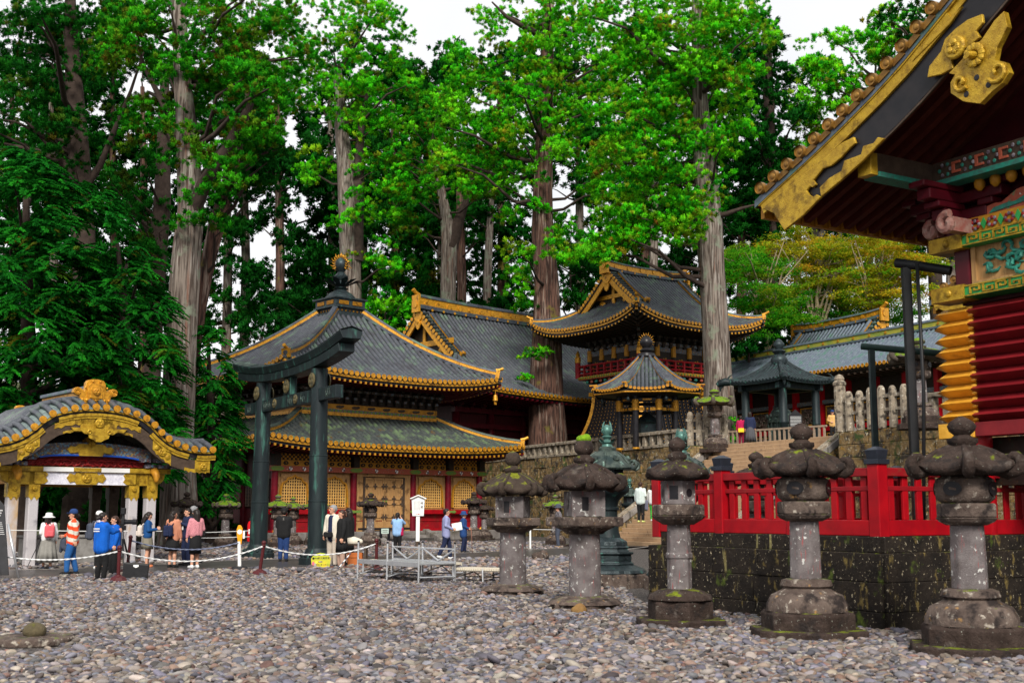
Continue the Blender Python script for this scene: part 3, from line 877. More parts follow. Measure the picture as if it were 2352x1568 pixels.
# ---------------------------------------------------------------- sutra hall with the two-tier pyramid roof
PHI = R(43)
def frame(x, y, z, phi): return dict(loc=(x, y, z), rz=phi)
def lattice_window(parent, xc, y, z0, z1, w, cols, rows):
    f = MB()
    f.bx(xc - w / 2 - .22, xc + w / 2 + .22, y + .02, y + .08, z0 - .12, z1 + .28, 0)        # panel board
    o = obj('window', f, [WOODD], parent)
    obj('pane', MB().bx(xc - w / 2, xc + w / 2, y - .005, y + .015, z0, z1, 0), [BLACK], o)
    lt = MB()
    for i in range(cols + 1):
        x = xc - w / 2 + w * i / cols
        lt.bx(x - w / cols * .17, x + w / cols * .17, y - .06, y - .02, z0, z1, 0)
    for j in range(rows + 1):
        z = z0 + (z1 - z0) * j / rows
        h = (z1 - z0) / rows * .17
        lt.bx(xc - w / 2, xc + w / 2, y - .05, y - .012, z - h, z + h, 0)
    obj('lattice', lt, [LATT], o)
    fr = MB()
    h = z1 - z0; hw = w / 2
    arch = [(-hw - .14, z0), (-hw - .10, z0 + h * .55), (-hw + .0, z0 + h * .80), (-hw * .70, z0 + h * .86), (-hw * .55, z0 + h * .97), (-hw * .2, z0 + h * .99), (0, z0 + h * 1.07)]
    arch = arch + [(-a, b) for a, b in arch[::-1][1:]]
    fr.sweep([(xc + a, y - .07, b) for a, b in arch], [(-.05, -.06), (.05, -.06), (.05, .06), (-.05, .06)], 0, up=(0, -1, 0))
    for sg in (-1, 1):
        sp = [(sg * (hw + .05), z0 + h * .62), (sg * (hw + .0), z0 + h * .80), (sg * hw * .70, z0 + h * .86), (sg * hw * .55, z0 + h * .97), (sg * hw * .2, z0 + h * .99), (0, z0 + h * 1.07), (0, z0 + h * 1.14), (sg * (hw + .1), z0 + h * 1.10)]
        fr.prism([(xc + a, b) for a, b in sp], y - .10, y - .062, 1)
        fr.bx(xc + sg * (hw + .11) - .045, xc + sg * (hw + .11) + .045, y - .09, y - .04, z0 + h * .15, z0 + h * .5, 2)
    obj('window_frame', fr, [GOLDF, WOODD, GREENP], o)
    return o

hall = thing('sutra_hall', 'two-tiered dark tiled hall with a bronze roof jewel, gold eave ends and lattice windows', 'hall', (-12.81, 65, 0), PHI)
WX, WD = 14.73, 9.6
CXS = [0, 2.55, 5.2, 9.48, 12.2, 14.73]
fd = MB().bx(-1.3, WX + 1.3, -1.25, WD + 1.3, -.1, .5)
obj('foundation', fd, FNDN, hall, bevel=.02)
obj('wall', MB().bx(.05, WX - .05, .12, WD - .1, .5, 5.0), DARKRED, hall)
fp = MB()
for i in range(5):
    a, b = CXS[i] + .17, CXS[i + 1] - .17
    fp.bx(a, b, .02, .12, .62, 1.48, 0)
    fp.bx(a, b, -.02, .02, 1.06, 1.12, 0)
obj('lower_panel', fp, [REDP], hall)
columns(hall, CXS, 0, .5, 5.0, .19, CRIM)
for i in (0, 1, 3, 4): obj('wall_board', MB().bx(CXS[i] + .16, CXS[i + 1] - .16, .105, .118, 1.74, 3.78), WOODD, hall)
columns(hall, [0, 0], 3.2, .5, 5.0, .19, DKRED); columns(hall, [0], 6.4, .5, 5.0, .19, DKRED)
bm_ = MB()
bm_.bx(-.3, 5.1, -.26, .1, 1.48, 1.74, 0); bm_.bx(9.6, WX + .3, -.26, .1, 1.48, 1.74, 0)
bm_.bx(-.3, 5.0, -.28, .1, .5, .62, 0); bm_.bx(9.7, WX + .3, -.28, .1, .5, .62, 0)
for x in CXS:
    if True:
        bm_.prism([(x - .42, 1.61), (x - .3, 1.70), (x, 1.67), (x + .3, 1.70), (x + .42, 1.61), (x + .3, 1.52), (x, 1.55), (x - .3, 1.52)], -.30, -.262, 1)
        if x not in (5.2, 9.48): bm_.sphere((x, -.28, .56), (.22, .06, .16), 10, 6, 2)
obj('sill_beam', bm_, [RED, GREENP, GOLD], hall, bevel=.008)
tb = MB().bx(-.35, WX + .35, -.24, .12, 3.78, 4.08, 0)
for x in CXS: tb.prism([(x - .45, 3.93), (x - .25, 4.05), (x + .25, 4.05), (x + .45, 3.93), (x + .25, 3.81), (x - .25, 3.81)], -.275, -.242, 1)
for i in range(5):
    for q in (.33, .67):
        x = CXS[i] + (CXS[i + 1] - CXS[i]) * q
        for k in range(5):
            an = k * 2 * math.pi / 5
            tb.sphere((x + .075 * math.cos(an), -.25, 3.93 + .075 * math.sin(an)), (.05, .02, .05), 6, 4, 2 + (i + k) % 2)
obj('tie_beam', tb, [PINKP, GREENP, WHITE, BLUEC], hall)
fz = MB()
for i in range(5):
    a, b = CXS[i] + .28, CXS[i + 1] - .28
    fz.bx(a, b, -.1, .1, 4.081, 4.40, 0)
    n = int((b - a) / .52)
    for k in range(n):
        x = a + (b - a) * (k + .5) / n
        fz.prism([(x - .17, 4.24), (x - .08, 4.34), (x + .08, 4.34), (x + .17, 4.24), (x + .08, 4.14), (x - .08, 4.14)], -.14, -.102, 1)
        fz.sphere((x, -.14, 4.24), (.05, .03, .05), 8, 5, 0)
    nn = int((b - a) / .13)
    for r_ in range(3):
        for k in range(nn):
            if (k + r_) % 2 == 0:
                x = a + (b - a) * (k + .5) / nn
                fz.bx(x - .055, x + .055, -.085, -.05, 4.42 + .11 * r_, 4.53 + .11 * r_, 0)
    fz.bx(a, b, -.05, .1, 4.401, 4.76, 1)
obj('gold_frieze', fz, [GOLDF, DARK], hall)
bk = MB()
brackets(bk, 0, WX, .0, 4.72, 5.15, 1.23, 0, 1)
for x in CXS: bk.bx(x - .2, x + .2, -.3, .1, 4.09, 4.72, 0)
obj('bracket_row', bk, [DARK, PINKP, DARK], hall)
for i, (a, b) in enumerate(zip(CXS[:-1], CXS[1:])):
    if i == 2: continue
    lattice_window(hall, (a + b) / 2, .1, 1.86, 3.48, (b - a) * .60, 10 if i in (0, 1, 3) else 9, 10)
obj('door_surround', MB().bx(5.42, 5.85, -.02, .16, .5, 3.7, 0).bx(8.85, 9.27, -.02, .16, .5, 3.7, 0).bx(5.42, 9.27, -.04, .16, 3.6, 3.77, 0).bx(5.86, 5.98, -.06, .1, .5, 3.6, 1).bx(8.72, 8.84, -.06, .1, .5, 3.6, 1), [WOODD, DARKW], hall)
for k in range(2):
    x0 = 6.0 + 1.36 * k; x1 = x0 + 1.34
    d = MB().bx(x0, x1, -.02, .05, .55, 3.55, 0)
    for z in (.55, 1.25, 2.0, 2.3, 3.0, 3.43): d.bx(x0, x1, -.06, -.02, z, z + .12, 0)
    for x in (x0, (x0 + x1) / 2 - .05, x1 - .12): d.bx(x, x + .11, -.065, -.021, .56, 3.54, 0)
    do = obj('door', d, [WOODD], hall, bevel=.008)
    ft = MB()
    for z in (1.31, 2.06, 2.36, 3.06):
        for x in (x0 + .08, (x0 + x1) / 2, x1 - .08):
            ft.prism([(x - .17, z), (x - .08, z + .055), (x + .08, z + .055), (x + .17, z), (x + .08, z - .055), (x - .08, z - .055)], -.085, -.066, 0)
            ft.bx(x - .04, x + .04, -.09, -.07, z - .16, z + .16, 0)
    ft.sphere((x0 + .1 if k else x1 - .1, -.09, 2.2), .06, 8, 6, 1)
    obj('door_fitting', ft, [DARKW, GREENP], do)
# side lattice on the left return, shade put into its dark colours
sw = MB().bx(-.02, .04, .5, 2.9, 1.9, 3.4, 0)
for i in range(9):
    sw.bx(-.07, -.03, .55 + .28 * i, .63 + .28 * i, 1.9, 3.4, 1); sw.bx(-.06, -.025, .5, 2.9, 1.9 + .18 * i, 1.96 + .18 * i, 1)
obj('side_window', sw, [BLACK, DARKW], hall)
lower = roofs_rect(hall, -2, WX + 2, -2, WD + 2, 5.2, 7.15, 4.45, 3.5, .42, .25, .36, .125, 4.9, 2.0, TILEG, GOLD, name='lower_roof', hh=.42)
# upper storey
UX0, UX1, UY0, UY1 = 2.45, WX - 2.45, 1.5, 8.1
us = MB().bx(UX0, UX1, UY0, UY1, 6.6, 9.1, 0)
obj('upper_wall', us, DARK, hall)
gb = MB()
for (y, x0, x1) in ((UY0, UX0 - .15, UX1 + .15),):
    gb.bx(x0 - .1, x1 + .1, y - .25, y, 7.12, 7.32, 0)
    gb.bx(x0, x1, y - .16, y, 7.321, 7.50, 1)
    gb.bx(x0, x1, y - .10, y, 7.501, 7.80, 2)
    for k in range(9):
        x = x0 + (x1 - x0) * (k + .5) / 9
        gb.sphere((x, y - .11, 7.64), (.28, .04, .09), 8, 5, 3)
        gb.sphere((x + .2, y - .12, 7.68), (.12, .04, .06), 8, 5, 3)
    for k in range(34):
        x = x0 + (x1 - x0) * (k + .5) / 34
        gb.bx(x - .09, x + .09, y - .18, y - .161, 7.35, 7.47, 4)
gb.bx(UX0 - .25, UX0, UY0 - .25, UY1, 7.12, 7.32, 0); gb.bx(UX0 - .1, UX0, UY0 - .1, UY1, 7.33, 7.80, 2)
gb.bx(UX1, UX1 + .25, UY0 - .25, UY1, 7.12, 7.32, 0); gb.bx(UX1, UX1 + .1, UY0 - .1, UY1, 7.33, 7.80, 2)
obj('painted_band', gb, [GOLD, BLUEC, GOLDF, DARKW, GREENP], hall)
ub = MB()
brackets(ub, UX0, UX1, UY0, 7.85, 9.0, .62, 0, 1)
for y_ in np.arange(UY0, UY1, .7):
    for k in range(3):
        ub.bx(UX0 - .2 - .3 * k, UX0, y_ - .1, y_ + .1, 8.0 + .33 * k, 8.2 + .33 * k, 0); ub.bx(UX1, UX1 + .2 + .3 * k, y_ - .1, y_ + .1, 8.0 + .33 * k, 8.2 + .33 * k, 0)
obj('upper_bracket_row', ub, [DARK, BLUEC, mat('painted bracket', (.05, .055, .045), (.03, .02, .018), 9, .6, spots=[((.16, .07, .07), 7, .6, .7), ((.16, .17, .17), 12, .66, .72)])], hall)
upper = roofs_rect(hall, UX0 - 3, UX1 + 3, UY0 - 3, UY1 + 3, 9.2, 13.7, 7.0, 5.4, .62, .34, .38, .13, 8.9, 2.6, TILE, GOLD, name='upper_roof', hh=.46)
# pyramid-top box and finial
ft = thing  # (finial parts below)
cx, cy = (UX0 + UX1) / 2, (UY0 + UY1) / 2
fb = MB().bx(cx - 1.15, cx + 1.15, cy - 1.15, cy + 1.15, 13.45, 13.7, 0).bx(cx - 1.0, cx + 1.0, cy - 1.0, cy + 1.0, 13.7, 14.0, 0).bx(cx - 1.2, cx + 1.2, cy - 1.2, cy + 1.2, 14.0, 14.1, 0).bx(cx - 1.1, cx + 1.1, cy - 1.1, cy + 1.1, 14.1, 14.55, 0).bx(cx - 1.22, cx + 1.22, cy - 1.22, cy + 1.22, 14.55, 14.66, 0)
for sgn in (-1, 1):
    for k in (-.5, .5):
        fb.bx(cx + k - .36, cx + k + .36, cy - 1.13, cy - 1.101, 14.2, 14.45, 1); fb.bx(cx - 1.13, cx - 1.101, cy + k - .36, cy + k + .36, 14.2, 14.45, 1); fb.bx(cx + 1.101, cx + 1.13, cy + k - .36, cy + k + .36, 14.2, 14.45, 1)
    for k in range(7):
        q = -.85 + 1.7 * k / 6
        fb.tube([(cx + q, cy - 1.0, 13.85), (cx + q, cy - 1.04, 13.85)], .07, 8, 1); fb.tube([(cx - 1.0, cy + q, 13.85), (cx - 1.04, cy + q, 13.85)], .07, 8, 1)
obj('roof_crown_box', fb, [BRONZED, GOLD], hall, bevel=.015)
fn = MB()
fn.lathe([(1.0, 14.66), (.95, 14.8), (.7, 15.05), (.42, 15.2), (.36, 15.3), (.5, 15.36), (.36, 15.42), (.30, 15.5), (.55, 15.62), (.36, 15.75), (.3, 15.85), (.42, 16.0), (.44, 16.15), (.28, 16.32), (.2, 16.42), (.3, 16.55), (.44, 16.75), (.46, 16.95), (.38, 17.15), (.2, 17.3), (.05, 17.38)], 20, (cx, cy, 0), 0)
for k in range(10):
    a = 2 * math.pi * k / 10
    d = Vector((math.cos(a), math.sin(a), 0))
    p0 = Vector((cx, cy, 15.5)) + d * .3
    fn.add([p0 + Vector((-d.y, d.x, 0)) * .12, p0 - Vector((-d.y, d.x, 0)) * .12, p0 + d * .6 - Vector((-d.y, d.x, 0)) * .2 + Vector((0, 0, .35)), p0 + d * .95 + Vector((0, 0, .42)), p0 + d * .6 + Vector((-d.y, d.x, 0)) * .2 + Vector((0, 0, .35))], [(0, 1, 2, 3, 4), (4, 3, 2, 1, 0)], 1)
    fn.add([p0, p0 + d * .05 + Vector((-d.y, d.x, 0)) * .1, p0 + d * .3 + Vector((0, 0, .85)), p0 + d * .05 - Vector((-d.y, d.x, 0)) * .1], [(0, 1, 2), (0, 2, 3)], 0)
obj('roof_jewel', fn, [BRONZED, BRONZE], hall, smooth=True, auto=40)
fl = MB()
for k in range(15):
    a = math.pi * (-.12 + 1.24 * k / 14)
    for dd in (0, 1):
        ux, uy = (1, 0) if dd == 0 else (0, 1)
        r0, r1 = .44, .72 + .1 * (k % 2)
        p = lambda r_, o=0: (cx + ux * r_ * math.cos(a + o), cy + uy * r_ * math.cos(a + o), 16.85 + r_ * math.sin(a + o))
        fl.tube([p(r0), p((r0 + r1) / 2, .12), p(r1)], [.035, .05, .006], 5, 0)
obj('flame_ring', fl, GOLD, hall)
# corner bells
for (x, y, z) in ((UX1 + 2.7, UY0 - 2.7, 9.05), (UX0 - 2.7, UY0 - 2.7, 9.05)):
    obj('wind_bell', MB().lathe([(.16, z - .6), (.13, z - .35), (.1, z - .25), (.02, z - .2)], 12, (x, y, 0), 0).tube([(x, y, z - .2), (x, y, z + .1)], .02, 6).bx(x - .1, x + .1, y - .005, y + .005, z - .85, z - .65), GOLD, hall)
# steps and cheek stones
sp_ = MB()
for k in range(3): sp_.bx(5.6, 9.1, -1.25 - .42 * (3 - k), -1.26 - .42 * (2 - k), -.05, .5 * (k + 1) / 3.4)
obj('front_step', sp_, FNDN, hall, bevel=.02)
for x in (5.1, 9.25):
    obj('cheek_stone', MB().prism([(-2.9, -.05), (-2.9, .10), (-2.7, .2), (-1.4, .62), (-1.24, .62), (-1.24, -.05)], x, x + .36, 0, 'x'), FNDN, hall, bevel=.03)

# ---------------------------------------------------------------- big medicine hall behind
n_ = Vector((.682, -.731, 0)); u_ = Vector((.731, .682, 0))
R0 = Vector((-7.4, 90, 0))
o0 = R0 - u_ * 4.2 + n_ * 9.0
yk = thing('temple_hall', 'large black tiled hall with gold ridge and maroon walls, half hidden behind the sutra hall', 'hall', (o0.x, o0.y, 0), PHI)
hip_gable(yk, 34, 18, 9.9, 16.9, 4.6, .7, .38, .40, .125, 9.3, 3.6, TILE, GOLD, raf=(DKRED, DKRED), ridge_h=1.15, gable=GOLD, sofstep=.5)
yb = MB().bx(3.6, 30.4, 3.7, 14.4, 0, 9.5, 0)
obj('wall', yb, DARKRED, yk)
for x in np.linspace(3.8, 30.2, 9): obj('column', MB().lathe([(.3, 3), (.3, 9.2)], 12, (x, 3.6, 0)), DKRED, yk, smooth=True)
fr = MB()
for z in (6.2, 7.6, 8.7): fr.bx(3.4, 30.6, 3.25, 3.7, z, z + .34, 0)
brackets(fr, 3.8, 30.2, 3.4, 8.9, 9.6, 1.1, 0, 0)
for i in range(9):
    x = 3.8 + 26.4 * (i + .5) / 9
    fr.bx(x - .5, x + .5, 3.5, 3.69, 5.0, 5.8, 1); fr.bx(x + .95, x + 1.1, 3.2, 3.7, 4.6, 6.1, 1)
obj('wall_beam', fr, [DKRED, GOLDF, DARK], yk)

# ---------------------------------------------------------------- drum tower
TP = R(36); ut = Vector((.809, .588, 0)); nt_ = Vector((.588, -.809, 0))
c0 = Vector((8.21, 78, 0))
tw = thing('drum_tower', 'two-storey black and gold drum tower with red balustrade and flared nailed skirt', 'tower', (c0.x, c0.y, 0), TP)
TL, TD = 12.4, 11.6
hip_gable(tw, TL, TD, 14.35, 18.7, 2.5, 1.0, .30, .33, .105, 13.9, 2.7, TILE, GOLD, raf=(DARK, GOLD), ridge_h=.75)
b0, b1, d0, d1 = 3.1, TL - 3.1, 3.1, TD - 3.1
ubd = MB().bx(b0, b1, d0, d1, 11.0, 14.2, 0)
obj('upper_wall', ubd, DARK, tw)
gp = MB()
for i in range(5):
    x = b0 + (b1 - b0) * i / 4; y = d0 + (d1 - d0) * i / 4
    gp.lathe([(.17, 11.3), (.17, 13.2)], 10, (x, d0 - .05, 0), 0); gp.lathe([(.17, 11.3), (.17, 13.2)], 10, (b0 - .05, y, 0), 0)
    gp.lathe([(.19, 12.4), (.19, 13.2)], 10, (x, d0 - .05, 0), 1); gp.lathe([(.19, 12.4), (.19, 13.2)], 10, (b0 - .05, y, 0), 1)
for i in range(4):
    x = b0 + (b1 - b0) * (i + .5) / 4; y = d0 + (d1 - d0) * (i + .5) / 4
    for k in range(9):
        a = math.pi * 2 * k / 9
        gp.sphere((x + .32 * math.cos(a), d0 - .04, 11.9 + .36 * math.sin(a)), (.08, .03, .08), 6, 4, 1); gp.sphere((b0 - .04, y + .32 * math.cos(a), 11.9 + .36 * math.sin(a)), (.03, .08, .08), 6, 4, 1)
    gp.bx(x - .5, x + .5, d0 - .04, d0, 12.75, 13.15, 2); gp.bx(b0 - .04, b0, y - .5, y + .5, 12.75, 13.15, 2)
gp.bx(b0 - .1, b1 + .1, d0 - .14, d0, 13.2, 13.4, 2); gp.bx(b0 - .14, b0, d0 - .1, d1 + .1, 13.2, 13.4, 2)
obj('gilded_panel', gp, [DARK, GOLDF, BLUEC], tw)
ubk = MB(); brackets(ubk, b0, b1, d0, 13.0, 14.2, .7, 0, 1)
for y in np.arange(d0, d1 + .1, .7):
    for k in range(3):
        ubk.bx(b0 - .25 - .3 * k, b0, y - .1, y + .1, 13.1 + .35 * k, 13.35 + .35 * k, 0); ubk.bx(b0 - .3 - .3 * k, b0 - .15 - .3 * k, y - .22, y + .22, 13.3 + .35 * k, 13.42 + .35 * k, 2)
for k in range(4): ubk.bar((b0, d0, 13.1 + .3 * k), (b0 - .6 - .45 * k, d0 - .6 - .45 * k, 13.3 + .3 * k), .22, .24, 0)
obj('bracket_row', ubk, [DARK, DARKW, DARK], tw)
q = 2.45
dk = MB().bx(q, TL - q, q, TD - q, 11.05, 11.3, 0).bx(q + .03, TL - q - .03, q - .04, q, 11.1, 11.28, 1).bx(q - .04, q, q + .03, TD - q - .03, 11.1, 11.28, 1)
nb = 26
for i in range(nb):
    x = q + (TL - 2 * q) * (i + .5) / nb; y = q + (TD - 2 * q) * (i + .5) / nb
    dk.tube([(x, q - .04, 11.19), (x, q - .09, 11.19)], .07, 8, 2); dk.tube([(q - .04, y, 11.19), (q - .09, y, 11.19)], .07, 8, 2)
obj('deck', dk, [PINKP, GOLDF, GREENP], tw)
bl = MB()
for zz, r_ in ((11.45, .07), (11.72, .05), (12.05, .075)):
    for (p, r2) in (((q, q, zz), (TL - q, q, zz)), ((q, q, zz), (q, TD - q, zz)), ((TL - q, q, zz), (TL - q, TD - q, zz)), ((q, TD - q, zz), (TL - q, TD - q, zz))):
        bl.tube([p, r2], r_, 8, 0)
for i in range(1, 9):
    x = q + (TL - 2 * q) * i / 9; y = q + (TD - 2 * q) * i / 9
    bl.bx(x - .07, x + .07, q - .07, q + .07, 11.3, 12.0, 0); bl.bx(q - .07, q + .07, y - .07, y + .07, 11.3, 12.0, 0)
obj('balustrade_rail', bl, REDP, tw)
for (x, y) in ((q, q), (TL - q, q), (q, TD - q)):
    obj('balustrade_post', MB().lathe([(.2, 11.2), (.2, 12.35)], 12, (x, y, 0), 0).lathe([(.22, 12.35), (.22, 12.75), (.12, 12.8), (.17, 12.95), (.1, 13.1), (.02, 13.25)], 12, (x, y, 0), 1), [REDP, GOLD], tw, smooth=True, auto=40)
db = MB()
for k in range(4):
    o = .35 * k
    for i in range(11):
        x = q + .9 + (TL - 2 * q - 1.8) * i / 10; y = q + .9 + (TD - 2 * q - 1.8) * i / 10
        db.bx(x - .13, x + .13, q + 1.25 - o, q + 1.9, 9.9 + .29 * k, 10.1 + .29 * k, 0); db.bx(q + 1.25 - o, q + 1.9, y - .13, y + .13, 9.9 + .29 * k, 10.1 + .29 * k, 0)
        db.sphere((x, q + 1.2 - o, 10.0 + .29 * k), (.14, .1, .12), 8, 5, 1 + (i + k) % 2); db.sphere((q + 1.2 - o, y, 10.0 + .29 * k), (.1, .14, .12), 8, 5, 1 + (i + k) % 2)
obj('deck_bracket', db, [DARK, PINKP, TEALP], tw)
# flared skirt of vertical boards with gilt nails
def skirt_in(z):     # inset of the skirt at height z
    t = (z - 4.9) / (9.9 - 4.9)
    return 1.55 + 1.75 * (1 - (1 - t) ** 1.9)
sk = MB(); nl = MB(); zs_ = [4.9 + 5.0 * i / 12 for i in range(13)]
for side in range(4):
    Ls = TL if side % 2 == 0 else TD
    nbd = 30
    def skp(f, z, out=0.0, side=side, Ls=Ls):
        i_ = skirt_in(z) - out
        i2 = skirt_in(z)
        if side == 0: return (i2 + (TL - 2 * i2) * f, i_, z)
        if side == 1: return (TL - i_, i2 + (TD - 2 * i2) * f, z)
        if side == 2: return (TL - i2 - (TL - 2 * i2) * f, TD - i_, z)
        return (i_, TD - i2 - (TD - 2 * i2) * f, z)
    sk.grid([[skp(k / 4, z) for k in range(5)] for z in zs_], 0)
    for k in range(nbd + 1):
        f = k / nbd
        sk.sweep([skp(min(max(f, .004), .996), z, .03) for z in zs_], [(-.05, -.04), (.05, -.04), (.05, .04), (-.05, .04)], 0, up=((0, -1, 0), (1, 0, 0), (0, 1, 0), (-1, 0, 0))[side])
        if k < nbd and side in (0, 3):
            for j in range(20):
                z = 5.05 + 4.7 * (j + .5) / 20
                p = Vector(skp(f + .5 / nbd, z, .02))
                if k % 2 == 0: nl.box(p, (.085, .085, .07), 0, rz=R(45))
obj('skirt', sk, BLACK, tw)
o_n = obj('gilt_nail', nl, GOLDF, tw); o_n['kind'] = 'stuff'
sc = MB()
for (fs, fy) in ((0, 0), (1, 0), (0, 1)):
    pts = []
    for z in zs_:
        i_ = skirt_in(z) - .03
        pts.append((i_ if fs == 0 else TL - i_, i_ if fy == 0 else TD - i_, z))
    sc.sweep(pts, [(-.14, -.1), (.14, -.1), (.14, .1), (-.14, .1)], 0, up=(-1, -1, 0))
sc.bx(3.0, TL - 3.0, 3.0, TD - 3.0, 9.88, 10.15, 0)
obj('skirt_corner', sc, GOLD, tw)

# ---------------------------------------------------------------- octagonal lantern pavilion in front of the tower
pc = W(1487, 960, 69)
op = thing('octagonal_pavilion', 'small octagonal black pavilion with gold-ribbed bell roof sheltering a lantern', 'pavilion', (pc.x, pc.y, T), math.atan2(-pc.y, -pc.x) - R(22.5))
OR = 1.72; op.scale = (1, 1, .93)
for k in range(8):
    a = 2 * math.pi * k / 8
    x, y = OR * math.cos(a), OR * math.sin(a)
    obj('column', MB().lathe([(.17, 0), (.17, 3.3)], 12, (x, y, 0), 0).lathe([(.2, 2.35), (.2, 3.0)], 12, (x, y, 0), 1).lathe([(.21, 0), (.21, .1)], 12, (x, y, 0), 1), [BLACK, GOLD], op, smooth=True, auto=40)
ob = MB()
for k in range(8):
    a, a2 = 2 * math.pi * k / 8, 2 * math.pi * (k + 1) / 8
    p0, p1 = Vector((OR * math.cos(a), OR * math.sin(a), 0)), Vector((OR * math.cos(a2), OR * math.sin(a2), 0))
    for z, h, m in ((2.42, .22, 0), (3.0, .2, 0)):
        ob.bar(p0 + Vector((0, 0, z)), p1 + Vector((0, 0, z)), .14, h, m)
    o_ = (p0 + p1).normalized() * .08
    ob.bar(p0.lerp(p1, .14) + o_ + Vector((0, 0, 2.42)), p0.lerp(p1, .38) + o_ + Vector((0, 0, 2.42)), .03, .17, 1); ob.bar(p0.lerp(p1, .62) + o_ + Vector((0, 0, 2.42)), p0.lerp(p1, .86) + o_ + Vector((0, 0, 2.42)), .03, .17, 1)
    ob.bar(p0.lerp(p1, .3) + o_ + Vector((0, 0, 3.0)), p0.lerp(p1, .7) + o_ + Vector((0, 0, 3.0)), .03, .10, 1)
    mid = (p0 + p1) / 2 + o_ * 1.2
    ob.sphere(mid + Vector((0, 0, 2.42)), (.09, .09, .09), 8, 6, 1)
    ob.bar(p0 * 1.0 + Vector((0, 0, 3.3)), p0 * 1.55 + Vector((0, 0, 3.45)), .14, .16, 0)
obj('tie_beam', ob, [BLACK, GOLD], op)
rf_ = MB(); RR = 3.25; hz = lambda t: 3.5 + 2.35 * (.55 * t + .45 * t ** 2.2)
for k in range(8):
    a, a2 = 2 * math.pi * k / 8, 2 * math.pi * (k + 1) / 8
    P0, P1 = Vector((RR * math.cos(a), RR * math.sin(a))), Vector((RR * math.cos(a2), RR * math.sin(a2)))
    mid = (P0 + P1) / 2; L_ = (P1 - P0).length; D_ = mid.length - .3
    ins = L_ / 2 * .9
    pt = roof_side(rf_, P0, P1, -mid.normalized(), D_, hz, lambda t: ins * t, lambda t: ins * t, .22, 2.2, .235, .085, nx=10, nt=10, tile=2)
    hp = MB()
    ridge(op, [pt(ins * t, t) for t in [1 - i / 10 for i in range(10)] + [.06]], .15, .18, GOLDF, TILE, end=True, horn=True)
obj('roof', rf_, [TILED, GOLDF, TILER], op, smooth=True, auto=50)
obj('eave_soffit', MB().lathe([(OR * .9, 3.2), (RR * .95, 3.42), (RR * .985, 3.30), (RR * .99, 3.48)], 8, (0, 0, 0), 0, cap=False), [DARK], op)
obj('eave_fascia', MB().lathe([(RR * .985, 3.29), (RR * 1.0, 3.33), (RR * 1.0, 3.38), (RR * .985, 3.38)], 8, (0, 0, 0), 0, cap=False), [GOLD], op)
obj('roof_jewel', MB().lathe([(.5, 5.75), (.55, 5.85), (.5, 6.0), (.3, 6.1), (.42, 6.2), (.3, 6.3), (.2, 6.38), (.36, 6.6), (.38, 6.8), (.22, 7.05), (.03, 7.2)], 16), BLACK, op, smooth=True, auto=40)
fl = MB()
for k in range(13):
    a = math.pi * (-.1 + 1.2 * k / 12); v_ = Vector((math.cos(R(112.5)), math.sin(R(112.5)), 0))
    p = lambda r_: v_ * (r_ * math.cos(a)) + Vector((0, 0, 6.75 + r_ * 1.25 * math.sin(a)))
    fl.tube([p(.34), p(.46 + .05 * (k % 2))], [.03, .006], 5)
obj('flame_ring', fl, GOLDF, op)
for k in range(8):
    a = 2 * math.pi * k / 8
    x, y = 2.75 * math.cos(a), 2.75 * math.sin(a)
    obj('wind_bell', MB().lathe([(.11, 2.85), (.08, 3.05), (.02, 3.15)], 10, (x, y, 0)).tube([(x, y, 3.1), (x, y, 3.4)], .015, 5), BRONZED, op, smooth=True)
ln = tag(obj('revolving_lantern', MB().lathe([(.75, 0), (.75, .25), (.55, .35), (.6, .5), (.6, 1.5), (.7, 1.6), (.55, 1.8), (.2, 2.1), (.05, 2.2)], 8).lathe([(.62, .7), (.64, .72), (.64, .8), (.62, .82)], 8), BRONZED, loc=(pc.x, pc.y, T), bevel=.02), 'dark octagonal bronze lantern standing inside the octagonal pavilion', 'lantern')

# ---------------------------------------------------------------- cloister corridor on the terrace and roof behind it
w_ang = math.atan2(-.885, .466)
kr0 = W(1679, 833, 100)
wv = Vector((.466, -.885, 0)); nv = Vector((-.885, -.466, 0))
ko = kr0 + nv * 3.6
kr = thing('cloister_corridor', 'long blue tiled corridor with red posts and carved panels along the terrace', 'corridor', (ko.x, ko.y, 0), w_ang)
KL = 46.0; kz = kr0.z
mbk = MB(); zfk = lambda t: (kz - 2.5) + 2.4 * (.8 * t + .2 * t * t)
z0f = lambda t: 0.0
ptk = roof_side(mbk, (-12, 0), (KL, 0), (0, 1), 3.6, zfk, z0f, z0f, 0, 3, .40, .13, nx=30, nt=6, tile=2)
ptb = roof_side(mbk, (KL, 7.2), (-12, 7.2), (0, -1), 3.6, zfk, z0f, z0f, 0, 3, .40, .12, nx=30, nt=6)
obj('roof', mbk, [TILED, GOLDF, TILEB], kr, smooth=True, auto=50)
trk = MB(); eave_trim(trk, ptk, KL + 12, (0, 1), 1, 1)
obj('eave_fascia', trk, [GOLDF, DARK], kr)
sof = MB(); soffit(sof, ptk, KL + 12, (0, 1), 1.7, kz - 3.0, step=.6, cut=False)
obj('eave_soffit', sof, [DARKW, DARKW], kr)
rk = MB(); pth = [(-12 + (KL + 12) * i / 10, 3.6, kz - .12) for i in range(11)]
rk.sweep(pth, BOX(.5, .14), 0); rk.sweep(pth, BOX(.36, .36, .14), 1); rk.sweep(pth, [(-.24, .5), (.24, .5), (.2, .62), (0, .7), (-.2, .62)], 0)
for i in range(36):
    x = -11 + 1.6 * i
    rk.tube([(x, 3.40, kz + .2), (x, 3.36, kz + .2)], .1, 8, 2)
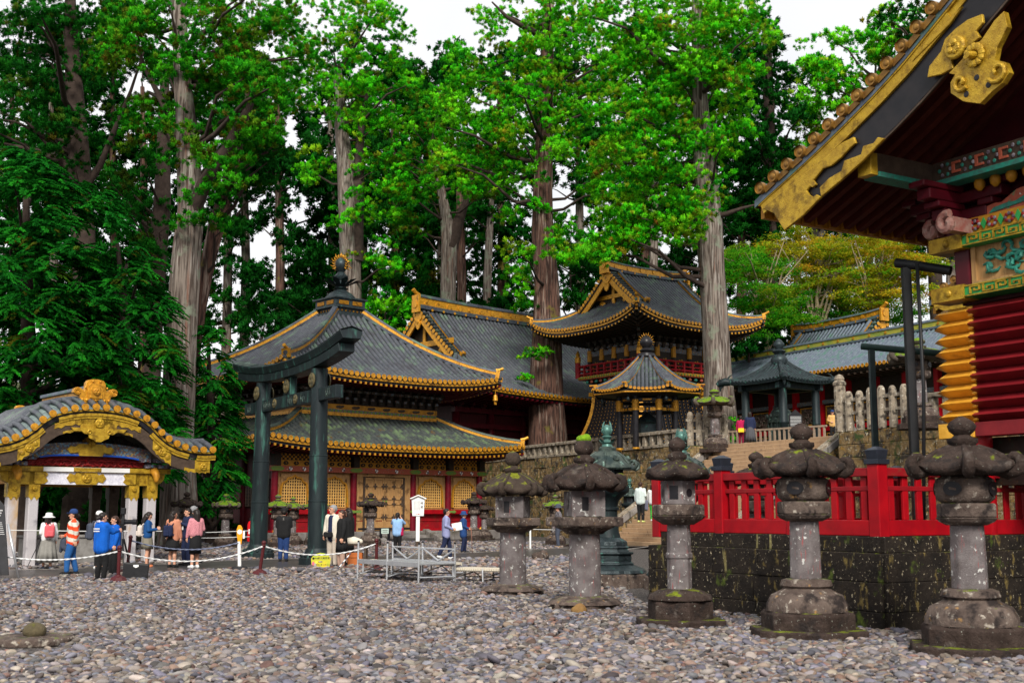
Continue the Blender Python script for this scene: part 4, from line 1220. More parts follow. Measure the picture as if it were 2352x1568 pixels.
obj('main_ridge', rk, [TILEB, mat('yellow green ridge paint', (.42, .36, .05), (.20, .28, .06), 2, .5, 0, .1), GOLDF], kr)
kw_ = MB().bx(-12, KL, 1.9, 2.2, T - .1, kz - 2.6, 0)
obj('wall', kw_, DARK, kr)
zt = kz - 2.9
kb_ = MB()
for z, h, m in ((T + 1.0, .3, 0), (T + 2.35, .34, 0), (T + 4.3, .3, 1), (zt - .2, .34, 2)): kb_.bx(-12, KL, 1.62, 1.9, z, z + h, m)
obj('rail_beam', kb_, [RED, BLUEC, DARKW], kr)
for i in range(22):
    x = -12 + (KL + 12) * i / 21
    obj('post', MB().bx(x - .18, x + .18, 1.5, 1.9, T, zt + .1), RED, kr)
cvm = mat('carved panel', (.11, .07, .06), (.03, .02, .018), 8, .6, 0, .8, 10, spots=[((.20, .17, .13), 9, .62, .68), ((.05, .09, .05), 4, .62, .7)])
rdm = random.Random(5)
for i in range(21):
    x0 = -12 + (KL + 12) * i / 21 + .35; x1 = x0 + (KL + 12) / 21 - .7
    for z0_, z1_ in ((T + 2.8, T + 4.2), (T + 1.4, T + 2.25)):
        pnl = MB().bx(x0, x1, 1.78, 1.89, z0_, z1_, 0)
        pnl.sweep([(x0 + .1, 1.75, z0_ + .08), (x1 - .1, 1.75, z0_ + .08), (x1 - .1, 1.75, z1_ - .08), (x0 + .1, 1.75, z1_ - .08), (x0 + .1, 1.75, z0_ + .09)], BOX(.09, .09, -.045), 1, up=(0, -1, 0))
        for k in range(16):
            cxp, czp = rdm.uniform(x0 + .3, x1 - .3), rdm.uniform(z0_ + .2, z1_ - .2)
            aa = rdm.uniform(0, 6.28); r0 = rdm.uniform(.12, .3)
            pnl.tube([(cxp + r0 * math.cos(aa + t * .9) * (1 - t * .14), 1.72 - .03 * math.sin(t), czp + r0 * math.sin(aa + t * .9) * (1 - t * .14)) for t in range(6)], [.03, .06, .07, .06, .05, .02], 6, 0)
        obj('carved_panel', pnl, [cvm, GOLDF], kr)
# roof rising behind the corridor
a_ = W(1830, 750, 100); b_ = W(2026, 712, 91.8)
dd = Vector((b_.x - a_.x, b_.y - a_.y, 0)); RL = dd.length; dd.normalize()
nn_ = Vector((dd.y, -dd.x, 0))
gz = (a_.z + b_.z) / 2
oo = a_ + nn_ * 5.0 - dd * 2.4
yg = thing('gate_roof_hall', 'hall with pale blue tiled hip-gable roof rising behind the corridor', 'hall', (oo.x, oo.y, 0), math.atan2(dd.y, dd.x))
hip_gable(yg, RL + 4.8, 10.0, gz - 5.0, gz - .6, 2.5, .6, .3, .40, .12, gz - 5.4, 2.0, TILEB, GOLD, raf=(DARKW, GOLDF), ridge_h=.8, sofstep=.6)
obj('wall', MB().bx(2, RL + 2.8, 2, 8, T, gz - 5.0), DARKRED, yg)

# ---------------------------------------------------------------- bronze shelter with four round posts
bc = W(1792, 900, 70)
sh = thing('bronze_shelter', 'open bronze shelter with four round posts, curved roof and beast-head corners', 'shelter', (bc.x, bc.y, T), math.atan2(-bc.y, -bc.x) - R(225) + R(4))
sh.scale = (1, 1, .93)
for (x, y) in ((-1.42, -1.42), (1.42, -1.42), (1.42, 1.42), (-1.42, 1.42)):
    obj('post', MB().lathe([(.32, 0), (.32, .15), (.24, .2), (.235, 1.6), (.25, 1.62), (.25, 1.7), (.235, 1.72), (.235, 3.75)], 16, (x, y, 0)), BRONZE, sh, smooth=True, auto=40)
obj('beam', MB().bx(-1.9, 1.9, -1.55, -1.3, 3.75, 4.15).bx(-1.9, 1.9, 1.3, 1.55, 3.75, 4.15).bx(-1.55, -1.3, -1.9, 1.9, 3.752, 4.148).bx(1.3, 1.55, -1.9, 1.9, 3.752, 4.148), BRONZED, sh, bevel=.02)
rs = MB(); hz2 = lambda t: 4.25 + 1.35 * (.45 * t + .55 * t ** 2)
for (a, b, i_) in (((-2.1, -2.1), (2.1, -2.1), (0, 1)), ((2.1, -2.1), (2.1, 2.1), (-1, 0)), ((2.1, 2.1), (-2.1, 2.1), (0, -1)), ((-2.1, 2.1), (-2.1, -2.1), (1, 0))):
    pt = roof_side(rs, a, b, i_, 1.85, hz2, lambda t: 1.85 * t, lambda t: 1.85 * t, .16, 1.5, .26, .07, nx=12, nt=8, th=.16)
    ridge(sh, [pt(1.85 * t, t) for t in [1 - i / 8 for i in range(8)] + [.02]], .2, .18, BRONZED, BRONZED, end=False, horn=False)
obj('roof', rs, [BRONZED, BRONZE], sh, smooth=True, auto=50)
for (x, y) in ((-1, -1), (1, -1), (1, 1), (-1, 1)):
    d = Vector((x, y, 0)).normalized(); p = d * 2.85 + Vector((0, 0, 4.35))
    hb = MB().tube([p, p + d * .3 + Vector((0, 0, .06)), p + d * .6 + Vector((0, 0, -.02)), p + d * .8 + Vector((0, 0, -.16))], [.2, .27, .24, .14], 10)
    hb.tube([p + d * .45 + Vector((0, 0, -.18)), p + d * .62 + Vector((0, 0, -.34)), p + d * .6 + Vector((0, 0, -.55))], [.09, .08, .03], 8)
    hb.tube([p + d * .2 + Vector((0, 0, .2)), p + d * .05 + Vector((0, 0, .42)), p - d * .1 + Vector((0, 0, .5))], [.07, .05, .02], 6)
    hb.sphere(p + d * .55 + Vector((-d.y * .18, d.x * .18, .12)), .06, 8, 6).sphere(p + d * .55 - Vector((-d.y * .18, d.x * .18, -.12)), .06, 8, 6)
    obj('beast_head', hb, BRONZE, sh, smooth=True, auto=50)
obj('roof_jewel', MB().lathe([(.45, 5.5), (.5, 5.75), (.4, 6.0), (.25, 6.1), (.42, 6.3), (.28, 6.4), (.2, 6.45), (.32, 6.65), (.32, 6.8), (.18, 7.0), (.03, 7.12)], 16), BRONZED, sh, smooth=True, auto=40)
cb = MB().lathe([(.85, 0), (.85, .3), (.7, .35), (.68, .9), (.68, 1.6), (.8, 1.65), (.8, 1.9), (.7, 2.0), (.65, 2.1), (.55, 2.35), (.3, 2.55), (.1, 2.6), (.12, 2.75), (.02, 2.9)], 16)
for k in range(12):
    a = 2 * math.pi * k / 12
    cb.tube([(.74 * math.cos(a), .74 * math.sin(a), .3), (.74 * math.cos(a), .74 * math.sin(a), 1.65)], .05, 6)
    cb.sphere((.8 * math.cos(a), .8 * math.sin(a), 2.02), (.1, .1, .14), 6, 5)
tag(obj('bronze_candelabrum', cb, BRONZEL, loc=(bc.x, bc.y, T), smooth=True, auto=35), 'round verdigris bronze candelabrum with a domed top under the four-post shelter', 'candelabrum')
# ---------------------------------------------------------------- torii
TR0 = G(592, 1283); TR1 = G(728, 1296)
td = (TR1 - TR0); TSP = td.length; ta = math.atan2(td.y, td.x)
to = thing('bronze_torii', 'tall dark bronze torii gate with upswept lintel and verdigris streaks', 'torii', (TR0.x, TR0.y, 0), ta)
for x in (0, TSP):
    s_ = 1 if x == 0 else -1
    p = MB(); n = 24
    prof = [(.33, .42), (.325, 1.9), (.335, 1.91), (.335, 1.95), (.315, 1.96), (.308, 3.3), (.318, 3.31), (.318, 3.34), (.30, 3.35), (.285, 6.05)]
    p.lathe([(r_ * .92, z) for r_, z in prof], n, (x, 0, 0))
    for v in range(len(p.v)):
        X, Y_, Z = p.v[v]; p.v[v] = (X + s_ * (Z / 6.0) * .13, Y_, Z)
    po_ = obj('post', p, BRONZE, to, smooth=True, auto=40)
    for yy in (-1, 1):
        M2 = Matrix.Rotation(0 if yy < 0 else math.pi, 3, 'Z')
        cr = MB(); crest(cr, (x + s_ * .12, yy * .25, 5.68), .24, M_=M2)
        obj('crest_medallion', cr, GOLDF if False else mat('old gilt bronze', (.16, .12, .05), (.07, .07, .05), 8, .5, .4) if 'old gilt bronze' not in MATS else MATS['old gilt bronze'], po_)
    b = MB().lathe([(.56, 0), (.56, .2), (.52, .22), (.50, .28), (.42, .33), (.37, .40), (.36, .44), (.33, .5)], 24, (x, 0, 0))
    for k in range(16):
        a = 2 * math.pi * k / 16
        b.sphere((x + .46 * math.cos(a), .46 * math.sin(a), .28), (.08, .08, .07), 8, 5)
    obj('post_base', b, BRONZE, to, smooth=True, auto=45)
def lint(x): # height offset of upswept lintel
    u = (x - TSP / 2) / (TSP / 2 + 2.3)
    return .44 * abs(u) ** 2.4
xs_ = [-2.3 + (TSP + 4.6) * i / 28 for i in range(29)]
sh_ = MB(); sh_.sweep([(x, 0, 6.0 + lint(x)) for x in xs_ if -2.15 < x < TSP + 2.15], [(-.25, 0), (.25, 0), (.27, .26), (-.27, .26)], 0)
obj('lower_lintel', sh_, BRONZE, to, bevel=.01)
ks = MB(); ks.sweep([(x, 0, 6.26 + lint(x) * 1.06) for x in xs_], [(-.29, 0), (.29, 0), (.37, .22), (.35, .25), (0, .36), (-.35, .25), (-.37, .22)], 0)
ks.grid([[(x, y, 6.26 + lint(x) * 1.06 + .255 + .11 * (1 - abs(y) / .36) + .012) for y in (-.36, 0, .36)] for x in xs_[:6]], 1, True)
ks.grid([[(x, y, 6.26 + lint(x) * 1.06 + .255 + .11 * (1 - abs(y) / .36) + .012) for y in (-.36, 0, .36)] for x in xs_[-6:]], 1, True)
obj('top_lintel', ks, [BRONZE, BRONZEL], to, bevel=.012)
tb_ = MB(); tb_.bx(-1.45, TSP + 1.45, -.13, .13, 5.02, 5.42, 0)
obj('tie_beam', tb_, BRONZE, to, bevel=.015)
for x0 in (-1.1, .55, .85, TSP / 2 + .2, TSP - 1.3, TSP + .75):
    wv_ = MB()
    for k in range(3):
        wv_.tube([(x0 + .14 * k + .03 * math.sin(t * 1.6), -.14, 5.10 + .06 * t) for t in range(5)], .016, 5)
    obj('wave_relief', wv_, BRONZEL, to)
gz_ = MB().bx(TSP / 2 - .3, TSP / 2 + .3, -.12, .12, 5.421, 6.01, 0)
go = obj('centre_strut', gz_, BRONZE, to, bevel=.015)
for xx, zz, rr_ in ((TSP / 2, 5.72, .25), (TSP * .30, 5.22, .16), (TSP * .66, 5.22, .16)):
    cr = MB(); crest(cr, (xx, -.125, zz), rr_); obj('crest_medallion', cr, MATS['old gilt bronze'], go if zz > 5.5 else to)

# ---------------------------------------------------------------- water pavilion
wp = thing('water_pavilion', 'purification pavilion with gold-trimmed cusped gable on white stone pillars', 'pavilion', (-14.5, 35.0, 0), R(40))
PW = 4.17; pc_ = PW / 2
PROF = [(0, 4.62), (.45, 4.60), (.9, 4.53), (1.33, 4.40), (1.65, 4.18), (1.9, 3.94), (2.2, 3.72), (2.55, 3.57), (2.95, 3.48), (3.35, 3.46), (3.78, 3.49)]
PROFF = [(-a, b) for a, b in PROF[::-1][:-1]] + PROF
def pz(x):
    x = abs(x)
    for (a, b), (c, d) in zip(PROF[:-1], PROF[1:]):
        if x <= c: return b + (d - b) * (x - a) / (c - a)
    return PROF[-1][1]
YF, YB = -1.0, 4.0
def prof_pts(n=60, dz=0.0, sc=1.0): return [(pc_ + x, pz(x) + dz) for x in np.linspace(-3.78 * sc, 3.78 * sc, n + 1)]
rmb = MB()
rise = .30
rowF = prof_pts(); 
rmb.grid([[(x, YF, z) for x, z in rowF], [(x, YF + .45, z + rise * .7) for x, z in rowF], [(x, YF + .9, z + rise) for x, z in rowF]], 2, True)
rmb.grid([[(x, YF + .9, z + rise) for x, z in rowF], [(x, YB - .9, z + rise) for x, z in rowF], [(x, YB, z) for x, z in rowF]], 0, True)
rmb.grid([[(x, YF, z - .08) for x, z in rowF], [(x, YB, z - .08) for x, z in rowF]], 3)
nr = 26
acc = 0; L_ = 0; pts_ = prof_pts(400)
cum = [0]
for a, b in zip(pts_[:-1], pts_[1:]): cum.append(cum[-1] + math.hypot(b[0] - a[0], b[1] - a[1]))
def at_len(s):
    i = min(range(len(cum)), key=lambda k: abs(cum[k] - s))
    i = max(1, min(i, len(pts_) - 2))
    tx, tz = pts_[i + 1][0] - pts_[i - 1][0], pts_[i + 1][1] - pts_[i - 1][1]
    l = math.hypot(tx, tz)
    return pts_[i], (tx / l, tz / l)
for k in range(nr):
    (x, z), (tx, tz) = at_len(cum[-1] * (k + .5) / nr)
    nx_, nz_ = -tz, tx
    path = [(YF - .06, 0), (YF + .2, .12), (YF + .45, .21), (YF + .7, .27), (YF + .95, .31)]
    rmb.tube([(x + nx_ * .07, y, z + nz_ * .07 + dz) for y, dz in path], .085, 10, 0)
    rmb.tube([(x + nx_ * .06, YF - .06, z + nz_ * .06), (x + nx_ * .06, YF - .12, z + nz_ * .06)], .105, 14, 1)
    rmb.tube([(x + nx_ * .06, YF - .12, z + nz_ * .06), (x + nx_ * .06, YF - .13, z + nz_ * .06)], .06, 10, 1)
for yy in (YF + .95, YF + 1.25): rmb.tube([(x, yy, z + rise + .06) for x, z in prof_pts(40)], .10, 8, 0)
for k in range(12):
    y = YF + 1.5 + k * .26
    rmb.tube([(x, y, z + rise + .03) for x, z in prof_pts(40)], .075, 6, 0)
obj('roof', rmb, [TILER, GOLD, TILEP, DARKW], wp, smooth=True, auto=50)
rd_ = MB()
rd_.bx(pc_ - .25, pc_ + .25, YF + .6, YB - .4, 4.85, 5.05, 0); rd_.bx(pc_ - .18, pc_ + .18, YF + .6, YB - .4, 5.05, 5.25, 1); rd_.bx(pc_ - .25, pc_ + .25, YF + .6, YB - .4, 5.25, 5.36, 0)
obj('roof_ridge', rd_, [TILEB, GOLD], wp, bevel=.02)
# ridge-end ornament
def mir(h): return h + [(-a, b) for a, b in h[::-1]]
on = MB()
body = mir([(-.62, 0), (-.68, .30)] + [(-.80, .32), (-.95, .42), (-.92, .58), (-.78, .66), (-.62, .62), (-.50, .50), (-.44, .62), (-.42, .86), (-.34, .98), (-.12, 1.03)])
YO = YF + .42; OS, OZ = .70, 4.83
on.prism([(pc_ + a * OS, OZ + b * OS) for a, b in body], YO, YO + .2, 0)
arch_ = mir([(-.36, .12), (-.36, .6), (-.32, .78), (-.24, .84)])
on.prism([(pc_ + a * OS, OZ + b * OS) for a, b in arch_], YO - .05, YO, 0)
arch2 = mir([(-.26, .2), (-.26, .56), (-.22, .68), (-.16, .72)])
on.prism([(pc_ + a * OS, OZ + b * OS) for a, b in arch2], YO - .085, YO - .05, 0)
for k in range(7): on.sphere((pc_ + (-.5 + k / 6) * .80, YO - .02, OZ + .09), (.05, .04, .05), 8, 6, 0)
for k in (-.3, -.1, .1, .3): on.sphere((pc_ + k * 1.1, YO - .04, OZ + .46 + .19 * (abs(k) < .2)), (.034, .03, .034), 8, 6, 0)
crest(on, (pc_, YO - .08, OZ + .34), .115)
for sg in (-1, 1):
    for r_ in (.13, .08): on.tube([(pc_ + sg * .56 + r_ * .75 * math.cos(t * .5), YO - .02, OZ + .34 + r_ * .75 * math.sin(t * .5)) for t in range(13)], .018, 6, 0)
obj('ridge_ornament', on, GOLD, wp, bevel=.02)
# second small ornament far down the ridge behind
o2 = MB().prism([(pc_ - .8 + a * .4, 4.55 + b * .45) for a, b in body], YB - .3, YB - .15, 0)
obj('ridge_ornament', o2, GOLD, wp, bevel=.015)
# eave board stack and bargeboard
fb_ = MB()
P1_ = [(pc_ + x, YF + .02, pz(x)) for x in np.linspace(-3.72, 3.72, 61)]
fb_.sweep(P1_, [(-.03, -.06), (.03, -.06), (.03, -.01), (-.03, -.01)], 0)
fb_.sweep([(x, y + .03, z) for x, y, z in P1_], [(-.03, -.20), (.03, -.20), (.03, -.06), (-.03, -.06)], 1)
def sub(lo, hi, y, z0, z1, m, n=16):
    fb_.sweep([(pc_ + x, YF + y, pz(x)) for x in np.linspace(lo, hi, n)], [(-.02, z0), (.02, z0), (.02, z1), (-.02, z1)], m)
for lo, hi in ((-1.25, 1.25), (-2.9, -1.75), (1.75, 2.9), (-3.75, -3.15), (3.15, 3.75)):
    sub(lo, hi, -.01, -.20, -.12, 0); sub(lo, hi, .02, -.27, -.20, 0)
obj('eave_fascia', fb_, [GOLD2, BLACK], wp)
bz = lambda x: pz(x) - .27
bb_ = MB(); bb_.sweep([(pc_ + x, YF + .10, bz(x)) for x in np.linspace(-3.55, 3.55, 61)], [(-.05, -.36), (.05, -.36), (.05, 0), (-.05, 0)], 0)
obj('bargeboard', bb_, DARKW, wp)
GDS = {k: MB() for k in (-2, -1, 0, 1, 2)}
def fit(lo, hi, z0, z1, n=16, wob=.03, y=.03):
    P = []
    for i in range(n + 1):
        x = lo + (hi - lo) * i / n
        P.append((x, bz(x) + z0 + wob * math.sin(i * 2.4)))
    Q = [(lo + (hi - lo) * i / n, bz(lo + (hi - lo) * i / n) + z1) for i in range(n + 1)]
    poly = P + Q[::-1]
    vs = [(pc_ + a, YF + y, b) for a, b in poly] + [(pc_ + a, YF + y + .03, b) for a, b in poly]
    k = n + 1
    fs = []
    for i in range(n):
        fs.append((i, i + 1, 2 * k - 2 - i, 2 * k - 1 - i)); 
    GDS[0 if lo < 0 < hi else (1 if lo > 0 else -1) * (2 if min(abs(lo), abs(hi)) > 2.5 else 1)].add(vs, fs + [(i, i + 2 * k, (i + 1) % (2 * k) + 2 * k, (i + 1) % (2 * k)) for i in range(2 * k)], 0)
fit(-1.3, 1.3, -.16, 0, 26); fit(-.55, .55, -.34, 0, 12, .01)
fit(-1.05, 1.05, -.37, -.30, 20, .02)
for sg in (-1, 1):
    a, b = sorted((sg * 1.70, sg * 2.30)); fit(a, b, -.38, -.02, 10)
    a, b = sorted((sg * 2.75, sg * 3.60)); fit(a, b, -.38, -.28, 12)
    a, b = sorted((sg * 3.1, sg * 3.60)); fit(a, b, -.37, 0, 8, .01)
    for xx in (2.0, 3.38): crest(GDS[sg * (2 if xx > 3 else 1)], (pc_ + sg * xx, YF + .03, bz(xx) - .19), .12)
    for xx in (1.82, 2.18): GDS[sg].sphere((pc_ + sg * xx, YF + .02, bz(xx) - .2), (.08, .03, .08), 8, 5)
gd = GDS[0]
crest(gd, (pc_, YF + .0, bz(0) - .15), .14)
pend = mir([(-1.0, 0), (-.88, -.13), (-.62, -.12), (-.5, -.22), (-.38, -.22), (-.34, -.36), (-.2, -.42), (-.08, -.50)])
gd.prism([(pc_ + a * .85, bz(0) - .30 + b * .8) for a, b in pend], YF - .02, YF + .04, 0)
for sg in (-1, 1): gd.tube([(pc_ + sg * .3 + .07 * math.cos(t * .6) * (1 - t * .05), YF - .04, bz(0) - .42 + .07 * math.sin(t * .6) * (1 - t * .05)) for t in range(12)], .018, 6)
for k in GDS: obj('gilt_fitting', GDS[k], GOLD2, wp)
# tympanum, beams, carvings
ty = MB()
tp_ = [(pc_ + x, pz(x) - .6) for x in np.linspace(-2.1, 2.1, 31)] + [(pc_ + 2.1, 2.9), (pc_ - 2.1, 2.9)]
ty.prism(tp_, .05, .15, 0)
rdm = random.Random(3)
for k in range(40):
    x = rdm.uniform(-1.5, 1.5); z = rdm.uniform(3.55, min(3.95, pz(x) - .7))
    ty.tube([(pc_ + x + .12 * math.cos(t * .8 + k), -.06, z + .10 * math.sin(t * .8 + k)) for t in range(5)], [.03, .05, .05, .04, .02], 6, 0)
ty.tube([(pc_, -.25, 3.75), (pc_, .05, 3.75)], .1, 10, 1)
obj('tympanum', ty, [DARK, GOLDF], wp)
kb2 = MB()
bow = lambda x: 3.30 + .10 * (1 - (x / 2.0) ** 2)
up_ = [(x, bow(x) + .18 * max(0, 1 - (x / 2.05) ** 2) ** .5 + .08) for x in np.linspace(-1.9, 1.9, 21)]
lo_ = [(x, 3.12 + .14 * max(0, 1 - (x / 1.7) ** 4)) for x in np.linspace(1.9, -1.9, 21)]
kb2.prism([(pc_ + a, b) for a, b in up_ + lo_], -.42, -.12, 0)
kb2.sweep([(pc_ + x, -.43, 3.125 + .14 * max(0, 1 - (x / 1.7) ** 4)) for x in np.linspace(-1.5, 1.5, 16)], BOX(.04, .05, -.02), 1)
kb2.prism([(pc_ + a, 3.42 + b) for a, b in mir([(-.36, -.17), (-.38, -.06), (-.62, -.10), (-.72, .02), (-.62, .12), (-.48, .10), (-.36, .19)])], -.46, -.421, 2)
for k in range(5):
    a = math.pi / 2 + (k - 2) * .38
    kb2.tube([(pc_, -.45, 3.5), (pc_ + .1 * math.cos(a), -.5, 3.5 + .17 * math.sin(a)), (pc_ + .17 * math.cos(a), -.48, 3.5 + .27 * math.sin(a))], [.02, .045, .01], 6, 2)
obj('rainbow_beam', kb2, [BLUEC, mat('blue paint', (.01, .06, .35), None, 4, .5), GOLD2], wp, bevel=.01)
cv = MB()
pan = [(x, 3.12 + .13 * max(0, 1 - (x / 1.7) ** 4)) for x in np.linspace(1.75, -1.75, 15)] + [(-1.75, 2.95), (1.75, 2.95)]
cv.prism([(pc_ + a, b) for a, b in pan], -.16, -.05, 0)
for sg in (-1, 1):
    for k in range(7):
        x0 = sg * (.15 + .24 * k)
        cv.tube([(pc_ + x0 + sg * .17 * math.cos(t * .55), -.2 - .02 * math.sin(t), 3.06 + .085 * math.sin(t * .55) - .01 * k * .3) for t in range(9)], [.02, .03, .036, .036, .032, .03, .028, .022, .012], 6, 0)
        cv.tube([(pc_ + x0 - sg * .1 + sg * .16 * t / 5, -.19, 2.98 + .03 * math.sin(t * 1.3 + k)) for t in range(6)], [.02, .03, .03, .03, .025, .01], 6, 0)
for x, z in ((-.05, 3.13), (.42, 3.0), (-.8, 3.0)): cv.sphere((pc_ + x, -.22, z), .04, 8, 6, 1)
obj('wave_carving', cv, [CARVED, RED], wp)
for sg in (-1, 1):
    wb = MB()
    for k in range(3):
        for j in range(2):
            x = sg * (1.95 + .42 * k - .21 * j)
            wb.bx(pc_ + x - .16, pc_ + x + .16, -.3 - .12 * j, .12, 2.94 + .17 * j, 3.06 + .17 * j, 0)
            wb.bx(pc_ + x - .07, pc_ + x + .07, -.35 - .12 * j, -.301 - .12 * j, 2.955 + .17 * j, 3.03 + .17 * j, 1)
    wb.bx(pc_ + sg * 2.38 - .13, pc_ + sg * 2.38 + .13, -.75, .1, 3.31, 3.52, 2)
    obj('bracket_row', wb, [WHITEC, BLUEC, GOLD2], wp, bevel=.01)
gbm = MB()
gbm.bx(-.55, PW + .55, -.24, .24, 2.78, 2.92, 0); gbm.bx(.05, PW - .05, -.16, .16, 2.40, 2.78, 0)
gbm.bx(.78, PW - .78, -.245, .245, 2.785, 2.915, 1); gbm.bx(.80, PW - .80, -.168, .168, 2.405, 2.775, 2)
gbm.prism([(pc_ + a, 2.60 + b) for a, b in mir([(-.30, -.19), (-.36, -.10), (-.5, -.14), (-.6, 0), (-.5, .14), (-.36, .10), (-.30, .18)])], -.20, -.169, 0)
gbm.bx(pc_ - .42, pc_ + .42, -.25, -.246, 2.79, 2.91, 0)
crest(gbm, (pc_, -.20, 2.60), .14)
for sg in (-1, 1): gbm.prism([(pc_ + sg * (PW / 2 - .85 - a), 2.6 + b) for a, b in ((0, -.18), (.10, -.1), (.04, 0), (.10, .1), (0, .18), (-.3, .18), (-.3, -.18))], -.19, -.169, 0)
for sg, x in ((-1, 0), (1, PW)):
    gbm.prism([(x + sg * a, b) for a, b in ((.05, 2.78), (.42, 2.77), (.38, 2.6), (.3, 2.5), (.18, 2.44), (.05, 2.40))], -.12, .12, 0)
obj('gilt_beam', gbm, [GOLD2, WHITE, WHITEB], wp, bevel=.008)
for y in (0, 3.0):
    for x in (0, .58, PW - .58, PW):
        w = .155 if x in (0, PW) else .145
        pl_ = MB().box((x, y, 1.2), (w * 2, w * 2, 2.36), 0)
        po_ = obj('pillar', pl_, GRANITE if y < 1 else DARKW, wp, bevel=.03)  # back pillars and caps coloured dark: the interior's shade is put into the material
        cp = MB().box((x, y, 2.40), (w * 2 + .03, w * 2 + .03, .74), 0)
        for dx in (-.08, .08): cp.prism([(x + dx - .07, 2.035), (x + dx + .07, 2.035), (x + dx, 1.93)], y - w - .014, y - w + .004, 0)
        crest(cp, (x, y - w - .014, 2.28), .075)
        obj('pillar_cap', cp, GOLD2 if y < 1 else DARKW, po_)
        if x in (0, PW):
            hd = MB().tube([(x, y - .2, 2.86), (x, y - .36, 2.80), (x, y - .46, 2.66), (x, y - .44, 2.52)], [.13, .13, .11, .06], 10).sphere((x - .07, y - .42, 2.78), .035, 6, 5).sphere((x + .07, y - .42, 2.78), .035, 6, 5).tube([(x, y - .3, 2.9), (x, y - .42, 2.93)], [.05, .02], 6)
            obj('lion_head', hd, GOLDF, wp, smooth=True, auto=60)
obj('side_beam', MB().bx(-.12, .12, .2, 2.9, 2.42, 2.9).bx(PW - .12, PW + .12, .2, 2.9, 2.42, 2.9).bx(.2, PW - .2, 2.85, 3.15, 2.4, 2.9), GOLDF, wp)
obj('ceiling', MB().bx(-.6, PW + .6, -.1, 3.4, 2.93, 2.98), DARK, wp)
obj('floor_slab', MB().bx(-.5, PW + .5, -.6, 3.5, .01, .05), FNDN, wp, bevel=.01)
bs = MB().bx(.9, PW - .9, .7, 2.0, .05, .82, 0).bx(.85, PW - .85, .65, 2.05, .82, .90, 0)
tag(obj('water_basin', bs, mat('basin granite', (.24, .23, .22), (.15, .14, .13), 5, .8, 0, .4, 25), bevel=.03, loc=(-14.5, 35, 0), rz=R(40)), 'long grey granite water basin inside the gold pavilion', 'basin')
# ---------------------------------------------------------------- raised stone platform, red fence and log storehouse
U2, V2 = Vector((.515, -.857, 0)).normalized(), Vector((.857, .515, 0)).normalized()
SANG = math.atan2(U2.y, U2.x)
C1 = Vector((2.4, 21, 0)); CC = C1 + U2 * 5.15
CL = C1 + V2 * 16; CR = CC + V2 * 16
plat = thing('stone_platform', 'dark mossy stone platform carrying the red fence and the log storehouse', 'platform')
for p0, p1, sd in ((CL, C1, 1), (C1, CC, 2), (CC, CR, 3)):
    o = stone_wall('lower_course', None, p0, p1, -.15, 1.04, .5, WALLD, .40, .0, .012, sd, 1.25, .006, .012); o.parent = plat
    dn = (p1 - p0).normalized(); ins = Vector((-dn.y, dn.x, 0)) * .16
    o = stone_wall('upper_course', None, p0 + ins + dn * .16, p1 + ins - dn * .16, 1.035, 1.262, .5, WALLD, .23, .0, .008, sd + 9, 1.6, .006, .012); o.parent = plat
pt_ = [C1, CC, CR, CL]
cen = (C1 + CR) / 2
tp2 = [p + (cen - p).normalized() * .45 for p in pt_]
mbp = MB().add([(p.x, p.y, 1.24) for p in tp2] + [(p.x, p.y, -.1) for p in tp2], [(3, 2, 1, 0)] + [(i, i + 4, (i + 1) % 4 + 4, (i + 1) % 4) for i in range(4)])
obj('fill', mbp, SOIL, plat)
fence = thing('red_fence', 'vermilion lacquered wooden fence with black metal post caps on the stone platform', 'fence')
def fpost(p, cap=True):
    mb = MB().box((p.x, p.y, 1.72), (.20, .20, 1.10), 0, rz=SANG)
    o = obj('post', mb, RED, fence, bevel=.012)
    cp = MB().box((p.x, p.y, 2.30), (.25, .25, .07), 0, rz=SANG).box((p.x, p.y, 2.40), (.19, .19, .14), 0, rz=SANG, taper=1.22).box((p.x, p.y, 2.49), (.235, .235, .05), 0, rz=SANG, taper=.3)
    obj('post_cap', cp, mat('dark cap metal', (.035, .04, .06), (.025, .03, .04), 6, .4, .4) if 'dark cap metal' not in MATS else MATS['dark cap metal'], o, bevel=.008)
def frun(p0, p1, seg, posts=True, first=True):
    d = (p1 - p0); L = d.length; d.normalize(); n = max(1, round(L / seg))
    a = math.atan2(d.y, d.x)
    def rail(z, h, w):
        mid = (p0 + p1) / 2
        obj('rail', MB().box((mid.x, mid.y, z), (L - .1, w, h), 0, rz=a), REDP if h < .2 else RED, fence, bevel=.01)
    rail(1.375, .22, .17); rail(2.16, .12, .15); rail(1.93, .07, .06)
    for i in range(n + 1):
        if i > 0 or first: fpost(p0 + d * L * i / n)
        if i < n:
            for k in range(5):
                q = p0 + d * (L * (i + (k + .85) / 5.7) / n)
                obj('picket', MB().box((q.x, q.y, 1.792), (.115, .045, .61), 0, rz=a), RED, fence, bevel=.008)
ins = .30
f1 = C1 + V2 * .17 + U2 * .05; f2 = CC + V2 * ins - U2 * ins
frun(f1 + V2 * 6, f1, 1.7); frun(f1, f2, 1.6, first=False); frun(f2, f2 + V2 * 8.3, 1.75, first=False)

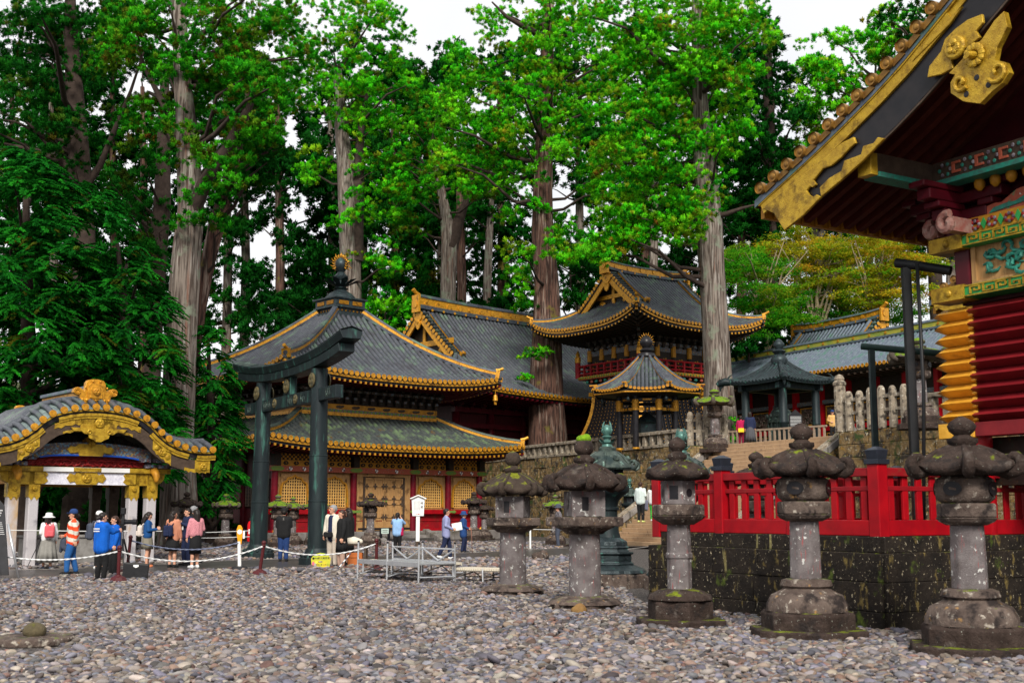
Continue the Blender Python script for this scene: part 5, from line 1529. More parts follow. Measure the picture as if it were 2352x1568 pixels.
B0 = Vector((6.9, 18.5, 0))
sh2 = thing('log_storehouse', 'nearest red log storehouse with gilded log ends and a huge gold-fitted gable eave', 'storehouse', (B0.x, B0.y, 0), SANG)
def wl(px, py, yl=0.0):
    """Photo point -> local (x, z) on the storehouse plane y = yl."""
    O = B0 + V2 * yl
    dx, dy = px - 1176.0, 784.0 - py
    k = dx / (F * CP - dy * SP)
    s = (k * O.y - O.x) / (U2.x - U2.y * k)
    Y = O.y + U2.y * s
    return s, W(px, py, Y).z
OY = -2.0
prof = [wl(px, py, OY) for px, py in ((1735, 462), (1761, 437), (1817, 387), (1875, 333), (1937, 272), (2001, 207), (2066, 136), (2130, 57), (2164, 15))]
a0, b0_ = prof[-2], prof[-1]
sl = (b0_[1] - a0[1]) / (b0_[0] - a0[0]); sl = max(sl, .5)
xm = 4.6
x_, z_ = prof[-1]
k_ = 0
while x_ < xm - .01:
    st_ = min(.45, xm - x_); x_ += st_; sl *= 1.015; z_ += sl * st_; prof.append((x_, z_))
print('PROFILE', [(round(a, 2), round(b, 2)) for a, b in prof])
xm = prof[-1][0]; zr = prof[-1][1]
def sz(x):
    x = x if x <= xm else 2 * xm - x
    if x <= prof[0][0]: return prof[0][1] + (x - prof[0][0]) * .45
    for (a, b), (c, d) in zip(prof[:-1], prof[1:]):
        if x <= c: return b + (d - b) * (x - a) / (c - a)
    return zr
xe = prof[0][0]; BL = 13.0
xs2 = list(np.linspace(xe, xm, 22)); full = xs2 + [2 * xm - x for x in xs2[::-1][1:]]
rb = MB()
rb.grid([[(x, OY - .02, sz(x)) for x in full], [(x, BL, sz(x)) for x in full]], 0, True)
rb.grid([[(x, OY, sz(x) - .12) for x in full], [(x, BL, sz(x) - .12) for x in full]], 2)
rb.grid([[(x, OY - .02, sz(x) - .12) for x in full], [(x, OY - .02, sz(x)) for x in full]], 0, True)
ln_ = [0]
for a, b in zip(full[:-1], full[1:]): ln_.append(ln_[-1] + math.hypot(b - a, sz(b) - sz(a)))
def bylen(s):
    for i in range(1, len(ln_)):
        if s <= ln_[i]:
            f_ = (s - ln_[i - 1]) / (ln_[i] - ln_[i - 1]); x = full[i - 1] + (full[i] - full[i - 1]) * f_
            d = Vector((full[i] - full[i - 1], 0, sz(full[i]) - sz(full[i - 1]))).normalized()
            return x, d
    return full[-1], Vector((1, 0, 0))
dsp = .335
for k in range(int(ln_[-1] / dsp)):
    x, d = bylen(.25 + k * dsp)
    nn = Vector((-d.z, 0, d.x))
    c = Vector((x, OY, sz(x))) + nn * .07
    rb.tube([c + Vector((0, -.02, 0)), c + Vector((0, .95, 0))], .085, 10, 3)
    rb.tube([c + Vector((0, -.02, 0)), c + Vector((0, -.08, 0))], .098, 16, 1)
    rb.tube([c + Vector((0, -.08, 0)), c + Vector((0, -.105, 0))], .098, 16, 1, cap=False)
    rb.sphere(c + Vector((0, -.08, 0)), (.05, .02, .05), 10, 6, 1)
    q = Vector((x, OY - .03, sz(x))) + d * dsp / 2 + nn * .0
    rb.bar(q - d * .12, q + d * .12, .03, .10, 1, up=nn)
for k in range(38):
    y = OY + 1.1 + k * .36
    rb.tube([(x, y, sz(x) + .05) for x in full], .09, 6, 0)
obj('roof', rb, [TILEB, mat('aged copper gold', (.32, .17, .035), (.16, .08, .02), 8, .42, .35, .2), DARKRED, TILEB], sh2, smooth=True, auto=50)
def strip(mb, lo, hi, y, z0, z1, m, th=.05, n=24, off=0.0):
    mb.sweep([(x, y, sz(x)) for x in np.linspace(lo, hi, n)], [(-th / 2, z0), (th / 2, z0), (th / 2, z1), (-th / 2, z1)], m)
xR = 2 * xm - xe
bg = MB()
strip(bg, xe + .03, xR, OY + .02, -.13, -.01, 1, .06, 50)
strip(bg, xe + .06, xR, OY + .06, -.24, -.13, 1, .07, 50)
strip(bg, xe + .06, xe + 3.9, OY + .03, -.30, -.13, 1, .05, 30)
strip(bg, xe + .55, xR, OY + .09, -.76, -.24, 0, .08, 50)
strip(bg, xe + 1.3, xR, OY + .06, -.80, -.77, 2, .03, 50)
obj('bargeboard', bg, [BLACK, GOLD2, DARKW], sh2)
gf = MB()
GFS = []
def pixpoly(pts, y, th, m=0, mb=None, crop=True):
    P_ = []
    for cx_, cy_ in pts:
        px, py = ((2900 + cx_ / 1.2065) * .5742, cy_ / 1.2065 * .5742) if crop else (cx_, cy_)
        P_.append(wl(px, py, y))
    if mb is None:
        mb = MB(); GFS.append(mb)
    mb.prism(P_, y, y + th, m)
pixpoly([(180, 1005), (235, 1030), (285, 1112), (380, 1035), (462, 950), (440, 938), (425, 950), (405, 940), (392, 920), (408, 900), (422, 905), (440, 890), (425, 870), (470, 815), (512, 800), (560, 760), (600, 715), (630, 690), (620, 660), (560, 690), (480, 760), (390, 830), (300, 905)], OY - .01, .05)
pixpoly([(462, 950), (570, 860), (665, 775), (768, 668), (735, 662), (715, 690), (665, 705), (655, 745), (575, 775), (560, 825), (500, 860), (455, 905), (460, 935)], OY - .0101, .05)
pixpoly([(900, 300), (1000, 200), (1080, 120), (1145, 30), (1110, 60), (1060, 110), (1010, 150), (950, 225)], OY - .011, .05)
pixpoly([(975, 375), (985, 320), (1040, 250), (1060, 190), (1110, 140), (1170, 95), (1240, 68), (1245, 110), (1210, 150), (1230, 180), (1190, 210), (1150, 240), (1090, 290), (1100, 330), (1040, 360)], OY - .05, .05)
cxy = wl((2900 + 1112 / 1.2065) * .5742, 230 / 1.2065 * .5742, OY - .05)
crest(gf, (cxy[0], OY - .05, cxy[1]), .17)
for k in range(5):
    a = k * 1.2566
    gf.sphere((cxy[0] + .07 * math.cos(a), OY - .1, cxy[1] + .07 * math.sin(a)), (.045, .03, .045), 6, 5)
GFS[3].add(gf.v, gf.f)
for q in GFS: obj('gilt_fitting', q, GOLD2, sh2, bevel=.012)
pd2 = MB()
pixpoly([(1345, 55), (1362, 130), (1312, 230), (1302, 290), (1350, 300), (1372, 350), (1340, 400), (1290, 440), (1230, 500), (1150, 490), (1090, 450), (1088, 400), (1110, 360), (1080, 355), (1170, 260), (1240, 190), (1300, 100)], OY - .13, .10, 0, pd2)
fl_ = wl((2900 + 1208 / 1.2065) * .5742, 268 / 1.2065 * .5742, OY - .13)
for k in range(12):
    a = k * math.pi / 6
    pd2.sphere((fl_[0] + .12 * math.cos(a), OY - .16, fl_[1] + .12 * math.sin(a)), (.055, .03, .055), 8, 5)
pd2.tube([(fl_[0], OY - .13, fl_[1]), (fl_[0], OY - .30, fl_[1] - .02)], [.06, .04], 10)
def scroll(cx_, cy_, r0, sgn, mb, y, start=0.0):
    c = wl((2900 + cx_ / 1.2065) * .5742, cy_ / 1.2065 * .5742, y)
    mb.tube([(c[0] + sgn * (r0 * (1 - t / 15)) * math.cos(start + t * .55), y - .02, c[1] + (r0 * (1 - t / 15)) * math.sin(start + t * .55)) for t in range(13)], .032, 8, 0)
scroll(1318, 345, .16, 1, pd2, OY - .13, 3.6); scroll(1140, 400, .13, -1, pd2, OY - .13, 3.9)
for cx_, cy_ in ((1215, 375), (1165, 455), (1272, 410)):
    c = wl((2900 + cx_ / 1.2065) * .5742, cy_ / 1.2065 * .5742, OY - .13)
    pd2.sphere((c[0], OY - .132, c[1]), (.045, .008, .045), 10, 6, 1)
obj('gable_pendant', pd2, [GOLD2, BLACK], sh2, bevel=.02)
# rafters and soffit
rf2 = MB()
for k in range(46):
    y = OY + .35 + k * .31
    pth_ = [(x, y, sz(x) - .30) for x in np.linspace(xe + .18, xm, 12)]
    rf2.sweep(pth_, [(-.06, -.07), (.06, -.07), (.06, .07), (-.06, .07)], 0)
    rf2.box((xe + .16, y, sz(xe + .17) - .30), (.04, .13, .15), 1)
rf2.sweep([(xe + .06, y, sz(xe) - .2) for y in np.linspace(OY + .1, BL, 6)], [(-.04, -.1), (.04, -.1), (.04, .12), (-.04, .12)], 1)
obj('rafter_row', rf2, [mat('brown rafter', (.11, .022, .014), (.07, .012, .010), 5, .5), GOLDF], sh2)
# gable wall above, purlin, brackets
zlog = wl(2250, 692)[1]; zfl = wl(2250, 1003)[1]
print('log z', zlog, zfl, 'eave', prof[0])
XW = 2 * xm
gw2 = MB().prism([(0.1, zlog)] + [(x, sz(x) - .5) for x in np.linspace(.1, XW - .1, 24)] + [(XW - .1, zlog)], .12, .3, 0)
obj('gable_wall', gw2, DARKRED, sh2)
p_end = wl(1990, 380, OY + .2); p_cor = wl(2136, 400, -.35)
pb2 = MB()
pb2.bx(p_end[0] - .13, p_end[0] + .13, OY + .15, OY + .30, p_end[1] - .17, p_end[1] + .17, 1)
obj('purlin_end', pb2, GOLD2, sh2, bevel=.01) if False else None
zc = (p_end[1] + p_cor[1]) / 2
pb2.bx(p_end[0] - .10, p_end[0] + .10, OY + .301, .1, zc - .15, zc + .15, 0)
pb2.bx(p_end[0] + .101, XW + 1, -.45, -.25, zc - .15, zc + .15, 0)
pb2.bx(p_end[0] - .14, XW + 1, -.5, -.2, zc - .23, zc - .151, 2)
pb2.bx(p_end[0] - .15, p_end[0] + .15, OY + .302, -.501, zc - .23, zc - .151, 2)
for k in range(16):
    x = p_end[0] + .35 + k * .42
    for a in range(6):
        pb2.sphere((x + .10 * math.cos(a * 1.047), -.46, zc + .09 * math.sin(a * 1.047)), (.035, .015, .035), 6, 4, 4 if a % 2 else 3)
    pb2.prism([(x + .21 + a * .08, zc + b * .10) for a, b in ((-1, -.9), (1, -.9), (1, -.5), (-.3, -.5), (-.3, .5), (1, .5), (1, .9), (-1, .9))], -.475, -.451, 5)
obj('purlin', pb2, [DARKW, GOLD2, TEALP, WHITEC, TEALP, PINKP], sh2, bevel=.006)
br = MB()
xc0 = wl(2205, 480)[0]
for k in range(3):
    w_ = .30 + .28 * k; z0_ = zc - 1.05 + .28 * k
    br.bx(xc0 - w_, xc0 + w_, -.14, .1, z0_, z0_ + .17, 0)
    br.bx(xc0 - .13, xc0 + .13, -.2 - .32 * k, .1, z0_ - .002, z0_ + .168, 0)
    for sx in (-1, 1): br.bx(xc0 + sx * w_ - .14, xc0 + sx * w_ + .14, -.17, .1, z0_ + .171, z0_ + .27, 0)
    br.bx(xc0 - .15, xc0 + .15, -.35 - .32 * k, -.05, z0_ + .172, z0_ + .27, 0)
for x in (xc0 + 2.3, xc0 + 4.6):
    for k in range(3): br.bx(x - .3 - .25 * k, x + .3 + .25 * k, -.15 - .1 * k, .1, zc - 1.05 + .28 * k, zc - .85 + .28 * k, 0)
obj('bracket', br, DKRED, sh2, bevel=.02)
bd = MB()
zb = wl(2300, 405)[1]
for k in range(15):
    x = xc0 + .55 + k * .28
    bd.lathe([(.03, -.02), (.075, .03), (.085, .10), (.05, .19), (.025, .24)], 10, (x, -.22, zb - .18), 0)
bd.bx(xc0 + .2, XW, -.2, .1, zb + .07, zb + .16, 1)
obj('gilt_bead', bd, [GOLDF, DARKRED], sh2, smooth=True, auto=50)
# painted entablature
z_ug1, z_ug0 = wl(2262, 538)[1], wl(2262, 565)[1]
z_lg1, z_lg0 = wl(2262, 655)[1], wl(2262, 682)[1]
xg = wl(2235, 555)[0]; xl_ = wl(2165, 560)[0]
en = MB()
for z0_, z1_ in ((z_ug0, z_ug1), (z_lg0, z_lg1)):
    en.bx(xl_, XW, -.26, .1, z0_, z1_, 0)
    en.bx(xl_ - .04, xg, -.285, .13, z0_ - .02, z1_ + .02, 1)
    en.sphere((xl_ + (xg - xl_) * .5, -.29, (z0_ + z1_) / 2), (.06, .035, .06), 8, 6, 1)
    h = z1_ - z0_
    en.bx(xg, XW, -.275, -.262, z1_ - h * .13, z1_ - .005, 1); en.bx(xg, XW, -.275, -.262, z0_ + .005, z0_ + h * .13, 1)
    for k in range(30):                                   # Greek-key fret in gold
        x = xg + .10 + k * .23; s_ = h * .62; zc_ = z0_ + h * .19
        for (ax0, ax1, az0, az1) in ((0, .82, .86, 1), (0, .12, 0, 1), (.7, .82, .3, 1), (.3, .82, .3, .44), (.3, .42, .3, .66)):
            if k % 2: az0, az1 = 1 - az1, 1 - az0
            en.bx(x + ax0 * .23, x + ax1 * .23, -.285, -.262, zc_ + az0 * s_, zc_ + az1 * s_, 1)
obj('fret_band', en, [GREENL, GOLD2], sh2)
mid = MB()
mid.bx(xg - .28, xg + .0, -.12, .14, z_lg1, z_ug0, 0)
obj('corner_column', mid, DKRED, sh2, bevel=.03)
pn = MB()
pn.bx(xg + .02, XW, -.06, .1, z_lg1 + .001, z_ug0 - .001, 0)
pn.bx(xg + .02, xg + .10, -.10, -.061, z_lg1, z_ug0, 0); pn.bx(xg + .1, XW, -.10, -.061, z_lg1 + .002, z_lg1 + .07, 0)
rdm = random.Random(12)
for k in range(60):
    x = xg + .25 + rdm.random() * 4.5; z = rdm.uniform(z_lg1 + .14, z_ug0 - .08); a = rdm.uniform(0, 6)
    pn.tube([(x + .10 * math.cos(a + t * .8), -.09 - .02 * math.sin(t), z + .075 * math.sin(a + t * .8)) for t in range(6)], [.015, .03, .035, .03, .022, .01], 6, 1 + k % 2)
obj('carved_panel', pn, [WOODD, TEALP, TEALP, DKRED], sh2)
z_f1 = wl(2262, 500)[1]; z_f0 = z_ug1 + .01
fp2 = MB().bx(xg - .02, XW, -.15, .1, z_f0, z_f1, 0)
for k in range(14):
    x = xg + .18 + k * .30; zc_ = (z_f0 + z_f1) / 2
    for a in range(8):
        an = a * math.pi / 4
        fp2.sphere((x + .07 * math.cos(an), -.165, zc_ + .06 * math.sin(an)), (.032, .018, .03), 6, 4, 1 + (a + k) % 2)
    fp2.prism([(x + .15 + a * .05, zc_ + b * .09) for a, b in ((0, -1), (1, 0), (0, 1), (-1, 0))], -.17, -.151, 3)
obj('floral_frieze', fp2, [GOLDF, WHITEC, CARVED, GREENL], sh2)
ca = MB(); z_c1 = wl(2262, 455)[1]
pts_c = [(xg + .1, z_f1), (xg + .25, z_f1 + .12), (xg + .5, z_f1 + .16), (xg + .62, z_c1 - .16), (xg + .9, z_c1 - .02), (xg + 1.6, z_c1 + .05), (xg + 2.4, z_c1), (xg + 3.2, z_f1)]
ca.prism(pts_c, -.12, .05, 0)
ca.prism([(a + .25 if i else a + .3, z_f1 + (b - z_f1) * .7 + .005) for i, (a, b) in enumerate(pts_c[:-1])], -.14, -.121, 1)
obj('cloud_arch', ca, [PINKP, TEALP], sh2, bevel=.01)
ns = MB()
for (px, py, r_) in ((2182, 515, .16), (2150, 532, .13)):
    c = wl(px, py, -.55 if r_ > .15 else -.2)
    yy = -.62 if r_ > .15 else -.3
    ns.tube([(c[0] + r_ * (1 - t / 16) * math.cos(1.2 + t * .5), yy, c[1] + r_ * (1 - t / 16) * math.sin(1.2 + t * .5)) for t in range(13)], .07, 8, 0)
    ns.bx(c[0] - .07, c[0] + .1, yy + .02, .0, c[1] - .12, c[1] + .1, 0)
obj('scroll_nose', ns, [mat('pink scroll', (.26, .08, .065), (.32, .20, .17), 9, .5, 0, .2)], sh2, bevel=.01)
# log walls
nlog = 9; hl = (zlog - .05 - (zfl + .22)) / nlog
xgold = wl(2248, 900)[0]; xtip = wl(2152, 900)[0]
for i in range(nlog):
    zc_ = zfl + .22 + hl * (i + .5)
    sec = [(-.20, 0), (-.02, hl * .48), (.10, hl * .48), (.10, -hl * .48), (-.02, -hl * .48)]
    lg = MB().prism([(a, zc_ + b) for a, b in sec], xgold, XW + .3, 0, 'x')
    o = obj('log', lg, REDP if False else MATS['maroon log'] if 'maroon log' in MATS else mat('maroon log', (.20, .012, .016), (.14, .008, .012), 3, .42, 0, .08, 20), sh2, bevel=.006)
    ge = MB()
    s1 = [(a * 1.06 - .006, b * 1.0) for a, b in sec]
    vs = [(xtip, -.0, zc_), (xtip, .08, zc_)] + [(xtip + .24, a, zc_ + b) for a, b in s1] + [(xgold, a, zc_ + b) for a, b in s1]
    ge.add(vs, [(0, 3, 2), (0, 1, 4, 3), (1, 5, 4), (0, 2, 6), (0, 6, 5, 1)] + [(2 + k, 2 + (k + 1) % 5, 7 + (k + 1) % 5, 7 + k) for k in range(5)] + [(7, 8, 9, 10, 11)])
    for j in range(2):
        zz = zc_ + (j - .5) * hl * .5
        ge.sphere((xgold, -.10, zz), (.055, .03, hl * .17), 8, 5)
    obj('gilt_end', ge, GOLDB, o)
bbm = MB().bx(xgold, XW + .3, -.14, .14, zfl, zfl + .215, 0)
o = obj('sill_log', bbm, MATS['maroon log'], sh2, bevel=.01)
obj('gilt_end', MB().bx(xtip + .12, xgold, -.16, .16, zfl - .01, zfl + .22, 0), GOLDB, o, bevel=.01)
lw = MB()
for i in range(nlog):
    zc_ = zfl + .22 + hl * (i + .5)
    lw.prism([(-.12, zc_), (.02, zc_ + hl * .48), (.12, zc_ + hl * .48), (.12, zc_ - hl * .48), (.02, zc_ - hl * .48)], .1, 9.5, 0, 'y')
obj('side_log_wall', lw, MATS['maroon log'], sh2)
ul = MB().bx(.3, XW, .3, 9, 2.0, zfl - .001, 0)
obj('underfloor', ul, DARK, sh2)
for x in (.3, 2.4, 4.6, 6.8):
    obj('stilt', MB().lathe([(.19, 1.24), (.18, zfl)], 14, (x, .1, 0)), RED, sh2, smooth=True, auto=40)
s2 = copy_tree(sh2)
s2.location = (B0.x + 6.2, B0.y + 9.6, .0)
s2['label'] = 'farther storehouse showing only a gold-edged eave tip behind the nearest storehouse'
# pipe frames beside the storehouse
BLKM = mat('black painted steel', (.012, .014, .016), (.02, .02, .022), 4, .45, .2)
def pipe_frame(label, px, ytop, Y, w, pxe, ye, m, mtop):
    b = W(px, ytop, Y); e = W(pxe, ye, Y - .4)
    t = thing('gutter_frame', label, 'pipe frame', (b.x, b.y, 1.24))
    obj('post', MB().bx(-w / 2, w / 2, -w / 2, w / 2, 0, b.z - 1.24 - w * .5), m, t, bevel=.01)
    l0 = W(px - 22, ytop - 2, Y + .1)
    P = [Vector((q.x - b.x, q.y - b.y, q.z - 1.24)) for q in (l0, b, e)]
    obj('gutter', MB().tube(P, w * .6, 10), [mtop], t, smooth=True, auto=40)
pipe_frame('black steel post and gutter arm beside the log storehouse', 2080, 606, 18.9, .13, 2184, 622, BLKM, BLKM)
pipe_frame('green topped thin steel post with horizontal gutter behind the red fence', 2001, 797, 22.6, .11, 2165, 812, mat('teal steel', (.03, .045, .05), (.05, .07, .07), 5, .45, .2), mat('green gutter', (.02, .06, .045), (.02, .03, .03), 1.2, .5, .1))
cp0, cp1 = W(2106, 600, 18.6), W(2113, 1040, 18.6)
tag(obj('rain_chain', MB().tube([cp0, (cp0.x + .01, cp0.y, 3.5), (cp1.x, cp1.y, 1.24)], .03, 8), BLKM, smooth=True), 'thin black rain chain hanging next to the black gutter post', 'chain')

# ---------------------------------------------------------------- lanterns
def scroll_corner(mb, d, r, z, s, m=0):
    d = Vector(d); zz = Vector((0, 0, 1))
    c = d * r + Vector((0, 0, z))
    pts = [c + d * (-.16 * s) + zz * (.02 * s)]
    for t in range(9):
        a = -1.5 + t * .62; rr = .115 * s * (1 - t * .075)
        pts.append(c + zz * (.10 * s) + d * (rr * math.cos(a)) + zz * (rr * math.sin(a)))
    mb.tube(pts, [q * .82 * s for q in (.07, .085, .085, .08, .075, .07, .06, .05, .045, .03)], 8, m)
def lobed(n, amt, p=3): return lambda a, i, r: 1 + amt * (abs(math.cos(a * n / 2)) ** p)
def stone_lantern(name, label, x, y, z, H, style, rw, capm=STONED, rot=0.0, group=None, scrolls=6, moss=False):
    t = thing(name, label, 'stone lantern', (x, y, z), rot, group)
    J = .006
    if style == 'A':
        sh0, sh1, sr = .20, 1.22, .265
        obj('base', MB().lathe([(.62, -.05), (.62, .08), (.60, .095)], 6, jit=J).lathe([(.57, .095), (.52, .15), (.38, .20), (.30, .22)], 32, rf=lambda a, i, r: 1 + .11 * abs(math.sin(a * 5)) ** .6 * (i < 3)), STONEB, t, bevel=.02)
        obj('shaft', MB().lathe([(sr * .98, sh0), (sr, .5), (sr * .98, .9), (sr * .95, sh1)], 28, jit=.006), STONEL, t, smooth=True, auto=50)
        shf = MB().lathe([(.30, 1.215), (.36, 1.27), (.50, 1.34)], 28, rf=lambda a, i, r: 1 + .05 * abs(math.sin(a * 5)) * (i > 0)).box((0, 0, 1.42), (.93, .93, .155), 0)
        obj('shelf', shf, STONEB, t, bevel=.025)
        fb = MB().box((0, 0, 1.71), (.56, .56, .42), 0)
        for k in range(4):
            M_ = Matrix.Rotation(k * math.pi / 2, 3, 'Z')
            if k % 2 == 0:
                q = [M_ @ Vector(p) for p in ((-.11, -.285, 1.6), (.0, -.285, 1.6), (0, -.285, 1.82), (-.11, -.285, 1.82))]
                fb.add(q, [(0, 1, 2, 3)], 1)  # flat black face paints the shade inside the slot, no hole cut
                for xx in (-.25, .25): fb.add([M_ @ Vector(p) for p in ((xx - .03, -.29, 1.5), (xx + .03, -.29, 1.5), (xx + .03, -.29, 1.92), (xx - .03, -.29, 1.92))], [(0, 1, 2, 3)], 0)
            else:
                c_ = [M_ @ Vector((.085 * math.cos(a), -.284, 1.71 + .085 * math.sin(a))) for a in np.linspace(0, 6.283, 17)[:-1]]
                fb.add(c_, [tuple(range(16))], 1)  # round opening: its inner dark is a black disc on the stone
                c_ = [M_ @ Vector((.07 * math.cos(a) - .02, -.288, 1.718 + .07 * math.sin(a))) for a in np.linspace(0, 6.283, 17)[:-1]]
                fb.add(c_, [tuple(range(16))], 0)
        obj('firebox', fb, [STONEL, BLACK], t, bevel=.015, rz=R(-24))
        rz0, rtop, nck, jw = 1.93, 2.36, 2.52, 2.80
    elif style == 'B':
        sr = .19
        obj('base', MB().lathe([(.74, -.05), (.74, .10), (.72, .115)], 6, jit=J, rot=.2).lathe([(.50, .115), (.52, .1), (.52, .36), (.48, .40)], 6, jit=J, rot=.3).lathe([(.49, .40), (.46, .47), (.34, .54), (.24, .56)], 36, rf=lambda a, i, r: 1 + .06 * abs(math.sin(a * 6)) * (i < 2)), STONED, t, bevel=.02)
        obj('shaft', MB().lathe([(sr * 1.0, .55), (sr, 1.02), (sr * 1.1, 1.03), (sr * 1.1, 1.10), (sr, 1.11), (sr * .95, 1.55)], 8, rot=.3), STONEL, t, bevel=.015)
        obj('shelf', MB().lathe([(.24, 1.54), (.36, 1.62), (.42, 1.68)], 28, rf=lambda a, i, r: 1 + .06 * abs(math.sin(a * 6)) * (i > 0)).lathe([(.41, 1.68), (.42, 1.70), (.42, 1.83), (.40, 1.85)], 6, jit=J, rot=.3), STONEB, t, bevel=.02)
        fb = MB().lathe([(.28, 1.85), (.28, 2.22)], 6, rot=.3)
        for k in range(6):
            a = .3 + (k + .5) * math.pi / 3
            M_ = Matrix.Rotation(a + math.pi / 2, 3, 'Z'); rr = .28 * .866 + .004
            if k % 2: fb.add([M_ @ Vector(p) for p in ((-.07, -rr, 1.93), (.07, -rr, 1.93), (.07, -rr, 2.14), (-.07, -rr, 2.14))], [(0, 1, 2, 3)], 1)  # openings are black patches, the dark inside painted on the box
            else: fb.add([M_ @ Vector((.065 * math.cos(q), -rr, 2.03 + .065 * math.sin(q))) for q in np.linspace(0, 6.283, 15)[:-1]], [tuple(range(14))], 1)
        obj('firebox', fb, [STONEL, BLACK], t, bevel=.012)
        rz0, rtop, nck, jw = 2.22, 2.52, 2.68, 2.90
    else:
        sr = .215
        obj('base', MB().lathe([(.80, -.06), (.80, .10), (.78, .115)], 6, jit=J).lathe([(.60, .115), (.62, .08), (.62, .30), (.58, .34)], 6, jit=J, rot=.1), STONED, t, bevel=.025)
        obj('lotus_dome', MB().lathe([(.50, .34), (.50, .42), (.44, .54), (.32, .60), (.30, .63), (.32, .66), (.30, .73), (.25, .75)], 40, rf=lambda a, i, r: 1 + .07 * abs(math.sin(a * 4)) ** .6 * (i < 4) + .07 * abs(math.sin(a * 7)) * (i in (5, 6)), jit=.003), STONEB, t, smooth=True, auto=50)
        obj('shaft', MB().lathe([(sr, .74), (sr * .98, 1.1), (sr * .93, 1.50)], 8, rot=.4), STONEL, t, bevel=.02)
        obj('shelf', MB().lathe([(.23, 1.49), (.30, 1.53), (.34, 1.58)], 32, rf=lambda a, i, r: 1 + .06 * abs(math.sin(a * 6)) * (i > 0)).lathe([(.35, 1.58), (.36, 1.60), (.36, 1.73), (.34, 1.75)], 6, jit=J, rot=.1), STONEB, t, bevel=.02)
        fb = MB().lathe([(.27, 1.75), (.335, 1.80), (.35, 1.92), (.335, 2.03), (.27, 2.07)], 28)
        for k in range(4):
            a = -math.pi / 2 + (k + .35) * math.pi / 2
            M_ = Matrix.Rotation(a + math.pi / 2, 3, 'Z')
            fb.add([M_ @ Vector((.115 * math.cos(q), -math.sqrt(.36 ** 2 - (.115 * math.cos(q)) ** 2), 1.92 + .085 * math.sin(q))) for q in np.linspace(0, 6.283, 17)[:-1]], [tuple(range(16))], 1)  # black ovals laid on the drum stand for the shade within
        obj('firebox', fb, [STONEB, BLACK], t, smooth=True, auto=50)
        rz0, rtop, nck, jw = 2.07, 2.42, 2.56, 2.78
    r = rw
    rp = [(r * .50, rz0), (r * .93, rz0 + .02), (r * .99, rz0 + .07), (r * .96, rz0 + .12), (r * .80, rz0 + (rtop - rz0) * .50), (r * .58, rz0 + (rtop - rz0) * .75), (r * .36, rz0 + (rtop - rz0) * .92), (r * .26, rtop)]
    amt = .07 if scrolls else .02
    rfm = MB().lathe(rp, 48, rf=lambda a, i, rr: 1 + (amt if i in (1, 2, 3) else .03) * abs(math.cos(a * 3)) ** 6 - (.025 if style != 'A' else 0.02) * (1 - abs(math.cos(a * 3))) * (i in (1, 2, 3)),
                     zf=lambda a, i, rr: (.06 if i in (1, 2, 3) else .02) * abs(math.cos(a * 3)) ** 4, jit=.008)
    s = r / .6
    for k in range(6):
        a = k * math.pi / 3
        d = Vector((math.cos(a), math.sin(a), 0))
        rfm.tube([d * (r * q) + Vector((0, 0, zz)) for q, zz in ((.30, rtop), (.58, rz0 + (rtop - rz0) * .78), (.80, rz0 + (rtop - rz0) * .55), (.95, rz0 + .13))], [.03 * s, .045 * s, .055 * s, .06 * s], 7)
        if scrolls: scroll_corner(rfm, d, r * .97, rz0 + .05, s)
    obj('cap', rfm, capm, t, smooth=True, auto=60)
    j = MB().lathe([(r * .24, rtop - .02), (r * .25, rtop + .03), (r * .29, rtop + .05), (r * .29, rtop + .10), (r * .2, nck - .03), (r * .15, nck), (r * .24, nck + .05), (r * .27, nck + .11), (r * .22, jw - .06), (r * .1, jw - .01), (.01, jw + .01)], 20, jit=.01)
    obj('jewel', j, capm, t, smooth=True, auto=60)
    if moss: obj('moss_tuft', MB().sphere((0, 0, jw - .02), (r * .22, r * .20, r * .12), 14, 8).sphere((r * .05, -r * .05, jw + .01), (r * .12, r * .12, r * .10), 12, 6), MOSS, t, smooth=True)
    t.scale = (H / 2.8,) * 3
    return t
def put(px, py):
    p = G(px, py); return p.x, p.y, 0
LG = 'old stone lanterns lining the courtyard'
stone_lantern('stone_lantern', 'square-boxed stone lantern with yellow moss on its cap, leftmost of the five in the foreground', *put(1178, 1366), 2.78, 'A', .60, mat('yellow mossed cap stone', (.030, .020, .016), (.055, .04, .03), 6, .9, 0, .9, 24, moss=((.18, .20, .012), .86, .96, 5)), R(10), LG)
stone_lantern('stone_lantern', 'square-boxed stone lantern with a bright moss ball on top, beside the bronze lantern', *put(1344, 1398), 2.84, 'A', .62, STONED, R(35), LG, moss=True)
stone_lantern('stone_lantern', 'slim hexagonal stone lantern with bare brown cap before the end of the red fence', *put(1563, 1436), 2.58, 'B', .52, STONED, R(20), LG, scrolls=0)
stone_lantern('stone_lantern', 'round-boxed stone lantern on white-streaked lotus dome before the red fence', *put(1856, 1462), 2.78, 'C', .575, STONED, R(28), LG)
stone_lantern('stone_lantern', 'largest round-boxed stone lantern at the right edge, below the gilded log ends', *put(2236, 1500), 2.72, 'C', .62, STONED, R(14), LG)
MG = 'mossy stone lanterns before the sutra hall'
def mid_lantern(label, px, ybase, ytop, capm=STONEM, st='C', rw=.62, rot=0.0, Y=None):
    p = G(px, ybase)
    if Y:
        p = Vector((W(px, ybase, Y).x, Y, 0))
    H = W(px, ytop, p.y).z - p.z
    stone_lantern('stone_lantern', label, p.x, p.y, 0, max(H, 1.2), st, rw, capm, rot, MG)
mid_lantern('moss-capped stone lantern standing left of the bronze torii', 516, 1259, 1132)
mid_lantern('moss-capped stone lantern behind the man in the black jacket', 636, 1260, 1134, rot=.5)
mid_lantern('smaller mossy stone lantern just behind the one by the black-jacketed man', 671, 1254, 1140, rot=.2)
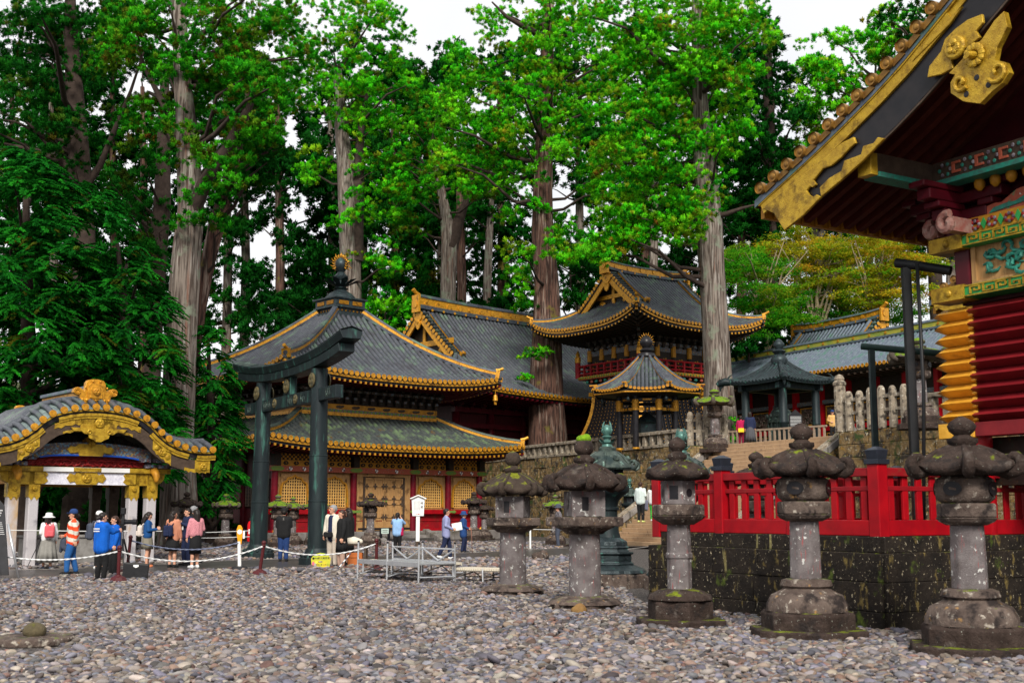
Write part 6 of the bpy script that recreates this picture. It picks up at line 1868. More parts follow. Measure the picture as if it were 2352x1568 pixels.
mid_lantern('mossy stone lantern half hidden behind the right torii post', 722, 1254, 1138, rot=.2)
mid_lantern('round-boxed stone lantern with mossy cap in front of the hall doors', 850, 1256, 1130, STONED, rot=.4)
mid_lantern('brown-capped stone lantern right of the hall windows, nearer of the pair', 1088, 1243, 1128, STONED, rot=.1)
mid_lantern('farther, lower stone lantern of the pair right of the hall windows', 1112, 1239, 1148, STONED, rot=.1)
mid_lantern('moss-topped stone lantern beside the man in the checked shirt', 1276, 1254, 1135, rot=.3)
mid_lantern('dark stone lantern in the shade behind the pavilion, left of the mossy one', 425, 1264, 1128, STONED, rot=.3)
p = W(1643, 1012, 63.2)
stone_lantern('stone_lantern', 'flat mossy-capped stone lantern at the stair head beside the cedar trunk', p.x, p.y, T - .35, 3.3, 'C', .85, STONEM, .3, 'stone lanterns on the terrace')
p = W(2118, 990, 46)
stone_lantern('stone_lantern', 'leafy-capped stone lantern on the terrace behind the gutter posts', p.x, p.y, T - .3, 3.5, 'C', .85, STONEM, .3, 'stone lanterns on the terrace')
p = W(1736, 1040, 27)
stone_lantern('stone_lantern', 'stone lantern with only its mossy jewel and cap showing above the red fence', p.x, p.y, 0, p.z + .05, 'C', .6, STONED, .1, LG)

def bronze_lantern(label, x, y, z, H, rot=0.0, rw=.72):
    t = thing('bronze_lantern', label, 'bronze lantern', (x, y, z), rot, 'verdigris bronze lanterns')
    obj('stone_plinth', MB().lathe([(1.02, -.05), (1.02, .30), (.98, .34)], 8, jit=.01), STONEB, t, bevel=.02)
    b = MB().lathe([(.92, .34), (.88, .42), (.66, .52), (.60, .54)], 40, rf=lambda a, i, r: 1 + .05 * abs(math.sin(a * 6)) * (i < 2))
    b.lathe([(.66, .54), (.66, .58), (.60, .60), (.60, .78), (.66, .80), (.66, .84)], 8)
    b.lathe([(.56, .84), (.52, .90), (.50, .92), (.54, .95), (.50, 1.0)], 8)
    for k in range(8):
        a = (k + .5) * math.pi / 4; M_ = Matrix.Rotation(a + math.pi / 2, 3, 'Z')
        q = [M_ @ Vector((xx, -.60 * .924 - .012, .69 + zz)) for xx, zz in ((-.14, -.05), (0, -.02), (.14, -.05), (.14, .05), (0, .02), (-.14, .05))]
        b.add(q, [tuple(range(6))], 0)
    b.lathe([(.46, 1.0), (.44, 1.1), (.33, 1.18), (.30, 1.2)], 40, rf=lambda a, i, r: 1 + .06 * abs(math.sin(a * 5)) * (i < 2))
    obj('base', b, BRONZED, t, bevel=.01)
    obj('shaft', MB().lathe([(.31, 1.2), (.27, 1.35), (.24, 1.7), (.24, 1.85), (.28, 1.87), (.28, 1.93), (.24, 1.95), (.28, 2.1), (.40, 2.22), (.52, 2.3), (.54, 2.34), (.54, 2.44), (.48, 2.46)], 24), BRONZE, t, smooth=True, auto=35)
    fb = MB().lathe([(.42, 2.46), (.42, 2.86)], 8)
    for k in range(8):
        a = (k + .5) * math.pi / 4; M_ = Matrix.Rotation(a + math.pi / 2, 3, 'Z'); rr = .42 * .924 + .004
        fb.add([M_ @ Vector(p_) for p_ in ((-.1, -rr, 2.54), (.1, -rr, 2.54), (.1, -rr, 2.78), (-.1, -rr, 2.78))], [(0, 1, 2, 3)], 1)  # black panel paints the unlit inside of the firebox
    obj('firebox', fb, [BRONZED, BLACK], t, bevel=.01)
    r = rw
    cp = MB().lathe([(r * .5, 2.86), (r * .96, 2.86), (r, 2.90), (r * .97, 2.94), (r * .80, 3.05), (r * .62, 3.20), (r * .42, 3.30), (r * .30, 3.33), (r * .30, 3.40), (r * .22, 3.44)], 48,
                    rf=lambda a, i, q: 1 + (.05 if 0 < i < 4 else 0) * abs(math.cos(a * 3)) ** 6)
    for k in range(6):
        a = k * math.pi / 3; d = Vector((math.cos(a), math.sin(a), 0))
        cp.tube([d * (r * .42) + Vector((0, 0, 3.30)), d * (r * .64) + Vector((0, 0, 3.20)), d * (r * .82) + Vector((0, 0, 3.06)), d * (r * .98) + Vector((0, 0, 2.95))], .025, 6)
        c = d * (r * 1.06) + Vector((0, 0, 2.98))
        cp.tube([d * (r * .95) + Vector((0, 0, 2.9))] + [c + d * (.13 * (1 - t_ * .06) * math.cos(-1.3 + t_ * .62)) + Vector((0, 0, .12 * (1 - t_ * .06) * math.sin(-1.3 + t_ * .62))) for t_ in range(9)], [.04] * 7 + [.03, .025, .02], 7)
        a2 = a + math.pi / 6; d2 = Vector((math.cos(a2), math.sin(a2), 0))
        M_ = Matrix.Rotation(a2 + math.pi / 2, 3, 'Z') @ Matrix.Rotation(R(-42), 3, 'X')
        crest(cp, d2 * (r * .72) + Vector((0, 0, 3.12)), .085, M_=M_)
    obj('cap', cp, BRONZEL, t, smooth=True, auto=50)
    jw = MB().lathe([(.14, 3.44), (.12, 3.5), (.17, 3.54), (.10, 3.58), (.08, 3.62), (.14, 3.68), (.08, 3.72), (.12, 3.78), (.135, 3.85), (.11, 3.93), (.03, 3.99)], 16)
    for k in range(4):
        a = k * math.pi / 2 + .4; d = Vector((math.cos(a), math.sin(a), 0))
        for j in range(3): jw.tube([Vector((0, 0, 3.76 + .06 * j)) + d * .12, Vector((0, 0, 3.84 + .07 * j)) + d * (.17 - .02 * j), Vector((0, 0, 3.93 + .07 * j)) + d * (.13 - .02 * j)], [.02, .025, .005], 5)
        jw.add([Vector((0, 0, 3.5)) + d * .08 + Vector((-d.y, d.x, 0)) * .06, Vector((0, 0, 3.5)) + d * .08 - Vector((-d.y, d.x, 0)) * .06, Vector((0, 0, 3.60)) + d * .22 - Vector((-d.y, d.x, 0)) * .05, Vector((0, 0, 3.64)) + d * .24, Vector((0, 0, 3.60)) + d * .22 + Vector((-d.y, d.x, 0)) * .05], [(0, 1, 2, 3, 4), (4, 3, 2, 1, 0)])
    obj('flame_jewel', jw, mat('green jewel bronze', (.09, .20, .17), (.05, .11, .10), 7, .4, .3) if 'green jewel bronze' not in MATS else MATS['green jewel bronze'], t, smooth=True, auto=45)
    t.scale = (H / 4.0,) * 3
    return t
p = G(1398, 1346)
bronze_lantern('tall verdigris bronze lantern on an octagonal plinth behind the mossy-ball stone lantern', p.x, p.y, 0, W(1398, 974, p.y).z, .35)
p = Vector((W(1567, 1100, 25.5).x, 25.5, 0))
bronze_lantern('verdigris bronze lantern with curled cap tips behind the slim hexagonal stone lantern', p.x, p.y, 0, W(1567, 989, 25.5).z, 0.0)
p = W(1447, 1190, 63.5)
bronze_lantern('small distant bronze lantern at the foot of the stair rail', p.x, p.y, 0, W(1447, 1098, 63.5).z, .3, .66)
# ---------------------------------------------------------------- people
def capsule(mb, p0, p1, r0, r1, n=12, flat=1.0):
    p0, p1 = Vector(p0), Vector(p1)
    d = p1 - p0
    L = d.length
    if L < 1e-5: d = Vector((0, 0, 1e-4)); L = 1e-4; p1 = p0 + d
    u = d.normalized()
    a = u.cross(Vector((0, 1, 0)))
    if a.length < .1: a = u.cross(Vector((1, 0, 0)))
    a.normalize(); b = u.cross(a)
    prof = []
    for k in range(4): t = -math.pi / 2 + math.pi / 2 * k / 4; prof.append((p0 + u * (r0 * math.sin(t)), max(r0 * math.cos(t), r0 * .02)))
    prof += [(p0, r0), (p1, r1)]
    for k in range(1, 5): t = math.pi / 2 * k / 4; prof.append((p1 + u * (r1 * math.sin(t)), max(r1 * math.cos(t), r1 * .02)))
    vs = []; fs = []
    for c, r in prof:
        for k in range(n):
            t = 2 * math.pi * k / n
            vs.append(c + a * (r * math.cos(t)) + b * (r * math.sin(t)))
    for i in range(len(prof) - 1):
        for k in range(n):
            k2 = (k + 1) % n
            fs.append((i * n + k, i * n + k2, (i + 1) * n + k2, (i + 1) * n + k))
    fs.append(tuple(range(n - 1, -1, -1))); fs.append(tuple((len(prof) - 1) * n + k for k in range(n)))
    mb.add(vs, fs)
PENDING = []
def fused(name, mb, mats, parent, vox, smooth=2, loc=None, post=None, rz=0, it=None):
    me = bpy.data.meshes.new(name + '_raw'); me.from_pydata(mb.v, [], mb.f)
    o = link(name, me, parent, loc, rz)
    m = o.modifiers.new('r', 'REMESH'); m.mode = 'VOXEL'; m.voxel_size = vox; m.use_smooth_shade = True
    if smooth:
        s = o.modifiers.new('s', 'SMOOTH'); s.iterations = smooth; s.factor = .5
    PENDING.append((o, mats if isinstance(mats, (list, tuple)) else [mats], post))
    return o
def flush():
    dg = bpy.context.evaluated_depsgraph_get()
    for o, mats, post in PENDING:
        me = bpy.data.meshes.new_from_object(o.evaluated_get(dg))
        old = o.data; o.modifiers.clear(); o.data = me; bpy.data.meshes.remove(old)
        me.name = o.name
        me.materials.clear()
        for m in mats: me.materials.append(m)
        if post: post(me)
    PENDING.clear()
ARMS = {  # elbow, wrist, finger direction, for the right side; mirrored for the left
    'down': ((.235, .02, 1.13), (.245, .07, .90), (.02, .12, -1)),
    'bent': ((.225, -.03, 1.13), (.17, .20, 1.02), (-.3, .9, .0)),
    'phone': ((.215, .03, 1.14), (.075, .27, 1.17), (-.35, .7, .5)),
    'up': ((.26, .16, 1.27), (.09, .22, 1.50), (-.4, .2, .8)),
    'chest': ((.245, .04, 1.15), (.06, .23, 1.26), (-.7, .4, .5)),
    'reach': ((.20, .18, 1.22), (.10, .42, 1.25), (-.2, .9, .2)),
    'back': ((.25, -.07, 1.14), (.24, -.06, .91), (0, -.05, -1)),
    'hip': ((.27, -.05, 1.15), (.12, .14, 1.04), (-.8, .5, -.1)),
}
def person(label, px, feet, top, face, arms=('down', 'down'), legs=(0.0, 0.0), Y=None, z=0.0, hair='short', haircol=None, topw=None, bottom=None, skirt=None, shoes=None, hat=None, female=True, lean=0.0, headturn=0.0, build=1.0, sleeve=1.0, topbot=.86, headtilt=0.0, label2=None, openj=None, bare=False, belt=None):
    """px: photo x; feet, top: photo y of soles and crown; face: heading in degrees (0 = away from us, 90 = left, 180 = at us, -90 = right)."""
    if Y is None:
        p = G(px, feet, z); Y = p.y
    else:
        p = W(px, feet, Y)
    H = W(px, top, Y).z - p.z
    s = H / 1.70
    base = (p.x, p.y, p.z)
    t = thing('person', label, 'person', base, R(face), 'visitors in the courtyard')
    t.scale = (s, s, s)
    sw = .165 if female else .185
    hw = .085
    def L(q): return Vector((q[0], q[1] + lean * max(0, q[2] - .9), q[2]))
    body = MB(); J = {}
    bl = build
    # torso
    for x0, r0, x1, r1, z0, z1 in ((-.07, .11, -.09, .105, .95, 1.30), (.07, .11, .09, .105, .95, 1.30), (0, .12, 0, .12, .95, 1.30)):
        capsule(body, L((x0, 0, z0)), L((x1, 0, z1)), r0 * bl, r1 * bl)
    capsule(body, L((-sw + .02, 0, 1.385)), L((sw - .02, 0, 1.385)), .065, .065)
    capsule(body, L((0, -.005, 1.38)), L((0, .01, 1.50)), .058, .05)
    hc = L((0, .02, 1.585)); Mh = Matrix.Rotation(R(headturn), 3, 'Z') @ Matrix.Rotation(R(headtilt), 3, 'X')
    def Hd(q): return hc + Mh @ Vector(q)
    capsule(body, Hd((0, -.012, .015)), Hd((0, .005, .02)), .092, .088, 14)
    capsule(body, Hd((0, .03, -.05)), Hd((0, .045, -.075)), .062, .045)
    capsule(body, Hd((0, .085, .0)), Hd((0, .108, -.025)), .011, .016, 8)
    for sx in (-1, 1): capsule(body, Hd((sx * .088, -.01, .01)), Hd((sx * .092, -.015, -.03)), .016, .012, 8)
    # legs
    ank = []
    for i, sx in enumerate((-1, 1)):
        st = legs[i]
        hip = Vector((sx * hw, 0, .90)); kn = Vector((sx * (hw + .005), st * .5 + (.05 if st else .01), .49 + (.02 if st < 0 else 0))); an = Vector((sx * (hw + .012), st - (0.0), .085 + (.06 if st < -.12 else 0)))
        capsule(body, hip, kn, .092 * bl, .062 * bl); capsule(body, kn, an, .060 * bl, .040)
        cm = kn.lerp(an, .3) + Vector((0, -.02, 0)); capsule(body, cm, cm + Vector((0, 0, -.06)), .056 * bl, .05 * bl)
        toe = an + Vector((sx * .015, .13, -.05 if st >= -.12 else -.09))
        capsule(body, an + Vector((0, -.03, -.04)), toe, .042, .034); ank.append((an, toe, kn, hip))
    # arms and hands
    arm = []
    for i, sx in enumerate((-1, 1)):
        e, w, fd = ARMS[arms[i]]
        sh = L((sx * sw, 0, 1.385)); el = L((sx * e[0], e[1], e[2])); wr = L((sx * w[0], w[1], w[2])); fd = Vector((sx * fd[0], fd[1], fd[2])).normalized()
        capsule(body, sh, el, .052 * bl, .042); capsule(body, el, wr, .041, .028)
        side = fd.cross(Vector((sx, 0, .3)))
        if side.length < .2: side = fd.cross(Vector((0, 1, 0)))
        side.normalize(); nrm = side.cross(fd)
        pb_ = wr + fd * .085
        capsule(body, wr + fd * .02 - side * .016, pb_ - side * .022, .020, .021, 8); capsule(body, wr + fd * .02 + side * .016, pb_ + side * .022, .020, .021, 8)
        for k, ln in enumerate((.062, .074, .070, .055)):
            o_ = side * ((k - 1.5) * .0205)
            b1 = pb_ + o_; m1 = b1 + fd * ln * .55 + side * ((k - 1.5) * .004); e1 = m1 + fd * ln * .42 - nrm * ln * .35
            capsule(body, b1, m1, .0098, .0092, 6); capsule(body, m1, e1, .0092, .0078, 6)
        th = wr + fd * .035 + side * .03
        capsule(body, th, th + side * .028 + fd * .03, .012, .0105, 6); capsule(body, th + side * .028 + fd * .03, th + side * .032 + fd * .062, .0105, .0085, 6)
        arm.append((sh, el, wr, fd))
    eyes = [Hd((-.034, .083, .012)), Hd((.034, .083, .012))]; mouth = Hd((0, .095, -.062))
    def paint(me):
        co = np.empty(len(me.polygons) * 3, np.float32); me.polygons.foreach_get('center', co); co = co.reshape(-1, 3)
        mi = np.zeros(len(co), np.int32)
        for e in eyes: mi[np.linalg.norm((co - np.array(e)) * np.array([.75, .5, 1.2]), axis=1) < .0135] = 1
        mi[np.linalg.norm((co - np.array(mouth)) * np.array([.5, .5, 1.3]), axis=1) < .0125] = 2
        me.polygons.foreach_set('material_index', mi)
    fused('body', body, [SKIN, EYE, LIP], t, .0095, 2, post=paint)
    # hair
    hcol = haircol or HAIR
    hb = MB()
    capsule(hb, Hd((0, -.03, .035)), Hd((0, -.012, .045)), .098, .092, 14)
    capsule(hb, Hd((0, -.045, .0)), Hd((0, -.03, -.04)), .088, .06, 12)
    for sx in (-1, 1): capsule(hb, Hd((sx * .075, -.005, .03)), Hd((sx * .078, -.02, -.02 if hair != 'long' else -.09)), .03, .022, 8)
    capsule(hb, Hd((-.05, .06, .075)), Hd((.05, .06, .075)), .026, .026, 8)
    if hair == 'long':
        capsule(hb, Hd((0, -.07, -.02)), Hd((0, -.085, -.22)), .085, .075); capsule(hb, Hd((-.05, -.06, -.05)), Hd((-.06, -.07, -.24)), .05, .04); capsule(hb, Hd((.05, -.06, -.05)), Hd((.06, -.07, -.24)), .05, .04)
    if hair == 'mid':
        capsule(hb, Hd((-.05, -.05, -.02)), Hd((-.055, -.05, -.12)), .055, .045); capsule(hb, Hd((.05, -.05, -.02)), Hd((.055, -.05, -.12)), .055, .045); capsule(hb, Hd((0, -.06, -.03)), Hd((0, -.065, -.13)), .07, .05)
    if hair == 'tail':
        capsule(hb, Hd((0, -.11, .03)), Hd((0, -.15, -.03)), .035, .045); capsule(hb, Hd((0, -.15, -.03)), Hd((0, -.135, -.15)), .045, .02)
    if hair == 'bun': capsule(hb, Hd((.02, -.13, -.02)), Hd((.02, -.14, -.03)), .05, .05)
    fused('hair', hb, hcol, t, .012, 1)
    # clothes
    if topw:
        c = MB(); ex = .022
        capsule(c, L((-.075, 0, topbot)), L((-.09, 0, 1.31)), (.112 + ex) * bl, (.105 + ex) * bl); capsule(c, L((.075, 0, topbot)), L((.09, 0, 1.31)), (.112 + ex) * bl, (.105 + ex) * bl); capsule(c, L((0, 0, topbot)), L((0, 0, 1.31)), (.125 + ex) * bl, (.12 + ex) * bl)
        capsule(c, L((-sw, 0, 1.375)), L((sw, 0, 1.375)), .078, .078); capsule(c, L((0, -.01, 1.37)), L((0, -.005, 1.435)), .085, .066)
        for sh, el, wr, fd in arm:
            w2 = el.lerp(wr, min(1, max(.02, sleeve * 2 - 1)) * .96) if sleeve > .5 else None
            e2 = el if sleeve > .5 else sh.lerp(el, sleeve * 2)
            capsule(c, sh, e2, .074 * bl, .062 * bl)
            if w2 is not None: capsule(c, el, w2, .061 * bl, .046)
        def band(me, mats_=topw):
            if isinstance(mats_, (list, tuple)) and len(mats_) > 1:
                co = np.empty(len(me.polygons) * 3, np.float32); me.polygons.foreach_get('center', co); co = co.reshape(-1, 3)
                if mats_[0] is OPENJ:
                    mi = ((np.abs(co[:, 0]) < .075) & (co[:, 1] > .02) & (co[:, 2] < 1.43)).astype(np.int32)
                else:
                    mi = ((((co[:, 2] + np.abs(co[:, 0]) * .35) / .105).astype(np.int32)) % 2).astype(np.int32)
                me.polygons.foreach_set('material_index', mi)
        mats_ = topw if isinstance(topw, (list, tuple)) else [topw]
        fused('jacket' if sleeve > .9 else 'shirt', c, [m for m in mats_ if m is not OPENJ], t, .013, 2, post=band)
    if bottom:
        c = MB()
        for an, toe, kn, hip in ank:
            capsule(c, hip + Vector((0, 0, .02)), kn, .112 * bl, .082 * bl); capsule(c, kn, an + Vector((0, 0, .03)), .080 * bl, .066)
        capsule(c, (-.07, 0, .95), (.07, 0, .95), .125 * bl, .125 * bl)
        fused('trousers', c, bottom, t, .014, 2)
    if skirt:
        m_, hem, wid, fold = skirt
        c = MB().lathe([(.118, 1.05), (.150, .95), (.165 + (wid - .165) * .25, .86), (.165 + (wid - .165) * .6, (.86 + hem) / 2), (wid, hem), (wid * .97, hem + .004), (.12, (.86 + hem) / 2), (.05, .9)], 40,
                       rf=lambda a, i, r: (1 + fold * .10 * math.sin(a * 9) * (i in (3, 4, 5)) * 1.0) * (1.08 - .16 * abs(math.sin(a))) )
        obj('skirt', c, m_, t, smooth=True)
    if shoes:
        for an, toe, kn, hip in ank:
            c = MB(); capsule(c, an + Vector((0, -.035, -.045)), toe + Vector((0, .01, 0)), .050, .042); capsule(c, an + Vector((0, 0, -.01)), an + Vector((0, 0, -.02)), .048, .05)
            m_ = shoes if isinstance(shoes, (list, tuple)) else [shoes]
            def sole(me, zz=min(an.z, toe.z)):
                if len(me.materials) > 1:
                    co = np.empty(len(me.polygons) * 3, np.float32); me.polygons.foreach_get('center', co); co = co.reshape(-1, 3)
                    me.polygons.foreach_set('material_index', (co[:, 2] < (zz - .012)).astype(np.int32))
            fused('shoe', c, m_, t, .012, 1, post=sole)
    if hat:
        kind, hm_ = hat
        c = MB()
        if kind == 'cap':
            c.lathe([(.108, .035), (.112, .06), (.108, .10), (.085, .14), (.05, .16), (.01, .165)], 20)
            poly = [(.085 * math.cos(a), .07 + .115 * math.sin(a)) for a in np.linspace(0, math.pi, 13)]
            c.prism(poly, .045, .057, 0, 'z')
        else:
            w = .19 if kind == 'bucket' else .175
            c.lathe([(w, .015), (w * .99, .03), (.118, .062), (.112, .11), (.10, .15), (.06, .17), (.01, .172)], 24)
            c.lathe([(w, .014), (.10, .05), (.02, .055)], 24)
        for k in range(len(c.v)):
            q = Hd((c.v[k][0], c.v[k][1] - .012, c.v[k][2] + .005)); c.v[k] = tuple(q)
        obj('hat', c, hm_, t, smooth=True, auto=50)
    if belt: obj('belt', MB().lathe([(.150, .955), (.155, .96), (.155, .99), (.150, .995)], 24, rf=lambda a, i, r: 1.06 - .1 * abs(math.sin(a))), belt, t)
    Mw = Matrix.Translation(Vector(base)) @ Matrix.Rotation(R(face), 4, 'Z') @ Matrix.Scale(s, 4)
    return dict(t=t, M=Mw, arm=arm, s=s, face=face, L=L, Hd=Hd)
OPENJ = mat('open jacket marker', (.5, .5, .5))
# fabrics
CW = cloth('white', (.70, .70, .70)); CGR = cloth('grey skirt', (.24, .23, .21)); CRED = cloth('orange red', (.75, .075, .02)); CCR = cloth('cream stripe', (.62, .60, .52)); CJEAN = cloth('denim', (.02, .10, .30)); CJEAN2 = cloth('dark denim', (.018, .045, .15))
CBLU = cloth('royal blue', (.005, .10, .48)); CBLK = cloth('black', (.013, .013, .014)); CNAVY = cloth('navy', (.015, .022, .06)); CDEN = cloth('blue blouse', (.012, .07, .22)); COLIVE = cloth('taupe', (.22, .20, .155)); CTAN = cloth('salmon tan', (.50, .21, .13))
CPINK = cloth('pink lace', (.66, .26, .30), .55, 40); CBEI = cloth('beige trouser', (.50, .43, .36)); CIV = cloth('ivory jacket', (.66, .60, .50)); CLB = cloth('light blue', (.27, .45, .72)); CLAV = cloth('lavender blue', (.28, .30, .50)); CCOAT = cloth('blue coat', (.02, .06, .19)); CGREEN = cloth('green', (.05, .42, .06)); CSLATE = cloth('slate', (.06, .07, .10))
CCHK = cloth('dark check', (.05, .045, .05), 4.0, 30); CMAG = cloth('crimson', (.40, .01, .07)); CYEL = cloth('tan yellow', (.62, .36, .13)); CPBAG = cloth('coral bag', (.72, .12, .14)); CWBAG = cloth('cream bag', (.66, .58, .52)); CROSE = cloth('rose trouser', (.42, .28, .22)); CDGR = cloth('dark grey skirt', (.075, .075, .085)); CMINT = cloth('pale mint', (.58, .66, .64)); CPALE = cloth('pale lavender shirt', (.52, .50, .60))
SHB = [CBLK, CW]; SHW = CW; SHK = CBLK
P = {}
P['hat'] = person('woman in a white bucket hat, white top and long grey skirt with a coral backpack', 107, 1307, 1181, 28, ('bent', 'down'), (.10, -.05), hair='long', topw=CW, skirt=(CGR, .22, .30, 1.0), shoes=CSLATE, hat=('bucket', CW), headturn=-40, topbot=.95)
P['stripe'] = person('woman in a red and cream striped jumper, blue cap and ripped jeans', 163, 1319, 1172, 112, ('back', 'bent'), (.12, -.12), hair='bun', topw=[CRED, CCR], bottom=CJEAN, shoes=SHB, hat=('cap', CJEAN2), build=1.12)
P['cap'] = person('man in a white cap and pale shirt behind the two women in blue jackets', 222, 1306, 1176, -60, ('down', 'down'), (0, .05), topw=CPALE, bottom=CBLK, shoes=SHW, hat=('cap', CW), female=False)
P['blue1'] = person('woman in a bright blue hooded jacket and black trousers, back turned, reaching out', 229, 1333, 1177, -35, ('chest', 'reach'), (0, .04), hair='bun', topw=CBLU, bottom=CBLK, shoes=CBLK, build=1.12, headturn=-25, topbot=.80)
P['blue2'] = person('woman in a bright blue jacket and wide black trousers facing left', 259, 1324, 1185, 128, ('down', 'chest'), (0, .02), hair='tail', haircol=HAIRB, topw=CBLU, bottom=CBLK, shoes=CBLK, build=1.1)
P['phone'] = person('woman in a blue blouse and taupe skirt looking down at her phone by the pillar', 336, 1302, 1176, -75, ('phone', 'phone'), (.02, 0), hair='long', topw=CDEN, skirt=(COLIVE, .56, .20, .3), shoes=mat('tan sandal', (.5, .16, .07)), headtilt=-22, topbot=.98)
P['tan'] = person('woman in a salmon tan jacket and black skirt with a navy backpack', 394, 1303, 1173, -20, ('down', 'down'), (.02, 0), hair='long', topw=CTAN, skirt=(CBLK, .50, .22, .3), shoes=CBLK, headturn=-30)
P['man'] = person('dark-haired man in a navy suit facing us between two women', 428, 1298, 1167, 130, ('chest', 'chest'), (0, .03), topw=CNAVY, bottom=CNAVY, shoes=CBLK, female=False)
P['grey'] = person('grey-haired man in dark clothes behind the woman in pink lace', 440, 1294, 1162, -40, ('down', 'down'), (-.05, .1), haircol=HAIRG, topw=CBLK, bottom=CBLK, shoes=SHB, female=False)
P['pink'] = person('woman in a pink lace blouse and long black skirt with white shoes', 447, 1304, 1170, 45, ('down', 'bent'), (0, .03), hair='long', topw=CPINK, skirt=(CBLK, .42, .17, .2), shoes=CW, topbot=1.0)
P['blackj'] = person('man in a black jacket, black cap and jeans seen from behind near the torii', 650, 1289, 1168, 3, ('phone', 'phone'), (0, 0), topw=CBLK, bottom=CJEAN2, shoes=CBLK, hat=('cap', CBLK), female=False, build=1.12)
P['ivory'] = person('grey-haired man in an open ivory jacket and beige trousers beside the sign board', 763, 1303, 1160, 150, ('down', 'down'), (0, 0), haircol=HAIRG, topw=[OPENJ, CIV, CNAVY], bottom=CBEI, shoes=CBLK, female=False, headturn=-35, topbot=.82)
P['dress'] = person('woman in a long black tunic and rose trousers smiling to the left', 784, 1305, 1171, 115, ('down', 'down'), (0, .02), hair='mid', haircol=HAIRB, topw=CBLK, skirt=(CBLK, .48, .20, .25), bottom=CROSE, shoes=CSLATE, build=1.08)
P['behind'] = person('long-haired woman in black standing behind the woman in the black tunic', 799, 1298, 1167, 60, ('down', 'down'), (0, 0), hair='long', topw=CBLK, skirt=(CBLK, .40, .19, .2), shoes=CBLK)
P['photo'] = person('woman in a light blue shirt raising a camera towards the hall', 912, 1273, 1177, -8, ('up', 'up'), (.04, -.02), hair='tail', topw=CLB, bottom=CBLK, shoes=CBLK, sleeve=.55)
P['walk'] = person('person in a lavender blue shirt striding along the path in white sneakers', 1024, 1284, 1168, -80, ('down', 'bent'), (.16, -.24), hair='short', topw=CLAV, bottom=CNAVY, shoes=CW, topbot=.80)
P['cane'] = person('elderly woman in a blue coat and hat walking with a cane', 1064, 1269, 1176, -85, ('down', 'bent'), (.07, -.06), hair='short', haircol=HAIRG, topw=CCOAT, bottom=CNAVY, shoes=CBLK, hat=('brim', CCOAT), build=1.08, topbot=.74)
P['check'] = person('man in a checked shirt and grey hat with folded arms before the mossy wall', 1283, 1258, 1160, 100, ('hip', 'hip'), (.03, -.02), topw=CCHK, bottom=CSLATE, shoes=mat('tan shoe', (.4, .25, .12)), hat=('brim', CSLATE), female=False, headturn=20)
zs1 = W(1472, 1198, 55).z
P['mint'] = person('person in a white top and black trousers climbing the lower stairs', 1472, 1199, 1107, -25, ('down', 'bent'), (.03, 0), Y=55.5, haircol=HAIRB, topw=CMINT, bottom=CBLK, shoes=mat('lime shoe', (.6, .62, .2)), hair='short')
P['green'] = person('person in bright green trousers on the stairs, half hidden by the red fence post', 1500, 1196, 1112, -25, ('down', 'down'), (.1, -.1), Y=55.8, hair='mid', topw=CW, bottom=CGREEN, shoes=CW)
P['crim'] = person('woman in a crimson top at the head of the stairs with a yellow bag', 1703, 1023, 955, -15, ('down', 'down'), (.08, -.05), Y=62.5, hair='short', topw=CMAG, bottom=cloth('wine', (.16, .01, .03)), shoes=SHB)
P['navy'] = person('woman in a navy hooded top and long grey skirt at the head of the stairs', 1724, 1024, 946, -10, ('down', 'down'), (.06, -.05), Y=62.2, hair='mid', topw=CNAVY, skirt=(CDGR, .20, .27, 1.0), shoes=CW)
P['camel'] = person('man in a tan jacket and blue cap standing on the terrace', 1914, 1010, 943, 170, ('down', 'hip'), (0, 0), Y=58.5, topw=CYEL, bottom=CBLK, shoes=CBLK, hat=('cap', CJEAN2), female=False)
# bags and things carried
def atp(k, q): return P[k]['M'] @ Vector(q)
def rbag(name, label, cat, k, c, d, m, strap=None, pocket=True, rot=0):
    Mx = P[k]['M']; o_ = Mx @ Vector(c)
    rz = R(P[k]['face'] + rot); s = P[k]['s']
    t = thing(name, label, cat, o_, rz)
    w, dp, h = (q * s for q in d)
    b = MB()
    for sx in (-1, 1):
        for sz_ in (-1, 1): capsule(b, (sx * (w / 2 - dp * .42), 0, sz_ * (h / 2 - dp * .42)), (sx * (w / 2 - dp * .42), 0, -sz_ * (h / 2 - dp * .42)), dp * .46, dp * .46)
    b.box((0, 0, 0), (w * .8, dp * .85, h * .85))
    fused('bag_body', b, m, t, .016, 3)
    if pocket:
        b = MB(); b.box((0, -dp * .48, -h * .18), (w * .62, dp * .3, h * .42)); obj('pocket', b, m, t, bevel=.02)
    obj('handle', MB().tube([(-.04, 0, h * .48), (-.03, 0, h * .56), (.03, 0, h * .56), (.04, 0, h * .48)], .009, 6), m, t)
    if strap == 'back':
        for sx in (-1, 1):
            obj('strap', MB().tube([(sx * w * .28, dp * .3, h * .44), (sx * w * .34, dp * .55, h * .62), (sx * w * .36, dp * 1.3 + .12, h * .50), (sx * w * .42, dp * 1.2 + .16, h * .1), (sx * w * .40, dp * .3, -h * .38)], .018 * s, 6), m, t)
    elif strap:
        obj('strap', MB().tube([(-w * .42, 0, h * .35)] + [Vector(q) for q in strap] + [(w * .42, 0, h * .35)], .014, 6), m, t)
    return t
rbag('backpack', 'coral red backpack on the back of the woman in the bucket hat', 'backpack', 'hat', (0, -.25, 1.18), (.30, .19, .40), CPBAG, 'back')
rbag('backpack', 'dark backpack on the man in the white cap', 'backpack', 'cap', (0, -.25, 1.12), (.32, .2, .50), CSLATE, 'back')
rbag('backpack', 'cream backpack worn by the woman looking at her phone', 'backpack', 'phone', (0, -.24, 1.12), (.27, .18, .36), CWBAG, 'back')
